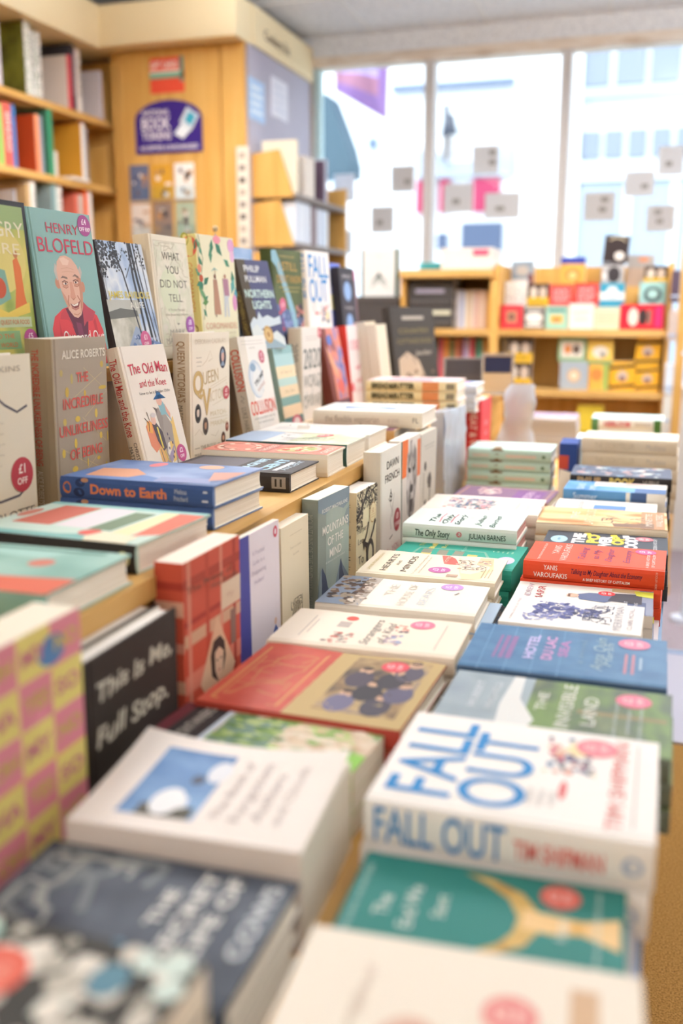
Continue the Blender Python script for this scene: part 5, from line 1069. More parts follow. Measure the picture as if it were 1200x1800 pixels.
# front rank, on the table against the lower riser
PK, YL = '#dd8a98', '#e3d27c'
chk = [('r', u * 0.25, v / 6.0, u * 0.25 + 0.25, v / 6.0 + 1 / 6.0, (PK, YL)[(u + v) % 2]) for u in range(4) for v in range(6)]
chk += [('t', s, u * 0.25 + 0.125, v / 6.0 + 0.083, 0.055, ('#c9b060', '#c8788a')[(u + v) % 2] if True else '', {'width': 0.19, 'bold': 0.03}) for i, (u, v, s) in enumerate([(u, v, ('NO', 'MY', 'OH', 'SO', 'YES', 'HA')[(u * 5 + v * 3) % 6]) for u in range(4) for v in range(6)])]
face_out(HB, 'pink and yellow chequered book standing at the left edge of the foreground', -0.469, 0.526, TAB, 0.0, -0.5, 0.242, 0.182, 0.046, '#e0b08c', art=chk + [('e', 0.76, 0.9, 0.11, 0.055, '#5a84b4'), ('l', [(0, 0.5), (1, 0.5)], 0.01, '#e6b06a')], hard=False, pages='#efe6d2')
fsart = [('t', 'This Is Me,', 0.52, 0.80, 0.095, '#cfc8b8', {'width': 0.82, 'shear': 0.15, 'wob': 0.08, 'bold': 0.02}), ('t', 'Full Stop.', 0.48, 0.56, 0.105, '#cfc8b8', {'width': 0.78, 'shear': 0.15, 'wob': 0.08, 'bold': 0.02}), ('e', 0.52, 0.24, 0.105, 0.105, '#d9403c'), ('e', 0.54, 0.26, 0.05, 0.05, '#d8685c')]
face_out(HB, 'black book with pale handwritten lettering and a red dot standing beside the chequered one', -0.474, 0.718, TAB, -0.3, -0.5, 0.184, 0.180, 0.022, '#332c28', art=fsart, pages=PAGEW)
face_out(HB, 'second copy of the black handwritten book, standing right behind it', -0.498, 0.722, TAB, -0.3, -0.5, 0.184, 0.180, 0.022, '#332c28', art=fsart, pages=PAGEW)
TART = '#c9553f'
face_out(PB, 'red tartan paperback with a dark haired woman in a diamond, standing against the lower riser', -0.480, 0.930, TAB, -1.0, -0.5, 0.223, 0.150, 0.036, TART, hard=False,
    art=[*[('r', 0, v, 1, v + h, c) for v, h, c in ((0.06, 0.06, '#d8a488'), (0.15, 0.03, '#b8402c'), (0.30, 0.10, '#d8806a'), (0.55, 0.07, '#cfa688'), (0.66, 0.03, '#a83a30'), (0.86, 0.05, '#a8402f'))], *[('r', u, 0, u + w, 1, c) for u, w, c in ((0.06, 0.05, '#d8907a'), (0.36, 0.06, '#b84834'), (0.62, 0.04, '#d8907a'), (0.86, 0.05, '#a83c30'))],
         ('r', 0.64, 0.63, 1.0, 0.78, '#dcc8ae'), ('t', 'Wigs', 0.8, 0.70, 0.03, '#c8a890', {}), ('t', 'The Prime of', 0.45, 0.845, 0.035, '#6a4a3c', {'width': 0.8}), ('t', 'Miss Brodie', 0.7, 0.80, 0.03, '#7a5a4a', {'width': 0.5}),
         ('p', [(0.55, 0.62), (0.88, 0.28), (0.55, 0.02), (0.24, 0.30)], '#dcb898'), ('p', [(0.44, 0.30), (0.42, 0.42), (0.48, 0.49), (0.60, 0.50), (0.68, 0.45), (0.70, 0.36), (0.64, 0.28), (0.66, 0.40), (0.58, 0.44), (0.50, 0.42), (0.50, 0.32), (0.56, 0.24)], '#40302c'), ('p', [(0.5, 0.42), (0.58, 0.44), (0.65, 0.40), (0.63, 0.30), (0.57, 0.26), (0.51, 0.31)], '#e2c0a4'), ('e', 0.54, 0.37, 0.015, 0.007, '#4a3a34'), ('e', 0.61, 0.37, 0.015, 0.007, '#4a3a34'), ('l', [(0.55, 0.31), (0.60, 0.31)], 0.012, '#b86a60'), ('p', [(0.42, 0.2), (0.56, 0.25), (0.68, 0.2), (0.60, 0.07)], '#d8a890'), ('r', 0.80, 0.40, 0.90, 0.60, '#8a6a60'), ('e', 0.88, 0.12, 0.1, 0.08, '#8a5448')],
    sp=[*[('r', s, 0, s + w, 1, c) for s, w, c in ((0.1, 0.04, '#a83c30'), (0.2, 0.08, '#d8a48a'), (0.42, 0.05, '#d8907a'), (0.62, 0.07, '#cf9c80'), (0.8, 0.12, '#d8b088'))]])
face_out(PB, 'pale lilac paperback with a small blue figure between the tartan and cream books', -0.490, 1.112, TAB, -2.0, 0.5, 0.207, 0.133, 0.009, '#e4dce4', hard=False, spine='#4a4c9c', back='#4a4c9c',
    art=[*bands(['A Practical', 'Guide to a', 'Disappearing', 'Husband'], 0.46, 0.86, 0.065, 0.03, '#b9aec0', maxw=0.75), ('p', [(0.76, 0.10), (0.92, 0.10), (0.92, 0.24), (0.86, 0.28), (0.80, 0.24)], '#5468b0'), ('e', 0.86, 0.305, 0.035, 0.025, '#dcbcae'), ('e', 0.90, 0.93, 0.055, 0.04, '#d4566a'), ('e', 0.90, 0.93, 0.025, 0.02, '#e4dce4')])
face_out(PB, 'thin cream paperback with a small pencil sketch, left of the grey mountain book', -0.492, 1.270, TAB, -1.0, 0.5, 0.187, 0.112, 0.020, '#e9dcc0', hard=False,
    art=[('t', 'Down to a Sunless', 0.5, 0.80, 0.022, '#c4b498', {'maxw': 0.7}), ('t', 'Sea Journal', 0.5, 0.74, 0.02, '#c4b498', {'maxw': 0.4}), ('r', 0.3, 0.9, 0.75, 0.905, '#d0c0a0'), *scrawl(61, 24, 0.3, 0.14, 0.72, 0.36, 0.018, '#a89c84'), *blots(62, 8, 0.36, 0.16, 0.66, 0.34, 0.07, ['#b8ac94', '#9a8e78', '#c8bca4'])])
MTN = mottle('mountain_mist_print', ['#8fa09c', '#a3b0a6', '#96a4a0'], (12, 12, 12), 2, 0.42)
face_out(PB, 'grey blue paperback with jagged dark mountains standing against the lower riser', -0.483, 1.401, TAB, -4.0, -0.4, 0.205, 0.135, 0.028, MTN, hard=False, spine='#8a948c',
    art=[('r', 0, 0.90, 1, 1, '#7b8d98'), ('p', [(0, 0.9), (0.2, 0.86), (0.5, 0.9), (0.8, 0.84), (1, 0.88), (1, 1), (0, 1)], '#7f909c'), ('p', [(0.8, 0.75), (1, 0.66), (1, 0.84), (0.9, 0.82)], '#869698'),
         ('p', [(0, 0.24), (0.1, 0.44), (0.18, 0.36), (0.32, 0.25), (0.45, 0.2), (0.6, 0.27), (0.72, 0.42), (0.80, 0.36), (1, 0.24), (1, 0), (0, 0)], '#75828e'), ('p', [(0, 0.12), (0.1, 0.24), (0.12, 0.45), (0.16, 0.42), (0.24, 0.36), (0.32, 0.22), (0.38, 0.16), (0.5, 0.12), (0.62, 0.2), (0.70, 0.42), (0.73, 0.43), (0.78, 0.33), (0.88, 0.22), (1, 0.18), (1, 0), (0, 0)], '#4d566c'), ('p', [(0.02, 0.3), (0.09, 0.43), (0.12, 0.30), (0.1, 0.16), (0, 0.1)], '#8c9aa0'), ('p', [(0.52, 0.22), (0.68, 0.4), (0.66, 0.24), (0.56, 0.12)], '#8494a0'), ('p', [(0, 0.05), (0.3, 0.1), (0.5, 0.05), (0.8, 0.12), (1, 0.08), (1, 0), (0, 0)], '#44506a'),
         ('t', 'ROBERT MACFARLANE', 0.52, 0.895, 0.030, '#e2e2dc', {'width': 0.82, 'bold': 0.015}), ('t', 'MOUNTAINS', 0.54, 0.735, 0.066, '#eeeae2', {'width': 0.83, 'bold': 0.012}), ('t', 'OF THE', 0.54, 0.630, 0.066, '#eeeae2', {'width': 0.50, 'bold': 0.012}), ('t', 'MIND', 0.54, 0.527, 0.066, '#eeeae2', {'width': 0.38, 'bold': 0.012}), ('t', 'A History of a Fascination', 0.54, 0.465, 0.016, '#d6d8d2', {'width': 0.62})],
    sp=[('t', 'MOUNTAINS OF THE MIND', 0.37, 0.5, 0.36, '#b4b8b0', {'width': 0.5}), ('t', 'ROBERT MACFARLANE', 0.76, 0.5, 0.3, '#a8a8a4', {'width': 0.36})])
CRM = '#e6d8b4'
leaves = blots(64, 130, 0.0, 0.80, 1.0, 1.0, 0.028, ['#3f3a36', '#4a443e', '#544c44'], 0.7) + blots(65, 60, 0.0, 0.62, 0.30, 0.84, 0.028, ['#3f3a36', '#4a443e', '#544c44'], 0.7) + blots(66, 26, 0.62, 0.72, 0.98, 0.86, 0.024, ['#4a443e', '#544c44'], 0.7)
face_out(PB, 'cream paperback with a black tree, a tyre swing and a swinging child', -0.479, 1.600, TAB, -2.5, -0.2, 0.180, 0.113, 0.036, CRM, hard=False, pages=PAGEW,
    art=[('l', [(0.0, 0.72), (0.22, 0.80), (0.45, 0.93), (0.6, 1.0)], 0.07, '#4a403a'), ('l', [(0.22, 0.79), (0.30, 0.92), (0.25, 1.0)], 0.035, '#4a403a'), ('l', [(0.45, 0.92), (0.6, 0.88), (0.75, 0.95), (1.0, 0.97)], 0.03, '#4a403a'), ('l', [(0.6, 0.89), (0.72, 0.80)], 0.02, '#4a403a')] + leaves +
        [('l', [(0.62, 0.85), (0.62, 0.44)], 0.010, '#5a5048'), ('p', [(0.68 + 0.20 * math.cos(i * 0.2618), 0.29 + 0.165 * math.sin(i * 0.2618)) for i in range(24)], '#4c4742'), ('e', 0.685, 0.29, 0.105, 0.105, CRM),
         ('p', [(0.30, 0.47), (0.36, 0.50), (0.44, 0.45), (0.58, 0.42), (0.66, 0.44), (0.74, 0.47), (0.70, 0.41), (0.58, 0.37), (0.48, 0.38), (0.40, 0.41), (0.36, 0.37), (0.33, 0.42)], '#443e3a'), ('l', [(0.40, 0.46), (0.52, 0.54), (0.58, 0.64)], 0.05, '#443e3a'), ('l', [(0.70, 0.45), (0.84, 0.53), (0.92, 0.62)], 0.06, '#443e3a'), ('p', [(0.86, 0.54), (0.97, 0.60), (0.95, 0.64), (0.88, 0.62)], '#443e3a'), ('l', [(0.50, 0.40), (0.50, 0.33)], 0.04, '#443e3a'),
         ('t', 'Harper', 0.27, 0.605, 0.055, '#6a5f50', {'width': 0.44, 'narrow': 0.5}), ('t', 'Lee', 0.19, 0.495, 0.06, '#6a5f50', {'width': 0.24}), ('t', 'To', 0.22, 0.30, 0.085, '#5f564a', {'width': 0.26}), ('t', 'Kill a', 0.30, 0.135, 0.085, '#5f564a', {'width': 0.46}), ('l', [(0.12, 0.2), (0.16, 0.08), (0.3, 0.0)], 0.02, '#4a443e'), ('l', [(0.15, 0.1), (0.1, 0.0)], 0.02, '#4a443e'),
         ('e', 0.80, 0.715, 0.155, 0.105, '#c89a62'), ('e', 0.80, 0.715, 0.142, 0.097, '#e9d6ac'), ('t', '50', 0.80, 0.735, 0.05, '#c08a58', {}), ('r', 0.70, 0.69, 0.90, 0.694, '#c89a62'), ('r', 0.72, 0.665, 0.88, 0.669, '#c89a62')],
    sp=[('t', 'To Kill a Mockingbird', 0.68, 0.5, 0.4, '#5f564a', {'width': 0.5}), ('t', 'Harper Lee', 0.24, 0.5, 0.36, '#7a6f60', {'width': 0.24})])
face_out(HB, 'tall off white hardback with thin black capitals and a red sticker beside the tyre swing', -0.470, 1.732, TAB, -1.0, 0.5, 0.233, 0.156, 0.034, '#e2ddd2', spine='#d9cfbf', pages=PAGEW, back='#d8d0c2',
    art=[('r', 0.965, 0, 1.0, 1, '#2f5a44'), ('t', 'DAWN', 0.55, 0.865, 0.064, '#3f3a36', {'width': 0.54}), ('t', 'FRENCH', 0.53, 0.755, 0.064, '#3f3a36', {'width': 0.66}),
         *[('l', p, 0.012, '#8f8a82') for p in ([(0.5, 0.58), (0.45, 0.52), (0.52, 0.46), (0.44, 0.38), (0.48, 0.30)], [(0.62, 0.60), (0.55, 0.50), (0.54, 0.40)], [(0.36, 0.58), (0.42, 0.55)])], ('l', [(0.47, 0.625), (0.42, 0.59), (0.43, 0.55), (0.50, 0.55), (0.52, 0.59), (0.47, 0.625), (0.47, 0.65)], 0.022, '#4a4640'), ('l', [(0.44, 0.59), (0.50, 0.58)], 0.02, '#4a4640'), ('l', [(0.40, 0.225), (0.48, 0.235), (0.54, 0.245)], 0.018, '#6a645c'),
         ('t', 'ME - YOU', 0.50, 0.125, 0.052, '#c48a90', {'width': 0.74}), ('t', 'A DIARY', 0.5, 0.05, 0.03, '#6a625c', {'width': 0.4}), ('s', ['£8', 'OFF RRP'], 0.76, 0.35, 0.15, '#a84a50', '#f0dcd8')],
    sp=[('t', 'DAWN', 0.33, 0.70, 0.30, '#2f2c2a', {'width': 0.16}), ('t', 'FRENCH', 0.345, 0.27, 0.30, '#2f2c2a', {'width': 0.20}), ('t', 'ME - YOU', 0.66, 0.5, 0.3, '#b87a80', {'width': 0.22})])
LION = mottle('charcoal_portrait_print', ['#4f4a48', '#8a8480', '#c9c2bc', '#dcd6d0'], (45, 22, 22), 4, 0.42)
face_out(PB, 'white book with a charcoal grey whiskered face and orange corner blocks', -0.474, 1.912, TAB, -1.0, 0.0, 0.231, 0.152, 0.030, '#dcd4ca', hard=False,
    art=[('r', 0, 0.66, 0.30, 1, '#e8783c'), ('r', 0.82, 0.6, 1, 0.95, '#dc7a50'), ('p', [(0.3, 0.3), (0.2, 0.6), (0.26, 0.85), (0.4, 0.97), (0.6, 0.98), (0.76, 0.86), (0.8, 0.6), (0.66, 0.3), (0.5, 0.22)], LION), ('p', [(0.4, 0.42), (0.6, 0.42), (0.55, 0.3), (0.45, 0.3)], '#565050'), ('p', [(0.3, 0.74), (0.46, 0.71), (0.44, 0.67), (0.32, 0.69)], '#3a3634'), ('p', [(0.56, 0.71), (0.72, 0.74), (0.7, 0.69), (0.58, 0.67)], '#3a3634'), ('e', 0.51, 0.52, 0.08, 0.04, '#4a4442'),
         ('t', 'HEATHCLIFF', 0.5, 0.12, 0.07, '#8a847e', {'width': 0.8}), ('t', 'A Life', 0.5, 0.05, 0.03, '#a8a098', {})], sp=[('t', 'Heathcliff', 0.4, 0.5, 0.4, '#9a948c', {'width': 0.4})])
face_out(PB, 'pale grey book with an ink drawing of a small figure beside the plastic wrap', -0.474, 2.073, TAB, -2.0, -0.8, 0.226, 0.140, 0.030, '#d0cbc0', hard=False,
    art=[('r', 0.2, 0.86, 0.85, 0.868, '#a8a298'), ('r', 0.25, 0.83, 0.8, 0.836, '#a8a298'), ('p', [(0.5, 0.55), (0.62, 0.58), (0.7, 0.5), (0.66, 0.4), (0.5, 0.42)], '#5a544e'), ('l', [(0.62, 0.4), (0.6, 0.3), (0.66, 0.2)], 0.05, '#4a4642'), ('e', 0.48, 0.5, 0.05, 0.04, '#7a746c'), ('p', [(0.25, 0.3), (0.4, 0.32), (0.36, 0.22), (0.26, 0.22)], '#6f6a64'), ('l', [(0.2, 0.6), (0.2, 0.3)], 0.03, '#8a847c'), ('e', 0.28, 0.66, 0.06, 0.05, '#5f5a54')])
# wrapped book
PLAS = bpy.data.materials.new('clear_plastic_wrap'); PLAS.use_nodes = True
nt = PLAS.node_tree; b = nt.nodes['Principled BSDF']
b.inputs['Base Color'].default_value = lin('#d4dcea'); b.inputs['Roughness'].default_value = 0.12; b.inputs['Specular IOR Level'].default_value = 0.8
tr = nt.nodes.new('ShaderNodeBsdfTransparent'); mx = nt.nodes.new('ShaderNodeMixShader'); mx.inputs['Fac'].default_value = 0.8
nt.links.new(tr.outputs[0], mx.inputs[1]); nt.links.new(b.outputs[0], mx.inputs[2]); nt.links.new(mx.outputs[0], nt.nodes['Material Output'].inputs[0])
def crumple(mesh, P, nu, nv, seed, amp, m):
    g = rnd(seed)
    vs = []
    for j in range(nv + 1):
        for i in range(nu + 1):
            x, y, z, n = P(i / nu, j / nv)
            a = g.uniform(-amp, amp)
            vs.append((x + n[0] * a, y + n[1] * a, z + n[2] * a))
    mesh.add(vs, [(j * (nu + 1) + i, j * (nu + 1) + i + 1, (j + 1) * (nu + 1) + i + 1, (j + 1) * (nu + 1) + i) for j in range(nv) for i in range(nu)], m)
STONE = mottle('ochre_stone_print', ['#8a7a5c', '#a8936c', '#c0ac88'], (40, 40, 40), 3, 0.4)
w = face_out(HB, 'plastic wrapped book with an ochre stone cover beside the upright red book', -0.480, 2.365, TAB, -5.0, 1.0, 0.236, 0.200, 0.030, STONE, spine='#9a8664', art=[('r', 0, 0.55, 1, 1, '#8e9cb8'), *blots(67, 16, 0, 0.1, 1, 0.5, 0.1, ['#7f6c4c', '#b8a47c', '#6f6248'])])
q = Mesh()
crumple(q, lambda u, v: (-0.004 + 0.208 * u, 0.02 + 0.225 * v, 0.034, (0, 0, 1)), 16, 14, 3, 0.003, PLAS)
crumple(q, lambda u, v: (-0.005, 0.02 + 0.225 * v, -0.002 + 0.036 * u, (1, 0, 0)), 4, 14, 4, 0.0015, PLAS)
crumple(q, lambda u, v: (-0.004 + 0.208 * u, 0.243, -0.002 + 0.036 * v, (0, 1, 0)), 14, 3, 5, 0.0025, PLAS)
q.build('plastic_wrap', w, True)
face_out(HB, 'bright red hardback standing with white spine lettering beyond the plastic wrapped book', -0.458, 2.790, TAB, -1.0, 0.0, 0.236, 0.160, 0.046, '#e0525c', spine='#d23c46', art=[*bands(['READ', 'AND', 'WRITE'], 0.5, 0.7, 0.13, 0.06, '#f0c8cc', maxw=0.7), ('e', 0.5, 0.25, 0.2, 0.08, '#e88890')], sp=[('t', 'HEAT & WAR', 0.42, 0.5, 0.42, '#f4d8d8', {'width': 0.6, 'bold': 0.02})])
# clear bag propped on the table behind
t = thing('clear_plastic_bag', 'crumpled clear plastic bag standing upright left of the grey magazines', 'bag', (-0.40, 3.02, EYE + TAB))
q = Mesh()
def bag(side):
    def P(u, v):
        wd = 0.075 - 0.042 * v + 0.008 * math.sin(v * 9)
        a = u * 2 * math.pi
        return (wd * math.cos(a) + 0.03 * v, 0.03 * (1.1 - 0.6 * v) * math.sin(a) + 0.02 * math.sin(v * 5), 0.27 * v, (math.cos(a), math.sin(a), 0))
    return P
crumple(q, bag(1), 18, 14, 9, 0.006, PLAS); q.build('film', t, True)

# second rank, on the lower step against the upper riser
face_out(HB, 'cream hardback with dark curling lines and a red sticker beside the grey beige one', -0.814, 0.985, LOW, -1.0, -0.8, 0.232, 0.160, 0.034, '#e2d8c2',
    art=[('l', [(0.35, 0.80), (0.5, 0.78), (0.62, 0.72), (0.78, 0.67), (0.92, 0.70)], 0.022, '#5f5a60'), ('l', [(0.3, 0.2), (0.5, 0.17), (0.75, 0.18), (0.92, 0.24)], 0.022, '#5f5a60'), ('t', 'PIP JENKINS', 0.5, 0.92, 0.032, '#a89e8c', {'width': 0.7}), *bands(['a story of all the', 'things we leave', 'behind us on the', 'way to finding', 'a home'], 0.5, 0.62, 0.06, 0.014, '#bcb09c', maxw=0.7), ('t', 'CHARLOTTE', 0.55, 0.075, 0.045, '#5f5850', {'width': 0.8}), ('s', ['£1', 'OFF'], 0.80, 0.30, 0.15, '#b8434c', '#f6e6e0')])
GRY = '#a89a88'
face_out(HB, 'grey beige hardback with coral capitals and gold flecks standing on the lower step', -0.822, 1.209, LOW, 1.5, -1.0, 0.249, 0.155, 0.044, GRY, spine='#a8977c',
    art=[*[('l', p, 0.006, '#c4b088') for p in ([(0.55, 0.82), (0.98, 0.66), (0.55, 0.52)], [(0.5, 0.52), (0.95, 0.34)], [(0.1, 0.36), (0.6, 0.22)], [(0.25, 0.62), (0.9, 0.78)], [(0.6, 0.24), (0.95, 0.14)], [(0.3, 0.10), (0.75, 0.26)])],
         *[('e', u, v, a, b, c) for u, v, a, b, c in ((0.90, 0.83, 0.03, 0.02, '#c4a858'), (0.15, 0.80, 0.025, 0.02, '#b8a468'), (0.33, 0.76, 0.02, 0.03, '#c0ac68'), (0.24, 0.685, 0.032, 0.03, '#ccac50'), (0.56, 0.665, 0.02, 0.02, '#ccac50'), (0.90, 0.685, 0.075, 0.012, '#c8aa50'), (0.18, 0.51, 0.03, 0.022, '#c4ac60'), (0.41, 0.515, 0.045, 0.018, '#dcbc54'), (0.76, 0.53, 0.025, 0.028, '#dcc060'), (0.36, 0.37, 0.025, 0.03, '#d8b850'), (0.84, 0.385, 0.025, 0.022, '#dcc060'), (0.97, 0.37, 0.012, 0.032, '#ccb058'), (0.14, 0.325, 0.028, 0.026, '#d8ba54'), (0.57, 0.235, 0.012, 0.028, '#d4b654'), (0.33, 0.215, 0.05, 0.018, '#d8ba54'), (0.78, 0.245, 0.03, 0.012, '#d4b654'), (0.15, 0.175, 0.02, 0.028, '#c0aa50'), (0.93, 0.185, 0.02, 0.022, '#c0a850'), (0.18, 0.06, 0.03, 0.026, '#8a7434'))],
         ('t', 'ALICE ROBERTS', 0.57, 0.905, 0.047, '#e6dece', {'width': 0.80, 'bold': 0.02}), ('t', 'THE', 0.52, 0.765, 0.058, '#d65c54', {'width': 0.22, 'bold': 0.012}), ('t', 'INCREDIBLE', 0.53, 0.615, 0.062, '#d65c54', {'width': 0.74, 'bold': 0.010}), ('t', 'UNLIKELINESS', 0.53, 0.455, 0.062, '#d65c54', {'width': 0.90, 'bold': 0.010}), ('t', 'OF BEING', 0.55, 0.305, 0.062, '#d65c54', {'width': 0.60, 'bold': 0.010}), ('t', 'EVOLUTION AND', 0.56, 0.165, 0.026, '#cc6a60', {'width': 0.54}), ('t', 'THE MAKING OF US', 0.56, 0.095, 0.026, '#cc6a60', {'width': 0.62})],
    sp=[('t', 'THE INCREDIBLE UNLIKELINESS OF BEING', 0.40, 0.42, 0.24, '#c0584c', {'width': 0.68, 'bold': 0.02}), ('t', 'ALICE ROBERTS', 0.87, 0.42, 0.2, '#d8cfc0', {'width': 0.2})])
RD = '#cc3f54'
face_out(HB, 'off white hardback with red scratchy title and a donkey cartoon, leaning back', -0.768, 1.390, LOW, -3.0, 13.0, 0.231, 0.145, 0.024, '#ece2d6', spine='#e8dac6',
    art=[('t', 'The Old Man', 0.53, 0.835, 0.075, RD, {'width': 0.82, 'wob': 0.07, 'narrow': 0.8, 'bold': 0.008}), ('t', 'and the Knee', 0.56, 0.725, 0.052, RD, {'width': 0.58, 'wob': 0.06}), ('t', 'How to be a Golden Oldie', 0.56, 0.655, 0.021, '#6a5f5c', {'width': 0.66}),
         ('p', [(0.20, 0.42), (0.30, 0.46), (0.40, 0.40), (0.42, 0.26), (0.30, 0.22), (0.22, 0.28)], '#dd8a6a'), ('p', [(0.24, 0.46), (0.34, 0.44), (0.32, 0.36), (0.22, 0.38)], '#e8a85c'), ('p', [(0.62, 0.36), (0.82, 0.46), (0.84, 0.16), (0.62, 0.12)], '#e8c476'), ('p', [(0.36, 0.24), (0.52, 0.30), (0.52, 0.12), (0.38, 0.10)], '#e2b070'), ('p', [(0.48, 0.08), (0.62, 0.14), (0.72, 0.26), (0.60, 0.20), (0.44, 0.12)], '#a898b0'),
         ('p', [(0.49, 0.44), (0.58, 0.50), (0.68, 0.48), (0.76, 0.40), (0.72, 0.24), (0.66, 0.28), (0.58, 0.27), (0.54, 0.20), (0.50, 0.30)], '#a59a92'), ('p', [(0.47, 0.52), (0.55, 0.54), (0.60, 0.46), (0.55, 0.36), (0.50, 0.40), (0.48, 0.46)], '#9a8e86'), ('p', [(0.43, 0.55), (0.52, 0.53), (0.50, 0.50)], '#6f625c'), ('l', [(0.52, 0.30), (0.52, 0.20), (0.56, 0.14)], 0.03, '#a59a92'), ('l', [(0.70, 0.28), (0.72, 0.18), (0.70, 0.10)], 0.03, '#a59a92'),
         ('p', [(0.56, 0.56), (0.64, 0.60), (0.76, 0.50), (0.78, 0.42), (0.68, 0.48), (0.58, 0.48)], '#8ab4bc'), ('p', [(0.70, 0.56), (0.78, 0.48), (0.76, 0.44), (0.70, 0.50)], '#e0a894'), ('e', 0.60, 0.585, 0.06, 0.035, '#e0b09c'), ('p', [(0.48, 0.60), (0.56, 0.615), (0.58, 0.66), (0.66, 0.65), (0.68, 0.61), (0.76, 0.60), (0.68, 0.63), (0.56, 0.63)], '#3f74a8'),
         ('p', [(0.34, 0.43), (0.42, 0.44), (0.52, 0.36), (0.54, 0.24), (0.46, 0.22), (0.38, 0.30)], '#5a5056'), ('e', 0.385, 0.455, 0.05, 0.035, '#e2b8a6'), ('e', 0.40, 0.49, 0.055, 0.018, '#cfc6c4'), ('l', [(0.43, 0.40), (0.46, 0.24)], 0.03, '#d8c25a'), ('l', [(0.47, 0.22), (0.52, 0.14), (0.60, 0.10)], 0.022, '#c8b060'), ('l', [(0.40, 0.24), (0.44, 0.06)], 0.016, '#8a7a70'), ('l', [(0.21, 0.48), (0.28, 0.44), (0.25, 0.38)], 0.012, '#5a4f4c'), ('l', [(0.28, 0.52), (0.30, 0.46)], 0.01, '#5a4f4c'), *[('e', 0.64 + 0.05 * math.sin(i * 2.4), 0.16 + 0.035 * i, 0.012, 0.012, '#5a5060') for i in range(6)],
         ('t', 'CHRISTOPHER MATTHEW', 0.55, 0.035, 0.026, '#4f4846', {'width': 0.66}), ('s', ['£2', 'OFF'], 0.83, 0.175, 0.105, '#c85a8c', '#f8e6ee')],
    sp=[('t', 'The Old Man and the Knee', 0.355, 0.5, 0.56, '#cc4a44', {'width': 0.55, 'wob': 0.05, 'bold': 0.01}), ('t', 'CHRISTOPHER', 0.80, 0.70, 0.26, '#4a4440', {'width': 0.25}), ('t', 'MATTHEW', 0.79, 0.28, 0.26, '#4a4440', {'width': 0.18})])
GLD = '#c9ab72'
def cameo(u, v, r, bgc, skin='#d8b49c', hair='#3a3438'):
    return [('e', u, v, r, r * 1.0, bgc), ('e', u, v + 0.01, r * 0.42, r * 0.5, skin), ('p', [(u - r * 0.5, v), (u - r * 0.45, v + r * 0.55), (u, v + r * 0.8), (u + r * 0.5, v + r * 0.5), (u + r * 0.35, v + r * 0.45), (u - r * 0.3, v + r * 0.4)], hair), ('p', [(u - r * 0.6, v - r * 0.75), (u - r * 0.2, v - r * 0.35), (u + r * 0.2, v - r * 0.35), (u + r * 0.6, v - r * 0.75)], skin if hair == '#d8d4cc' else hair)]
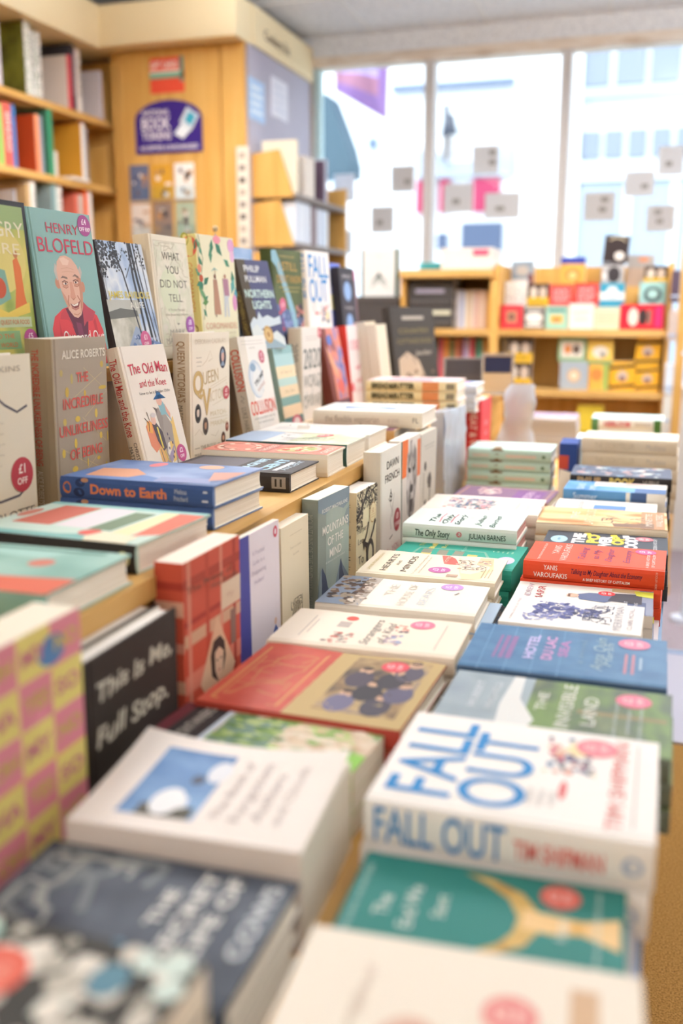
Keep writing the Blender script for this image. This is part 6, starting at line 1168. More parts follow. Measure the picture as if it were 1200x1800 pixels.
face_out(HB, 'cream hardback with gilt ornamental title and small oval portraits on the lower step', -0.822, 1.647, LOW, -4.0, -1.2, 0.246, 0.158, 0.036, '#ece2d0', spine='#eadfc8',
    art=[('t', 'DEBORAH CADBURY', 0.52, 0.935, 0.036, '#d6c8b4', {'width': 0.76}), *bands(['Absolutely', 'compelling', 'and fresh'], 0.22, 0.815, 0.032, 0.013, '#a89c90', maxw=0.28),
         *cameo(0.82, 0.80, 0.088, '#4a4650', '#d0a89c', '#8a9ab0'),
         ('t', 'Q', 0.20, 0.62, 0.17, GLD, {'width': 0.24, 'bold': 0.03}), ('t', 'UEEN', 0.51, 0.660, 0.098, '#cdb890', {'width': 0.38, 'rot': 0.09, 'narrow': 0.7}), ('t', 'V', 0.40, 0.465, 0.19, GLD, {'width': 0.22, 'bold': 0.03}), ('t', 'ICTORIA', 0.73, 0.515, 0.080, '#d8c8ac', {'width': 0.48, 'rot': 0.09}), ('t', "'S", 0.92, 0.58, 0.03, '#d8c8ac', {}),
         ('l', [(0.3, 0.75), (0.42, 0.79), (0.50, 0.86), (0.56, 0.80), (0.46, 0.78)], 0.01, '#d8cab2'), ('l', [(0.5, 0.56), (0.92, 0.62)], 0.008, '#d8cab2'), ('l', [(0.5, 0.58), (0.92, 0.64)], 0.008, '#d8cab2'), ('l', [(0.55, 0.43), (0.95, 0.48)], 0.008, '#d8cab2'),
         ('t', 'MATCH-', 0.70, 0.365, 0.04, '#dccba8', {'width': 0.42}), ('t', 'MAKING', 0.71, 0.285, 0.04, '#dccba8', {'width': 0.44}), ('r', 0.48, 0.325, 0.94, 0.329, '#d8c8a8'),
         *cameo(0.19, 0.385, 0.075, '#4a4644', '#e0ccba', '#2f2c2c'), *cameo(0.37, 0.275, 0.070, '#5f5650', '#b98a6c', '#4a3c34'), *cameo(0.92, 0.235, 0.042, '#a85a44', '#d8a890', '#6a3a2c'), *cameo(0.82, 0.145, 0.055, '#6a4c40', '#d8a888', '#54362c'),
         ('l', [(0.10, 0.22), (0.22, 0.26), (0.30, 0.21)], 0.008, '#d0c2aa'), ('l', [(0.5, 0.2), (0.62, 0.18), (0.7, 0.22)], 0.008, '#d0c2aa'),
         ('t', 'THE ROYAL', 0.44, 0.115, 0.026, '#8a8072', {'width': 0.40}), ('l', [(0.1, 0.115), (0.22, 0.115)], 0.008, '#8a8072'), ('l', [(0.66, 0.115), (0.74, 0.115)], 0.008, '#8a8072'), ('t', 'MARRIAGES THAT', 0.44, 0.06, 0.028, '#8a8072', {'width': 0.68}), ('t', 'SHAPED EUROPE', 0.48, 0.018, 0.02, '#8a8072', {'width': 0.6}), ('s', ['£5', 'OFF'], 0.90, 0.515, 0.085, '#bb5058', '#f2dcd6')],
    sp=[('t', "QUEEN VICTORIA'S", 0.29, 0.55, 0.42, '#b08a5c', {'width': 0.46, 'bold': 0.01}), ('t', 'MATCHMAKING', 0.68, 0.48, 0.26, '#6f6248', {'width': 0.27}), ('t', 'CADBURY', 0.9, 0.5, 0.26, '#a08a64', {'width': 0.14})])
COLR = '#dd5a4c'
face_out(PB, 'white paperback with a silver globe and big red capitals leaning back on the lower step', -0.790, 1.895, LOW, -1.5, 10.0, 0.231, 0.144, 0.026, '#ebe5de', hard=False, spine='#ddd4c6', back='#3f7a5c',
    art=[('r', 0.1, 0.955, 0.9, 0.958, '#a8a29c'), ('r', 0.1, 0.925, 0.9, 0.928, '#a8a29c'), ('t', 'A NEW YORK', 0.45, 0.89, 0.014, '#8a847e', {}), ('e', 0.42, 0.60, 0.27, 0.18, '#bcc6d0'), ('e', 0.45, 0.585, 0.235, 0.158, '#d6dade'), ('e', 0.48, 0.565, 0.19, 0.125, '#e2e2e0'), ('e', 0.36, 0.71, 0.10, 0.04, '#8aa0b8'),
         ('t', 'TRUMP', 0.52, 0.60, 0.042, '#4a5058', {'width': 0.42, 'rot': 0.45, 'bold': 0.02}), ('t', 'WINS', 0.55, 0.525, 0.036, '#c89a8c', {'width': 0.32, 'rot': 0.4}), ('t', '2', 0.6, 0.48, 0.025, '#8a9aa8', {}),
         ('t', 'COLLUSION', 0.50, 0.335, 0.125, COLR, {'width': 0.90, 'bold': 0.01}), ('t', 'HOW RUSSIA HELPED TRUMP WIN', 0.5, 0.235, 0.02, '#9a948c', {'width': 0.78}), ('t', 'THE WHITE HOUSE', 0.5, 0.195, 0.02, '#9a948c', {'width': 0.6}), ('r', 0.3, 0.06, 0.7, 0.064, '#b4aea8'), ('s', ['£2', 'OFF'], 0.74, 0.80, 0.10, '#c4697a', '#f2dce0')],
    sp=[('t', 'COLLUSION', 0.30, 0.55, 0.70, '#dc5a44', {'width': 0.38, 'bold': 0.02}), ('l', [(0.53, 0.4), (0.56, 0.7), (0.58, 0.35), (0.6, 0.6)], 0.006, '#8a8478'), ('t', 'LUKE HARDING', 0.80, 0.5, 0.42, '#8f887c', {'width': 0.32})])
BNDS = [(0.0, '#5a7a78'), (0.16, '#e6c8a4'), (0.30, '#7fa098'), (0.40, '#e2cba8'), (0.53, '#b4ccc4'), (0.62, '#e6d2ae'), (0.76, '#a9c8c8'), (0.90, '#8fb2b4')]
face_out(PB, 'paperback striped in blue green and sand standing behind the globe cover', -0.806, 2.122, LOW, 0.5, 10.0, 0.203, 0.130, 0.024, '#9cbcb8', hard=False,
    art=[('r', 0, v, 1, (BNDS[i + 1][0] if i + 1 < len(BNDS) else 1), c) for i, (v, c) in enumerate(BNDS)] + [('t', 'A Year of', 0.5, 0.69, 0.04, '#b89a78', {'width': 0.6}), ('t', 'the Sea', 0.5, 0.465, 0.04, '#b89a78', {'width': 0.5}), ('e', 0.62, 0.08, 0.26, 0.09, '#c8586a'), ('e', 0.62, 0.09, 0.16, 0.05, '#ecd8d4')])
face_out(HB, 'white hardback with large grey numerals 2020 standing beyond the striped paperback', -0.822, 2.275, LOW, 1.0, 0.5, 0.243, 0.156, 0.036, '#e4ded8', spine='#d8cdbb',
    art=[('t', '2020', 0.54, 0.68, 0.20, '#59625e', {'width': 0.90}), ('t', 'WORLD', 0.52, 0.45, 0.13, '#868986', {'width': 0.90}), ('t', 'OF WAR', 0.52, 0.24, 0.13, '#8a8e8a', {'width': 0.88}), *scrawl(71, 10, 0.1, 0.2, 0.95, 0.78, 0.02, '#8f9894'), ('r', 0.2, 0.90, 0.85, 0.905, '#b4aea8'), ('r', 0.2, 0.87, 0.85, 0.875, '#b4aea8'), ('s', ['£4'], 0.92, 0.94, 0.09, '#cc6a74', '#f0dcdc')],
    sp=[('t', '2020', 0.25, 0.5, 0.5, '#7a746a', {'width': 0.18}), ('t', 'WORLD OF WAR', 0.6, 0.5, 0.4, '#8a8478', {'width': 0.36})])
OB = mottle('orange_blue_figure_print', ['#5a5a9c', '#8f8ab4', '#cf7a6a', '#dc8a70', '#7a4a5c'], (22, 16, 16), 3, 0.42, pos=[0.32, 0.42, 0.5, 0.57, 0.66])
face_out(PB, 'paperback with swirling orange and blue figures leaning back beside the red edged one', -0.802, 2.490, LOW, 0.0, 11.0, 0.237, 0.150, 0.026, OB, hard=False, spine='#7a4038', art=[('r', 0, 0, 1, 0.16, '#5f3f4c'), ('t', 'THE GODS', 0.5, 0.10, 0.05, '#d8c0c4', {'width': 0.7}), ('e', 0.35, 0.86, 0.13, 0.06, '#5a78c0'), ('p', [(0.1, 0.8), (0.3, 0.7), (0.6, 0.5), (0.5, 0.4), (0.2, 0.6)], '#e0a080'), ('e', 0.6, 0.32, 0.2, 0.08, '#d86a60')])
face_out(HB, 'pale pink hardback with a bright red spine at the end of the second rank', -0.822, 2.713, LOW, -1.0, 6.0, 0.239, 0.156, 0.034, '#e4d6d2', spine='#dd4038', art=[('t', '1000', 0.45, 0.76, 0.12, '#d8707c', {'width': 0.66}), ('p', [(0.3, 0.48), (0.7, 0.52), (0.6, 0.44)], '#d89a9c'), ('p', [(0.25, 0.32), (0.7, 0.36), (0.65, 0.28)], '#d8a4a4'), ('t', 'YEARS', 0.5, 0.2, 0.05, '#d8a0a4', {'width': 0.5}), ('e', 0.12, 0.25, 0.08, 0.06, '#d85a64')])

# back rank, on the upper step against the low back panel
FOOD = mottle('jungle_green_print', ['#6f8a3c', '#a8b45c', '#d0c468', '#8aa060'], (14, 9, 9), 3, 0.42)
face_out(HB, 'green and yellow illustrated hardback with black edges at the left end of the back rank', -0.892, 1.122, UPP, -1.5, 4.0, 0.250, 0.170, 0.036, '#34343a',
    art=[('r', 0.03, 0.02, 0.95, 0.97, FOOD), ('r', 0.03, 0.84, 0.95, 0.97, '#9ab078'), ('e', 0.5, 0.66, 0.42, 0.2, '#d8c878'), ('t', 'HUNGRY', 0.5, 0.835, 0.085, '#ece4c8', {'width': 0.86}), ('t', 'EMPIRE', 0.5, 0.725, 0.06, '#ece0bc', {'width': 0.7}), ('p', [(0.74, 0.66), (0.80, 0.68), (0.84, 0.62), (0.85, 0.46), (0.88, 0.38), (0.70, 0.38), (0.74, 0.5)], '#d8743c'), ('e', 0.785, 0.695, 0.03, 0.022, '#b8784c'), ('p', [(0.45, 0.62), (0.62, 0.6), (0.66, 0.44), (0.5, 0.40), (0.4, 0.5)], '#7fa898'), ('e', 0.52, 0.5, 0.09, 0.06, '#c85a3c'), ('p', [(0.3, 0.42), (0.6, 0.36), (0.9, 0.42), (0.9, 0.36), (0.6, 0.32), (0.3, 0.36)], '#e0c25a'),
         ('r', 0.1, 0.275, 0.90, 0.335, '#b8c49c'), ('t', "HOW BRITAIN'S QUEST FOR FOOD", 0.5, 0.305, 0.026, '#c8603c', {'width': 0.74}), ('r', 0.1, 0.15, 0.72, 0.255, '#8ab07c'), ('t', 'SHAPED THE', 0.42, 0.225, 0.026, '#d8663c', {'width': 0.44}), ('t', 'MODERN WORLD', 0.42, 0.175, 0.026, '#d8663c', {'width': 0.50}), ('t', 'LIZZIE COLLINGHAM', 0.5, 0.06, 0.04, '#e6e4c4', {'width': 0.8}), ('s', ['£5', 'OFF'], 0.86, 0.20, 0.095, '#b8508c', '#f4dce8')])
TQ = mottle('turquoise_grey_print', ['#7fa9a4', '#89b1ac', '#8fb6b2'], (5, 5, 5), 1, 0.4)
SK, SK2, SK3 = '#dfb39e', '#c99079', '#b87c68'
blof = [('p', [(0.16, 0.02), (0.14, 0.26), (0.20, 0.335), (0.34, 0.385), (0.45, 0.40), (0.72, 0.395), (0.88, 0.34), (0.95, 0.24), (0.97, 0.02)], '#d94a50'),
    ('p', [(0.80, 0.30), (0.83, 0.18), (0.82, 0.02), (0.85, 0.02), (0.87, 0.2), (0.84, 0.33)], '#c23f48'), ('p', [(0.26, 0.32), (0.28, 0.2), (0.27, 0.02), (0.24, 0.02), (0.24, 0.22)], '#c8424a'),
    ('p', [(0.37, 0.385), (0.44, 0.30), (0.52, 0.16), (0.56, 0.02), (0.66, 0.02), (0.68, 0.2), (0.74, 0.36), (0.70, 0.42)], '#6a3448'), ('p', [(0.52, 0.30), (0.60, 0.29), (0.62, 0.18), (0.58, 0.04), (0.54, 0.14)], '#83405a'),
    ('p', [(0.66, 0.44), (0.74, 0.40), (0.86, 0.365), (0.80, 0.31), (0.69, 0.30), (0.64, 0.27)], '#b84a58'), ('p', [(0.38, 0.39), (0.30, 0.355), (0.28, 0.32), (0.40, 0.315), (0.47, 0.27)], '#c84650'),
    ('e', 0.33, 0.545, 0.045, 0.035, SK2), ('e', 0.715, 0.525, 0.03, 0.035, SK2),
    ('p', [(0.32, 0.56), (0.29, 0.62), (0.32, 0.67), (0.36, 0.64), (0.35, 0.57)], '#c4bcb4'), ('p', [(0.70, 0.58), (0.73, 0.62), (0.71, 0.66), (0.67, 0.63), (0.68, 0.56)], '#c4b8b0'),
    ('p', [(0.34, 0.56), (0.33, 0.62), (0.355, 0.68), (0.42, 0.715), (0.50, 0.722), (0.59, 0.705), (0.66, 0.66), (0.695, 0.60), (0.70, 0.53), (0.69, 0.46), (0.67, 0.40), (0.62, 0.345), (0.56, 0.325), (0.50, 0.335), (0.43, 0.38), (0.38, 0.45), (0.355, 0.51)], SK),
    ('p', [(0.40, 0.70), (0.47, 0.71), (0.55, 0.69), (0.52, 0.66), (0.44, 0.66)], '#eac8b6'), ('p', [(0.62, 0.60), (0.695, 0.58), (0.70, 0.5), (0.67, 0.40), (0.62, 0.36), (0.64, 0.44), (0.65, 0.52)], SK2), ('p', [(0.36, 0.5), (0.42, 0.46), (0.45, 0.40), (0.43, 0.38), (0.38, 0.45)], '#d09c86'),
    ('p', [(0.505, 0.555), (0.50, 0.49), (0.485, 0.46), (0.53, 0.447), (0.575, 0.458), (0.565, 0.49), (0.55, 0.555)], '#d59c86'), ('p', [(0.485, 0.46), (0.53, 0.447), (0.58, 0.46), (0.53, 0.438)], SK3),
    ('p', [(0.375, 0.575), (0.41, 0.592), (0.48, 0.585), (0.485, 0.572), (0.42, 0.578)], '#8a7268'), ('p', [(0.565, 0.59), (0.61, 0.607), (0.665, 0.592), (0.665, 0.578), (0.61, 0.592)], '#8a7268'),
    ('e', 0.435, 0.540, 0.048, 0.016, SK2), ('e', 0.61, 0.550, 0.046, 0.016, SK2), ('e', 0.437, 0.543, 0.034, 0.0075, '#e6d6cc'), ('e', 0.61, 0.553, 0.032, 0.0075, '#e6d6cc'), ('e', 0.443, 0.544, 0.014, 0.0078, '#5a4c4a'), ('e', 0.606, 0.554, 0.014, 0.0078, '#5a4c4a'), ('l', [(0.39, 0.552), (0.43, 0.562), (0.48, 0.552)], 0.010, '#7a5a50'), ('l', [(0.565, 0.562), (0.61, 0.572), (0.655, 0.56)], 0.010, '#7a5a50'), ('l', [(0.39, 0.525), (0.44, 0.515), (0.48, 0.525)], 0.010, SK3), ('l', [(0.57, 0.532), (0.62, 0.527), (0.66, 0.54)], 0.010, SK3),
    ('l', [(0.465, 0.47), (0.44, 0.43), (0.45, 0.40)], 0.014, SK3), ('l', [(0.60, 0.47), (0.64, 0.43), (0.635, 0.39)], 0.014, SK3),
    ('p', [(0.465, 0.418), (0.52, 0.412), (0.58, 0.420), (0.63, 0.436), (0.60, 0.398), (0.54, 0.385), (0.49, 0.397)], '#8a4a48'), ('p', [(0.48, 0.415), (0.53, 0.410), (0.60, 0.424), (0.585, 0.407), (0.52, 0.400)], '#efe6dc'), ('l', [(0.48, 0.392), (0.54, 0.378), (0.60, 0.392)], 0.014, '#c07a70'), ('l', [(0.50, 0.352), (0.56, 0.345), (0.61, 0.36)], 0.010, SK2),
    ('l', [(0.40, 0.635), (0.50, 0.645), (0.60, 0.635)], 0.006, '#d2a48e'), ('l', [(0.41, 0.615), (0.50, 0.622), (0.61, 0.618)], 0.006, '#d2a48e'),
    ('t', 'HENRY', 0.52, 0.888, 0.062, '#c8455c', {'width': 0.50, 'bold': -0.004}), ('t', 'BLOFELD', 0.54, 0.780, 0.088, '#c8455c', {'width': 0.86, 'bold': 0.0}), ('t', 'Over and Out', 0.62, 0.205, 0.075, '#f4ece6', {'width': 0.66, 'wob': 0.03}), ('t', 'the autobiography', 0.6, 0.11, 0.03, '#f0dcd8', {'width': 0.6}), ('s', ['£4', 'OFF RRP'], 0.88, 0.925, 0.105, '#a8508e', '#f4e4ee')]
face_out(HB, 'turquoise hardback with a smiling bald man in a red shirt on the cover', -0.876, 1.289, UPP, -4.0, 6.8, 0.246, 0.161, 0.030, TQ, art=blof, spine='#6f948e')
RAV = mottle('winter_wood_print', ['#5f7aa8', '#a9bcd8', '#dfe4ea', '#8fa4c8'], (14, 9, 9), 4, 0.38)
FIELD = mottle('stubble_field_print', ['#8a8878', '#bcb8a8', '#d8d4c8'], (26, 26, 26), 4, 0.4)
DK = ['#2f3034', '#3a3b42', '#4a4c54']
face_out(HB, 'blue black and white hardback of bare trees in a winter field, in the back rank', -0.878, 1.500, UPP, -2.5, 10.9, 0.213, 0.152, 0.022, RAV, spine='#3a3438',
    art=[('r', 0, 0, 0.62, 0.46, FIELD), ('r', 0, 0.40, 0.7, 0.52, '#b8b8b0'), ('p', [(0, 0.42), (0.25, 0.45), (0.6, 0.43), (0.6, 0.38), (0, 0.36)], '#6a6a64'), ('p', [(0.1, 0.0), (0.5, 0.3), (0.65, 0.25), (0.5, 0.0)], '#9aa8c0'), *[('l', p, w, c) for p, w, c in (([(0.70, 0.0), (0.69, 0.4), (0.66, 0.7), (0.68, 1.0)], 0.045, DK[1]), ([(0.84, 0.0), (0.80, 0.35), (0.74, 0.7), (0.72, 1.0)], 0.05, DK[0]), ([(0.93, 0.05), (0.86, 0.4), (0.80, 0.75), (0.79, 1.0)], 0.03, DK[1]), ([(0.60, 0.2), (0.52, 0.5), (0.45, 0.75), (0.30, 1.0)], 0.03, DK[1]), ([(0.99, 0.1), (0.93, 0.5), (0.90, 1.0)], 0.02, DK[2]), ([(0.5, 0.7), (0.65, 0.82), (0.8, 0.85)], 0.014, DK[2]))], *blots(75, 70, 0.0, 0.78, 0.42, 1.0, 0.035, DK), *blots(76, 34, 0.3, 0.74, 0.98, 1.0, 0.026, DK), *blots(77, 10, 0.0, 0.7, 0.12, 0.8, 0.03, DK), ('p', [(0.62, 0.0), (1, 0.0), (1, 0.14), (0.7, 0.2)], '#7a94c4'), *blots(78, 22, 0.4, 0.0, 0.95, 0.22, 0.05, ['#6a84b4', '#4a5f8a', '#a8b8d4']),
         ('t', 'JAMES', 0.21, 0.56, 0.056, '#dcc85a', {'width': 0.30, 'bold': 0.01}), ('t', 'RAVILIOUS', 0.675, 0.56, 0.056, '#dcc85a', {'width': 0.54, 'bold': 0.01}), ('t', 'A LIFE', 0.62, 0.475, 0.050, '#eceae0', {'width': 0.30}), ('s', ['£1', 'OFF'], 0.66, 0.175, 0.115, '#c8648e', '#f6e2ec')])
TREEP = mottle('pale_botanical_print', ['#d6cdb8', '#e0d8c6', '#d2d0b8', '#dcd2c4'], (26, 26, 26), 3, 0.45)
SER = '#6f6c62'
face_out(HB, 'cream hardback with a pale botanical panel and four lines of grey capitals', -0.882, 1.662, UPP, -0.6, 5.0, 0.232, 0.152, 0.034, '#e4dac6', spine='#e2d4ba',
    art=[('r', 0.10, 0.10, 0.97, 0.955, '#c4b8a0'), ('r', 0.106, 0.105, 0.964, 0.950, TREEP), *scrawl(79, 26, 0.12, 0.12, 0.95, 0.94, 0.01, '#c2b8a2', 5, 0.07), ('e', 0.4, 0.55, 0.24, 0.18, '#d3d6ba'), ('t', 'WHAT', 0.52, 0.835, 0.062, SER, {'width': 0.46}), ('t', 'YOU', 0.52, 0.725, 0.062, SER, {'width': 0.34}), ('t', 'DID NOT', 0.53, 0.61, 0.062, SER, {'width': 0.72}), ('t', 'TELL', 0.53, 0.495, 0.062, SER, {'width': 0.36}), ('t', 'A Russian Past and', 0.53, 0.40, 0.02, '#a8a08e', {'width': 0.44}), ('t', 'the Journey Home', 0.53, 0.36, 0.02, '#a8a08e', {'width': 0.6}), ('p', [(0.5, 0.29), (0.58, 0.285), (0.53, 0.27)], '#8a8478'), ('t', 'MARK', 0.5, 0.215, 0.045, '#a09a8c', {'width': 0.42}), ('t', 'MAZOWER', 0.5, 0.145, 0.045, '#a09a8c', {'width': 0.66}), ('s', ['£8', 'OFF'], 0.86, 0.265, 0.12, '#a05aa4', '#ead8ee')])
LFG = ['#3f7a60', '#4f8a6c', '#6a9a70', '#5f8a50']
def leaf(u, v, a, l, c): return ('p', [(u, v), (u + l * 0.5 * math.cos(a + 0.5), v + l * 0.36 * math.sin(a + 0.5)), (u + l * math.cos(a), v + l * 0.66 * math.sin(a)), (u + l * 0.5 * math.cos(a - 0.5), v + l * 0.36 * math.sin(a - 0.5))], c)
gg = rnd(81)
coro = [leaf(gg.uniform(0.02, 0.14), gg.uniform(0.3, 0.98), gg.uniform(0, 6.28), gg.uniform(0.10, 0.18), gg.choice(LFG)) for i in range(18)]
coro += [leaf(0.42, 0.97, -1.8, 0.2, LFG[0]), leaf(0.50, 0.95, -0.8, 0.24, LFG[0]), leaf(0.36, 0.90, -1.6, 0.2, LFG[1]), leaf(0.9, 0.72, -1.4, 0.22, LFG[0]), leaf(0.95, 0.66, -2.0, 0.24, '#5fa4a0'), leaf(0.97, 0.58, -1.6, 0.2, '#4f9aa8'), leaf(0.85, 0.75, 2.6, 0.18, LFG[1])]
face_out(HB, 'cream hardback with leaves, flowers and two figures under a parasol, in the back rank', -0.878, 1.836, UPP, -4.5, 3.3, 0.244, 0.161, 0.034, '#e6dfc0', spine='#e4d890',
    art=[('l', [(0.08, 1.0), (0.16, 0.8), (0.06, 0.6), (0.14, 0.4), (0.08, 0.3)], 0.014, '#8a8a50')] + coro + [('e', 0.55, 0.97, 0.10, 0.035, '#e0909c'), ('e', 0.92, 0.93, 0.09, 0.06, '#d8a0c4'), ('e', 0.94, 0.84, 0.06, 0.05, '#e0b4d0'), ('e', 0.93, 0.44, 0.06, 0.07, '#d492ba'), ('e', 0.05, 0.72, 0.05, 0.035, '#d88a6c'), ('e', 0.08, 0.64, 0.05, 0.03, '#b8583c'),
         ('p', [(0.38, 0.635), (0.48, 0.635), (0.50, 0.55), (0.54, 0.34), (0.36, 0.34), (0.38, 0.54)], '#b0846c'), ('e', 0.43, 0.66, 0.03, 0.02, '#7a5040'), ('p', [(0.34, 0.70), (0.43, 0.735), (0.54, 0.71), (0.44, 0.72)], '#8ab4ac'), ('l', [(0.44, 0.72), (0.46, 0.60)], 0.01, '#7a6a5c'), ('p', [(0.64, 0.64), (0.78, 0.64), (0.80, 0.50), (0.76, 0.48), (0.76, 0.32), (0.72, 0.32), (0.71, 0.46), (0.66, 0.32), (0.62, 0.32), (0.64, 0.48)], '#c8ccd0'), ('p', [(0.63, 0.645), (0.78, 0.645), (0.79, 0.50), (0.66, 0.50)], '#a87a8c'), ('e', 0.70, 0.665, 0.03, 0.02, '#a87a64'), ('l', [(0.40, 0.34), (0.40, 0.32)], 0.03, '#7a6050'),
         ('t', 'COROMANDEL', 0.54, 0.245, 0.052, '#d8a488', {'width': 0.86}), ('t', 'A Personal History of South India', 0.55, 0.185, 0.018, '#b8a88c', {'width': 0.7}), ('t', 'CHARLES ALLEN', 0.55, 0.125, 0.04, '#c4bca0', {'width': 0.72}), ('t', 'author of Ashoka', 0.55, 0.07, 0.016, '#c0b498', {'width': 0.5})],
    sp=[('e', 0.1, 0.6, 0.6, 0.5, '#e0705c'), ('e', 0.04, 0.3, 0.4, 0.3, '#a8a850'), ('t', 'COROMANDEL', 0.44, 0.5, 0.42, '#dca068', {'width': 0.42}), ('e', 0.78, 0.5, 0.3, 0.3, '#8a6a44'), ('p', [(0.86, 0.2), (0.95, 0.5), (0.88, 0.8), (0.84, 0.5)], '#9a9a4c')])
face_out(HB, 'blue cloudy hardback half hidden behind the navy paperback in the back rank', -0.912, 2.02, UPP, -6.0, 3.0, 0.232, 0.152, 0.03, mottle('blue_cloud_print', ['#5f7fa8', '#8aa4c8', '#a8bcd8'], (10, 10, 10), 2, 0.4), spine='#4a3f30', art=[('r', 0.1, 0.86, 0.9, 0.9, '#b4c4dc'), ('t', 'MIST', 0.5, 0.8, 0.06, '#c8d4e4', {'width': 0.5})])
NVY = '#4a4c70'
face_out(PB, 'navy paperback with white and mint lettering over snowy peaks, leaning back in the back rank', -0.852, 2.052, UPP, -10.0, 14.0, 0.206, 0.135, 0.026, NVY, hard=False, spine='#4f4434',
    art=[('p', [(0, 0.28), (0.15, 0.36), (0.25, 0.33), (0.34, 0.42), (0.42, 0.35), (0.6, 0.38), (0.8, 0.34), (1, 0.37), (1, 0.28), (0, 0.2)], '#c8d2d8'), ('p', [(0, 0.22), (0.2, 0.28), (0.5, 0.14), (0.8, 0.2), (1, 0.12), (1, 0), (0, 0)], '#d2d8d6'), ('p', [(0.1, 0.06), (0.6, 0.12), (1, 0.02), (1, 0), (0.1, 0)], '#8fa4b0'), ('t', 'PHILIP', 0.42, 0.90, 0.070, '#e8e8ea', {'width': 0.48, 'bold': 0.015}), ('t', 'PULLMAN', 0.48, 0.785, 0.068, '#e8e8ea', {'width': 0.66, 'bold': 0.015}), ('t', 'NORTHERN', 0.50, 0.62, 0.085, '#cfe8e0', {'width': 0.90, 'bold': 0.02}), ('t', 'LIGHTS', 0.50, 0.495, 0.085, '#cfe8e0', {'width': 0.58, 'bold': 0.02}), ('e', 0.50, 0.16, 0.15, 0.10, '#b8945a'), ('e', 0.50, 0.16, 0.10, 0.066, '#d0b07a'), ('e', 0.50, 0.16, 0.05, 0.033, '#a8804c')],
    sp=[('t', 'NORTHERN LIGHTS', 0.6, 0.5, 0.4, '#b8a058', {'width': 0.5})])
LGR = mottle('dark_olive_print', ['#4a5434', '#56603c', '#626c44'], (10, 10, 10), 2, 0.42)
face_out(HB, 'olive green hardback with orange lettering and a blue ribbon, in the back rank', -0.878, 2.246, UPP, -7.5, 3.0, 0.238, 0.157, 0.032, LGR, spine='#44502c',
    art=[('p', [(0, 0), (1, 0), (1, 0.30), (0.6, 0.36), (0.3, 0.42), (0, 0.46)], '#5f6f94'), ('p', [(0, 0.98), (0.14, 0.99), (0.26, 0.88), (0.55, 0.55), (0.75, 0.3), (0.8, 0.0), (0.62, 0.0), (0.60, 0.26), (0.42, 0.52), (0.14, 0.82), (0, 0.88)], '#8fb6c4'), *blots(83, 18, 0.0, 0.0, 0.3, 0.42, 0.08, ['#b8586a', '#8f5a8a', '#c87a88', '#4a5a80']), *blots(84, 16, 0.75, 0.0, 1.0, 0.44, 0.08, ['#a86a60', '#5a4a54', '#c88a80', '#3f3a40']), *blots(85, 10, 0.3, 0.05, 0.6, 0.36, 0.08, ['#7a88b8', '#5a6aa0', '#8f9ac4']), ('t', 'I STILL', 0.52, 0.83, 0.085, '#c8a05a', {'width': 0.62}), ('t', "DIDN'T KNOW", 0.55, 0.70, 0.075, '#c89a54', {'width': 0.82}), ('t', 'HOMER HICKAM', 0.5, 0.93, 0.025, '#c0a868', {'width': 0.5}), ('r', 0.2, 0.61, 0.9, 0.62, '#a89a5c'), ('r', 0.3, 0.57, 0.85, 0.58, '#a89a5c'), ('e', 0.28, 0.44, 0.11, 0.07, '#cc6a84'), ('t', '£4', 0.28, 0.44, 0.05, '#f0d8e0', {})])
face_out(HB, 'white hardback with big blue capitals standing upright in the back rank', -0.876, 2.492, UPP, -5.0, 3.9, 0.247, 0.161, 0.036, '#ece7e2', spine='#e8e2da', art=FALLART, sp=FALLSP)
face_out(PB, 'violet blue paperback edge behind the upright white one with blue capitals', -0.880, 2.688, UPP, -2.0, 6.0, 0.225, 0.130, 0.022, '#5f6cb4', hard=False, art=[('e', 0.3, 0.5, 0.2, 0.1, '#d8d088'), ('r', 0, 0.6, 0.5, 0.7, '#8a90c8')])
face_out(PB, 'black paperback with two pale blue discs at the far end of the back rank', -0.852, 2.724, UPP, -1.4, 5.5, 0.212, 0.130, 0.024, '#38363c', hard=False,
    art=[('t', 'SPACE', 0.5, 0.88, 0.05, '#c4bcc0', {'width': 0.6}), ('e', 0.5, 0.68, 0.30, 0.15, '#54607c'), ('e', 0.5, 0.68, 0.25, 0.125, '#88a4cc'), ('t', 'TIME', 0.5, 0.45, 0.04, '#b4a8ac', {'width': 0.6}), ('e', 0.5, 0.25, 0.27, 0.14, '#54607c'), ('e', 0.5, 0.25, 0.22, 0.115, '#88a4cc'), ('e', 0.82, 0.16, 0.17, 0.09, '#d87a9c')])
face_out(PB, 'rose topped book behind the black one with two discs, last of the back rank', -0.885, 2.872, UPP, 0.0, 5.0, 0.212, 0.12, 0.022, '#b86a84', hard=False, art=[('r', 0, 0, 1, 0.85, '#7a5f68'), ('e', 0.5, 0.4, 0.3, 0.15, '#c89aa4')])

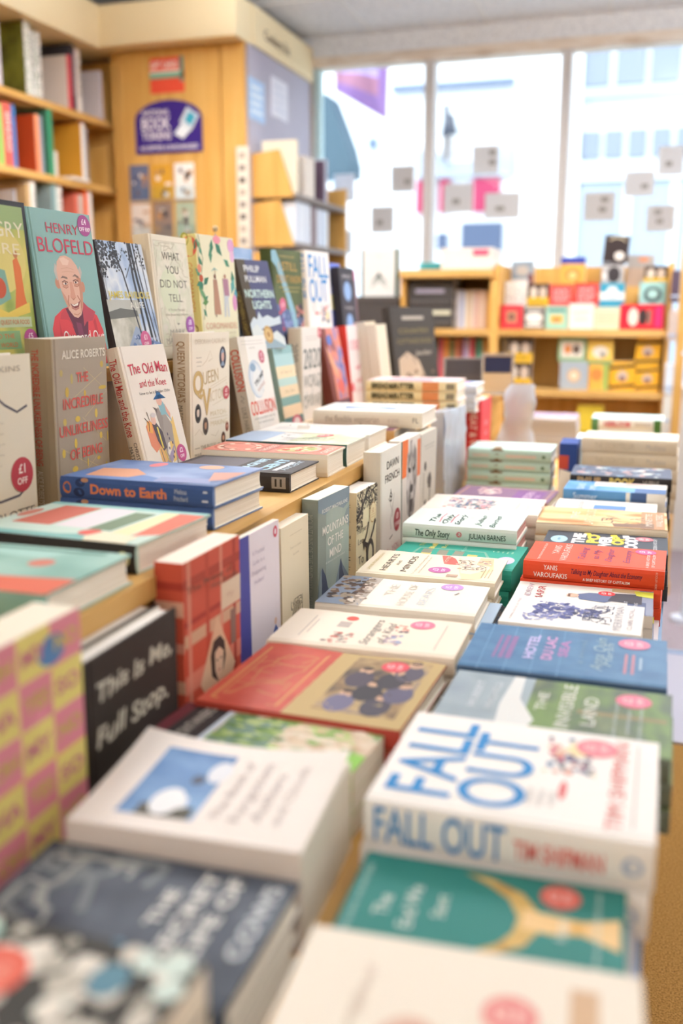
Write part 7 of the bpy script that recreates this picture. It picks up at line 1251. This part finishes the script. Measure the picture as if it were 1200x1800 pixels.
# dark picture book with a pale animal, standing open on the lower step at the far end
BRN = mottle('sepia_photo_print', ['#5f5248', '#9a8674', '#c0aa94', '#cdbaa4'], (14, 12, 12), 3, 0.45)
face_out(HB, 'big charcoal picture book with a sepia photograph at the far end of the lower step', -0.747, 2.955, LOW, -20.0, 8.0, 0.293, 0.25, 0.030, '#45403c',
    art=[('p', [(0.1, 0.04), (0.1, 0.44), (0.3, 0.52), (0.55, 0.42), (0.7, 0.2), (0.9, 0.16), (0.9, 0.04)], BRN), ('p', [(0.12, 0.45), (0.4, 0.44), (0.55, 0.32), (0.6, 0.06), (0.15, 0.06)], '#b8a28c'), *blots(87, 16, 0.1, 0.04, 0.9, 0.3, 0.07, ['#7f6c5c', '#c8b49e', '#5a4d44']), ('r', 0.25, 0.86, 0.75, 0.90, '#a89e92'), ('t', 'COUNTRY', 0.5, 0.74, 0.05, '#8a7c4c', {'width': 0.7}), ('t', 'COTTAGE DOGS', 0.5, 0.63, 0.05, '#8a7c4c', {'width': 0.8}), ('t', 'Jane Kerr', 0.68, 0.50, 0.05, '#c8bcae', {'width': 0.4, 'shear': 0.3})])
for k, (dx, c, nm) in enumerate(((-0.815, '#c9b9a2', 'left one'), (-0.782, '#d8cab4', 'right one'))):
    r = make_book('thick_book', 'thick beige book standing fore edge out beside the charcoal picture book, %s of two' % nm, 0.12, 0.245 - 0.008 * k, 0.032, c, pages=PAGES, hard=False, group='thick beige books fore edge out')
    # fore edge to the camera, leaning left: local x -> -Y, y -> up, z -> -X
    a = math.radians(7)
    M = Matrix(((0, -math.sin(a), -math.cos(a), dx + 0.022), (-1, 0, 0, 2.945), (0, math.cos(a), -math.sin(a), EYE + LOW + 0.008), (0, 0, 0, 1)))
    r.matrix_world = M
# small framed signs on the far end of the lower step
for x, y, th, h, w, top, bot, nm in ((-0.545, 3.32, -58, 0.135, 0.10, '#2f3350', '#c9b08f', 'small silver framed card, navy above beige, on the far end of the lower step'), (-0.672, 3.30, -52, 0.12, 0.15, '#4f4d54', '#5a575c', 'low silver framed charcoal card left of the navy and beige one')):
    t = thing('framed_card', nm, 'frame', (x, y, EYE + LOW))
    t.rotation_euler = (0, 0, math.radians(th + 90 - 20))
    q = Mesh(); q.box(0, 0, 0.006, w, 0.004, h, bot); q.box(0.004, -0.0006, h * 0.55, w - 0.004, 0, h - 0.006, top); q.build('card', t)
    q = Mesh()
    for a in ((-0.005, -0.003, 0, 0.0, 0.007, h + 0.004), (w, -0.003, 0, w + 0.005, 0.007, h + 0.004), (0, -0.003, 0, w, 0.007, 0.006), (0, -0.003, h, w, 0.007, h + 0.004)): q.box(*a, flat('#c4c6cc', 0.25, 0.5, 0.6))
    q.box(w * 0.3, 0.004, 0, w * 0.7, 0.05, 0.004, flat('#c4c6cc', 0.25, 0.5, 0.6)); q.build('frame', t)
# wooden ball knob on the back panel end
t = thing('glass_knob', 'tiny clear glass knob on a pin above the leafy flowered book', 'knob', (-0.995, 2.16, EYE + 0.03))
q = Mesh(); q.tube((0, 0, 0), (0, 0, 0.14), 0.0025, '#b8b0a4'); q.build('pin', t)
q = Mesh()
for i in range(6):
    a, b = -1.5 + i * 0.5, -1.5 + (i + 1) * 0.5
    q.tube((0, 0, 0.15 + 0.0075 * math.sin(a)), (0, 0, 0.15 + 0.0075 * math.sin(b)), 0.0075 * math.cos(a), '#cdb890', 10, 0.0075 * math.cos(b))
q.build('ball', t)
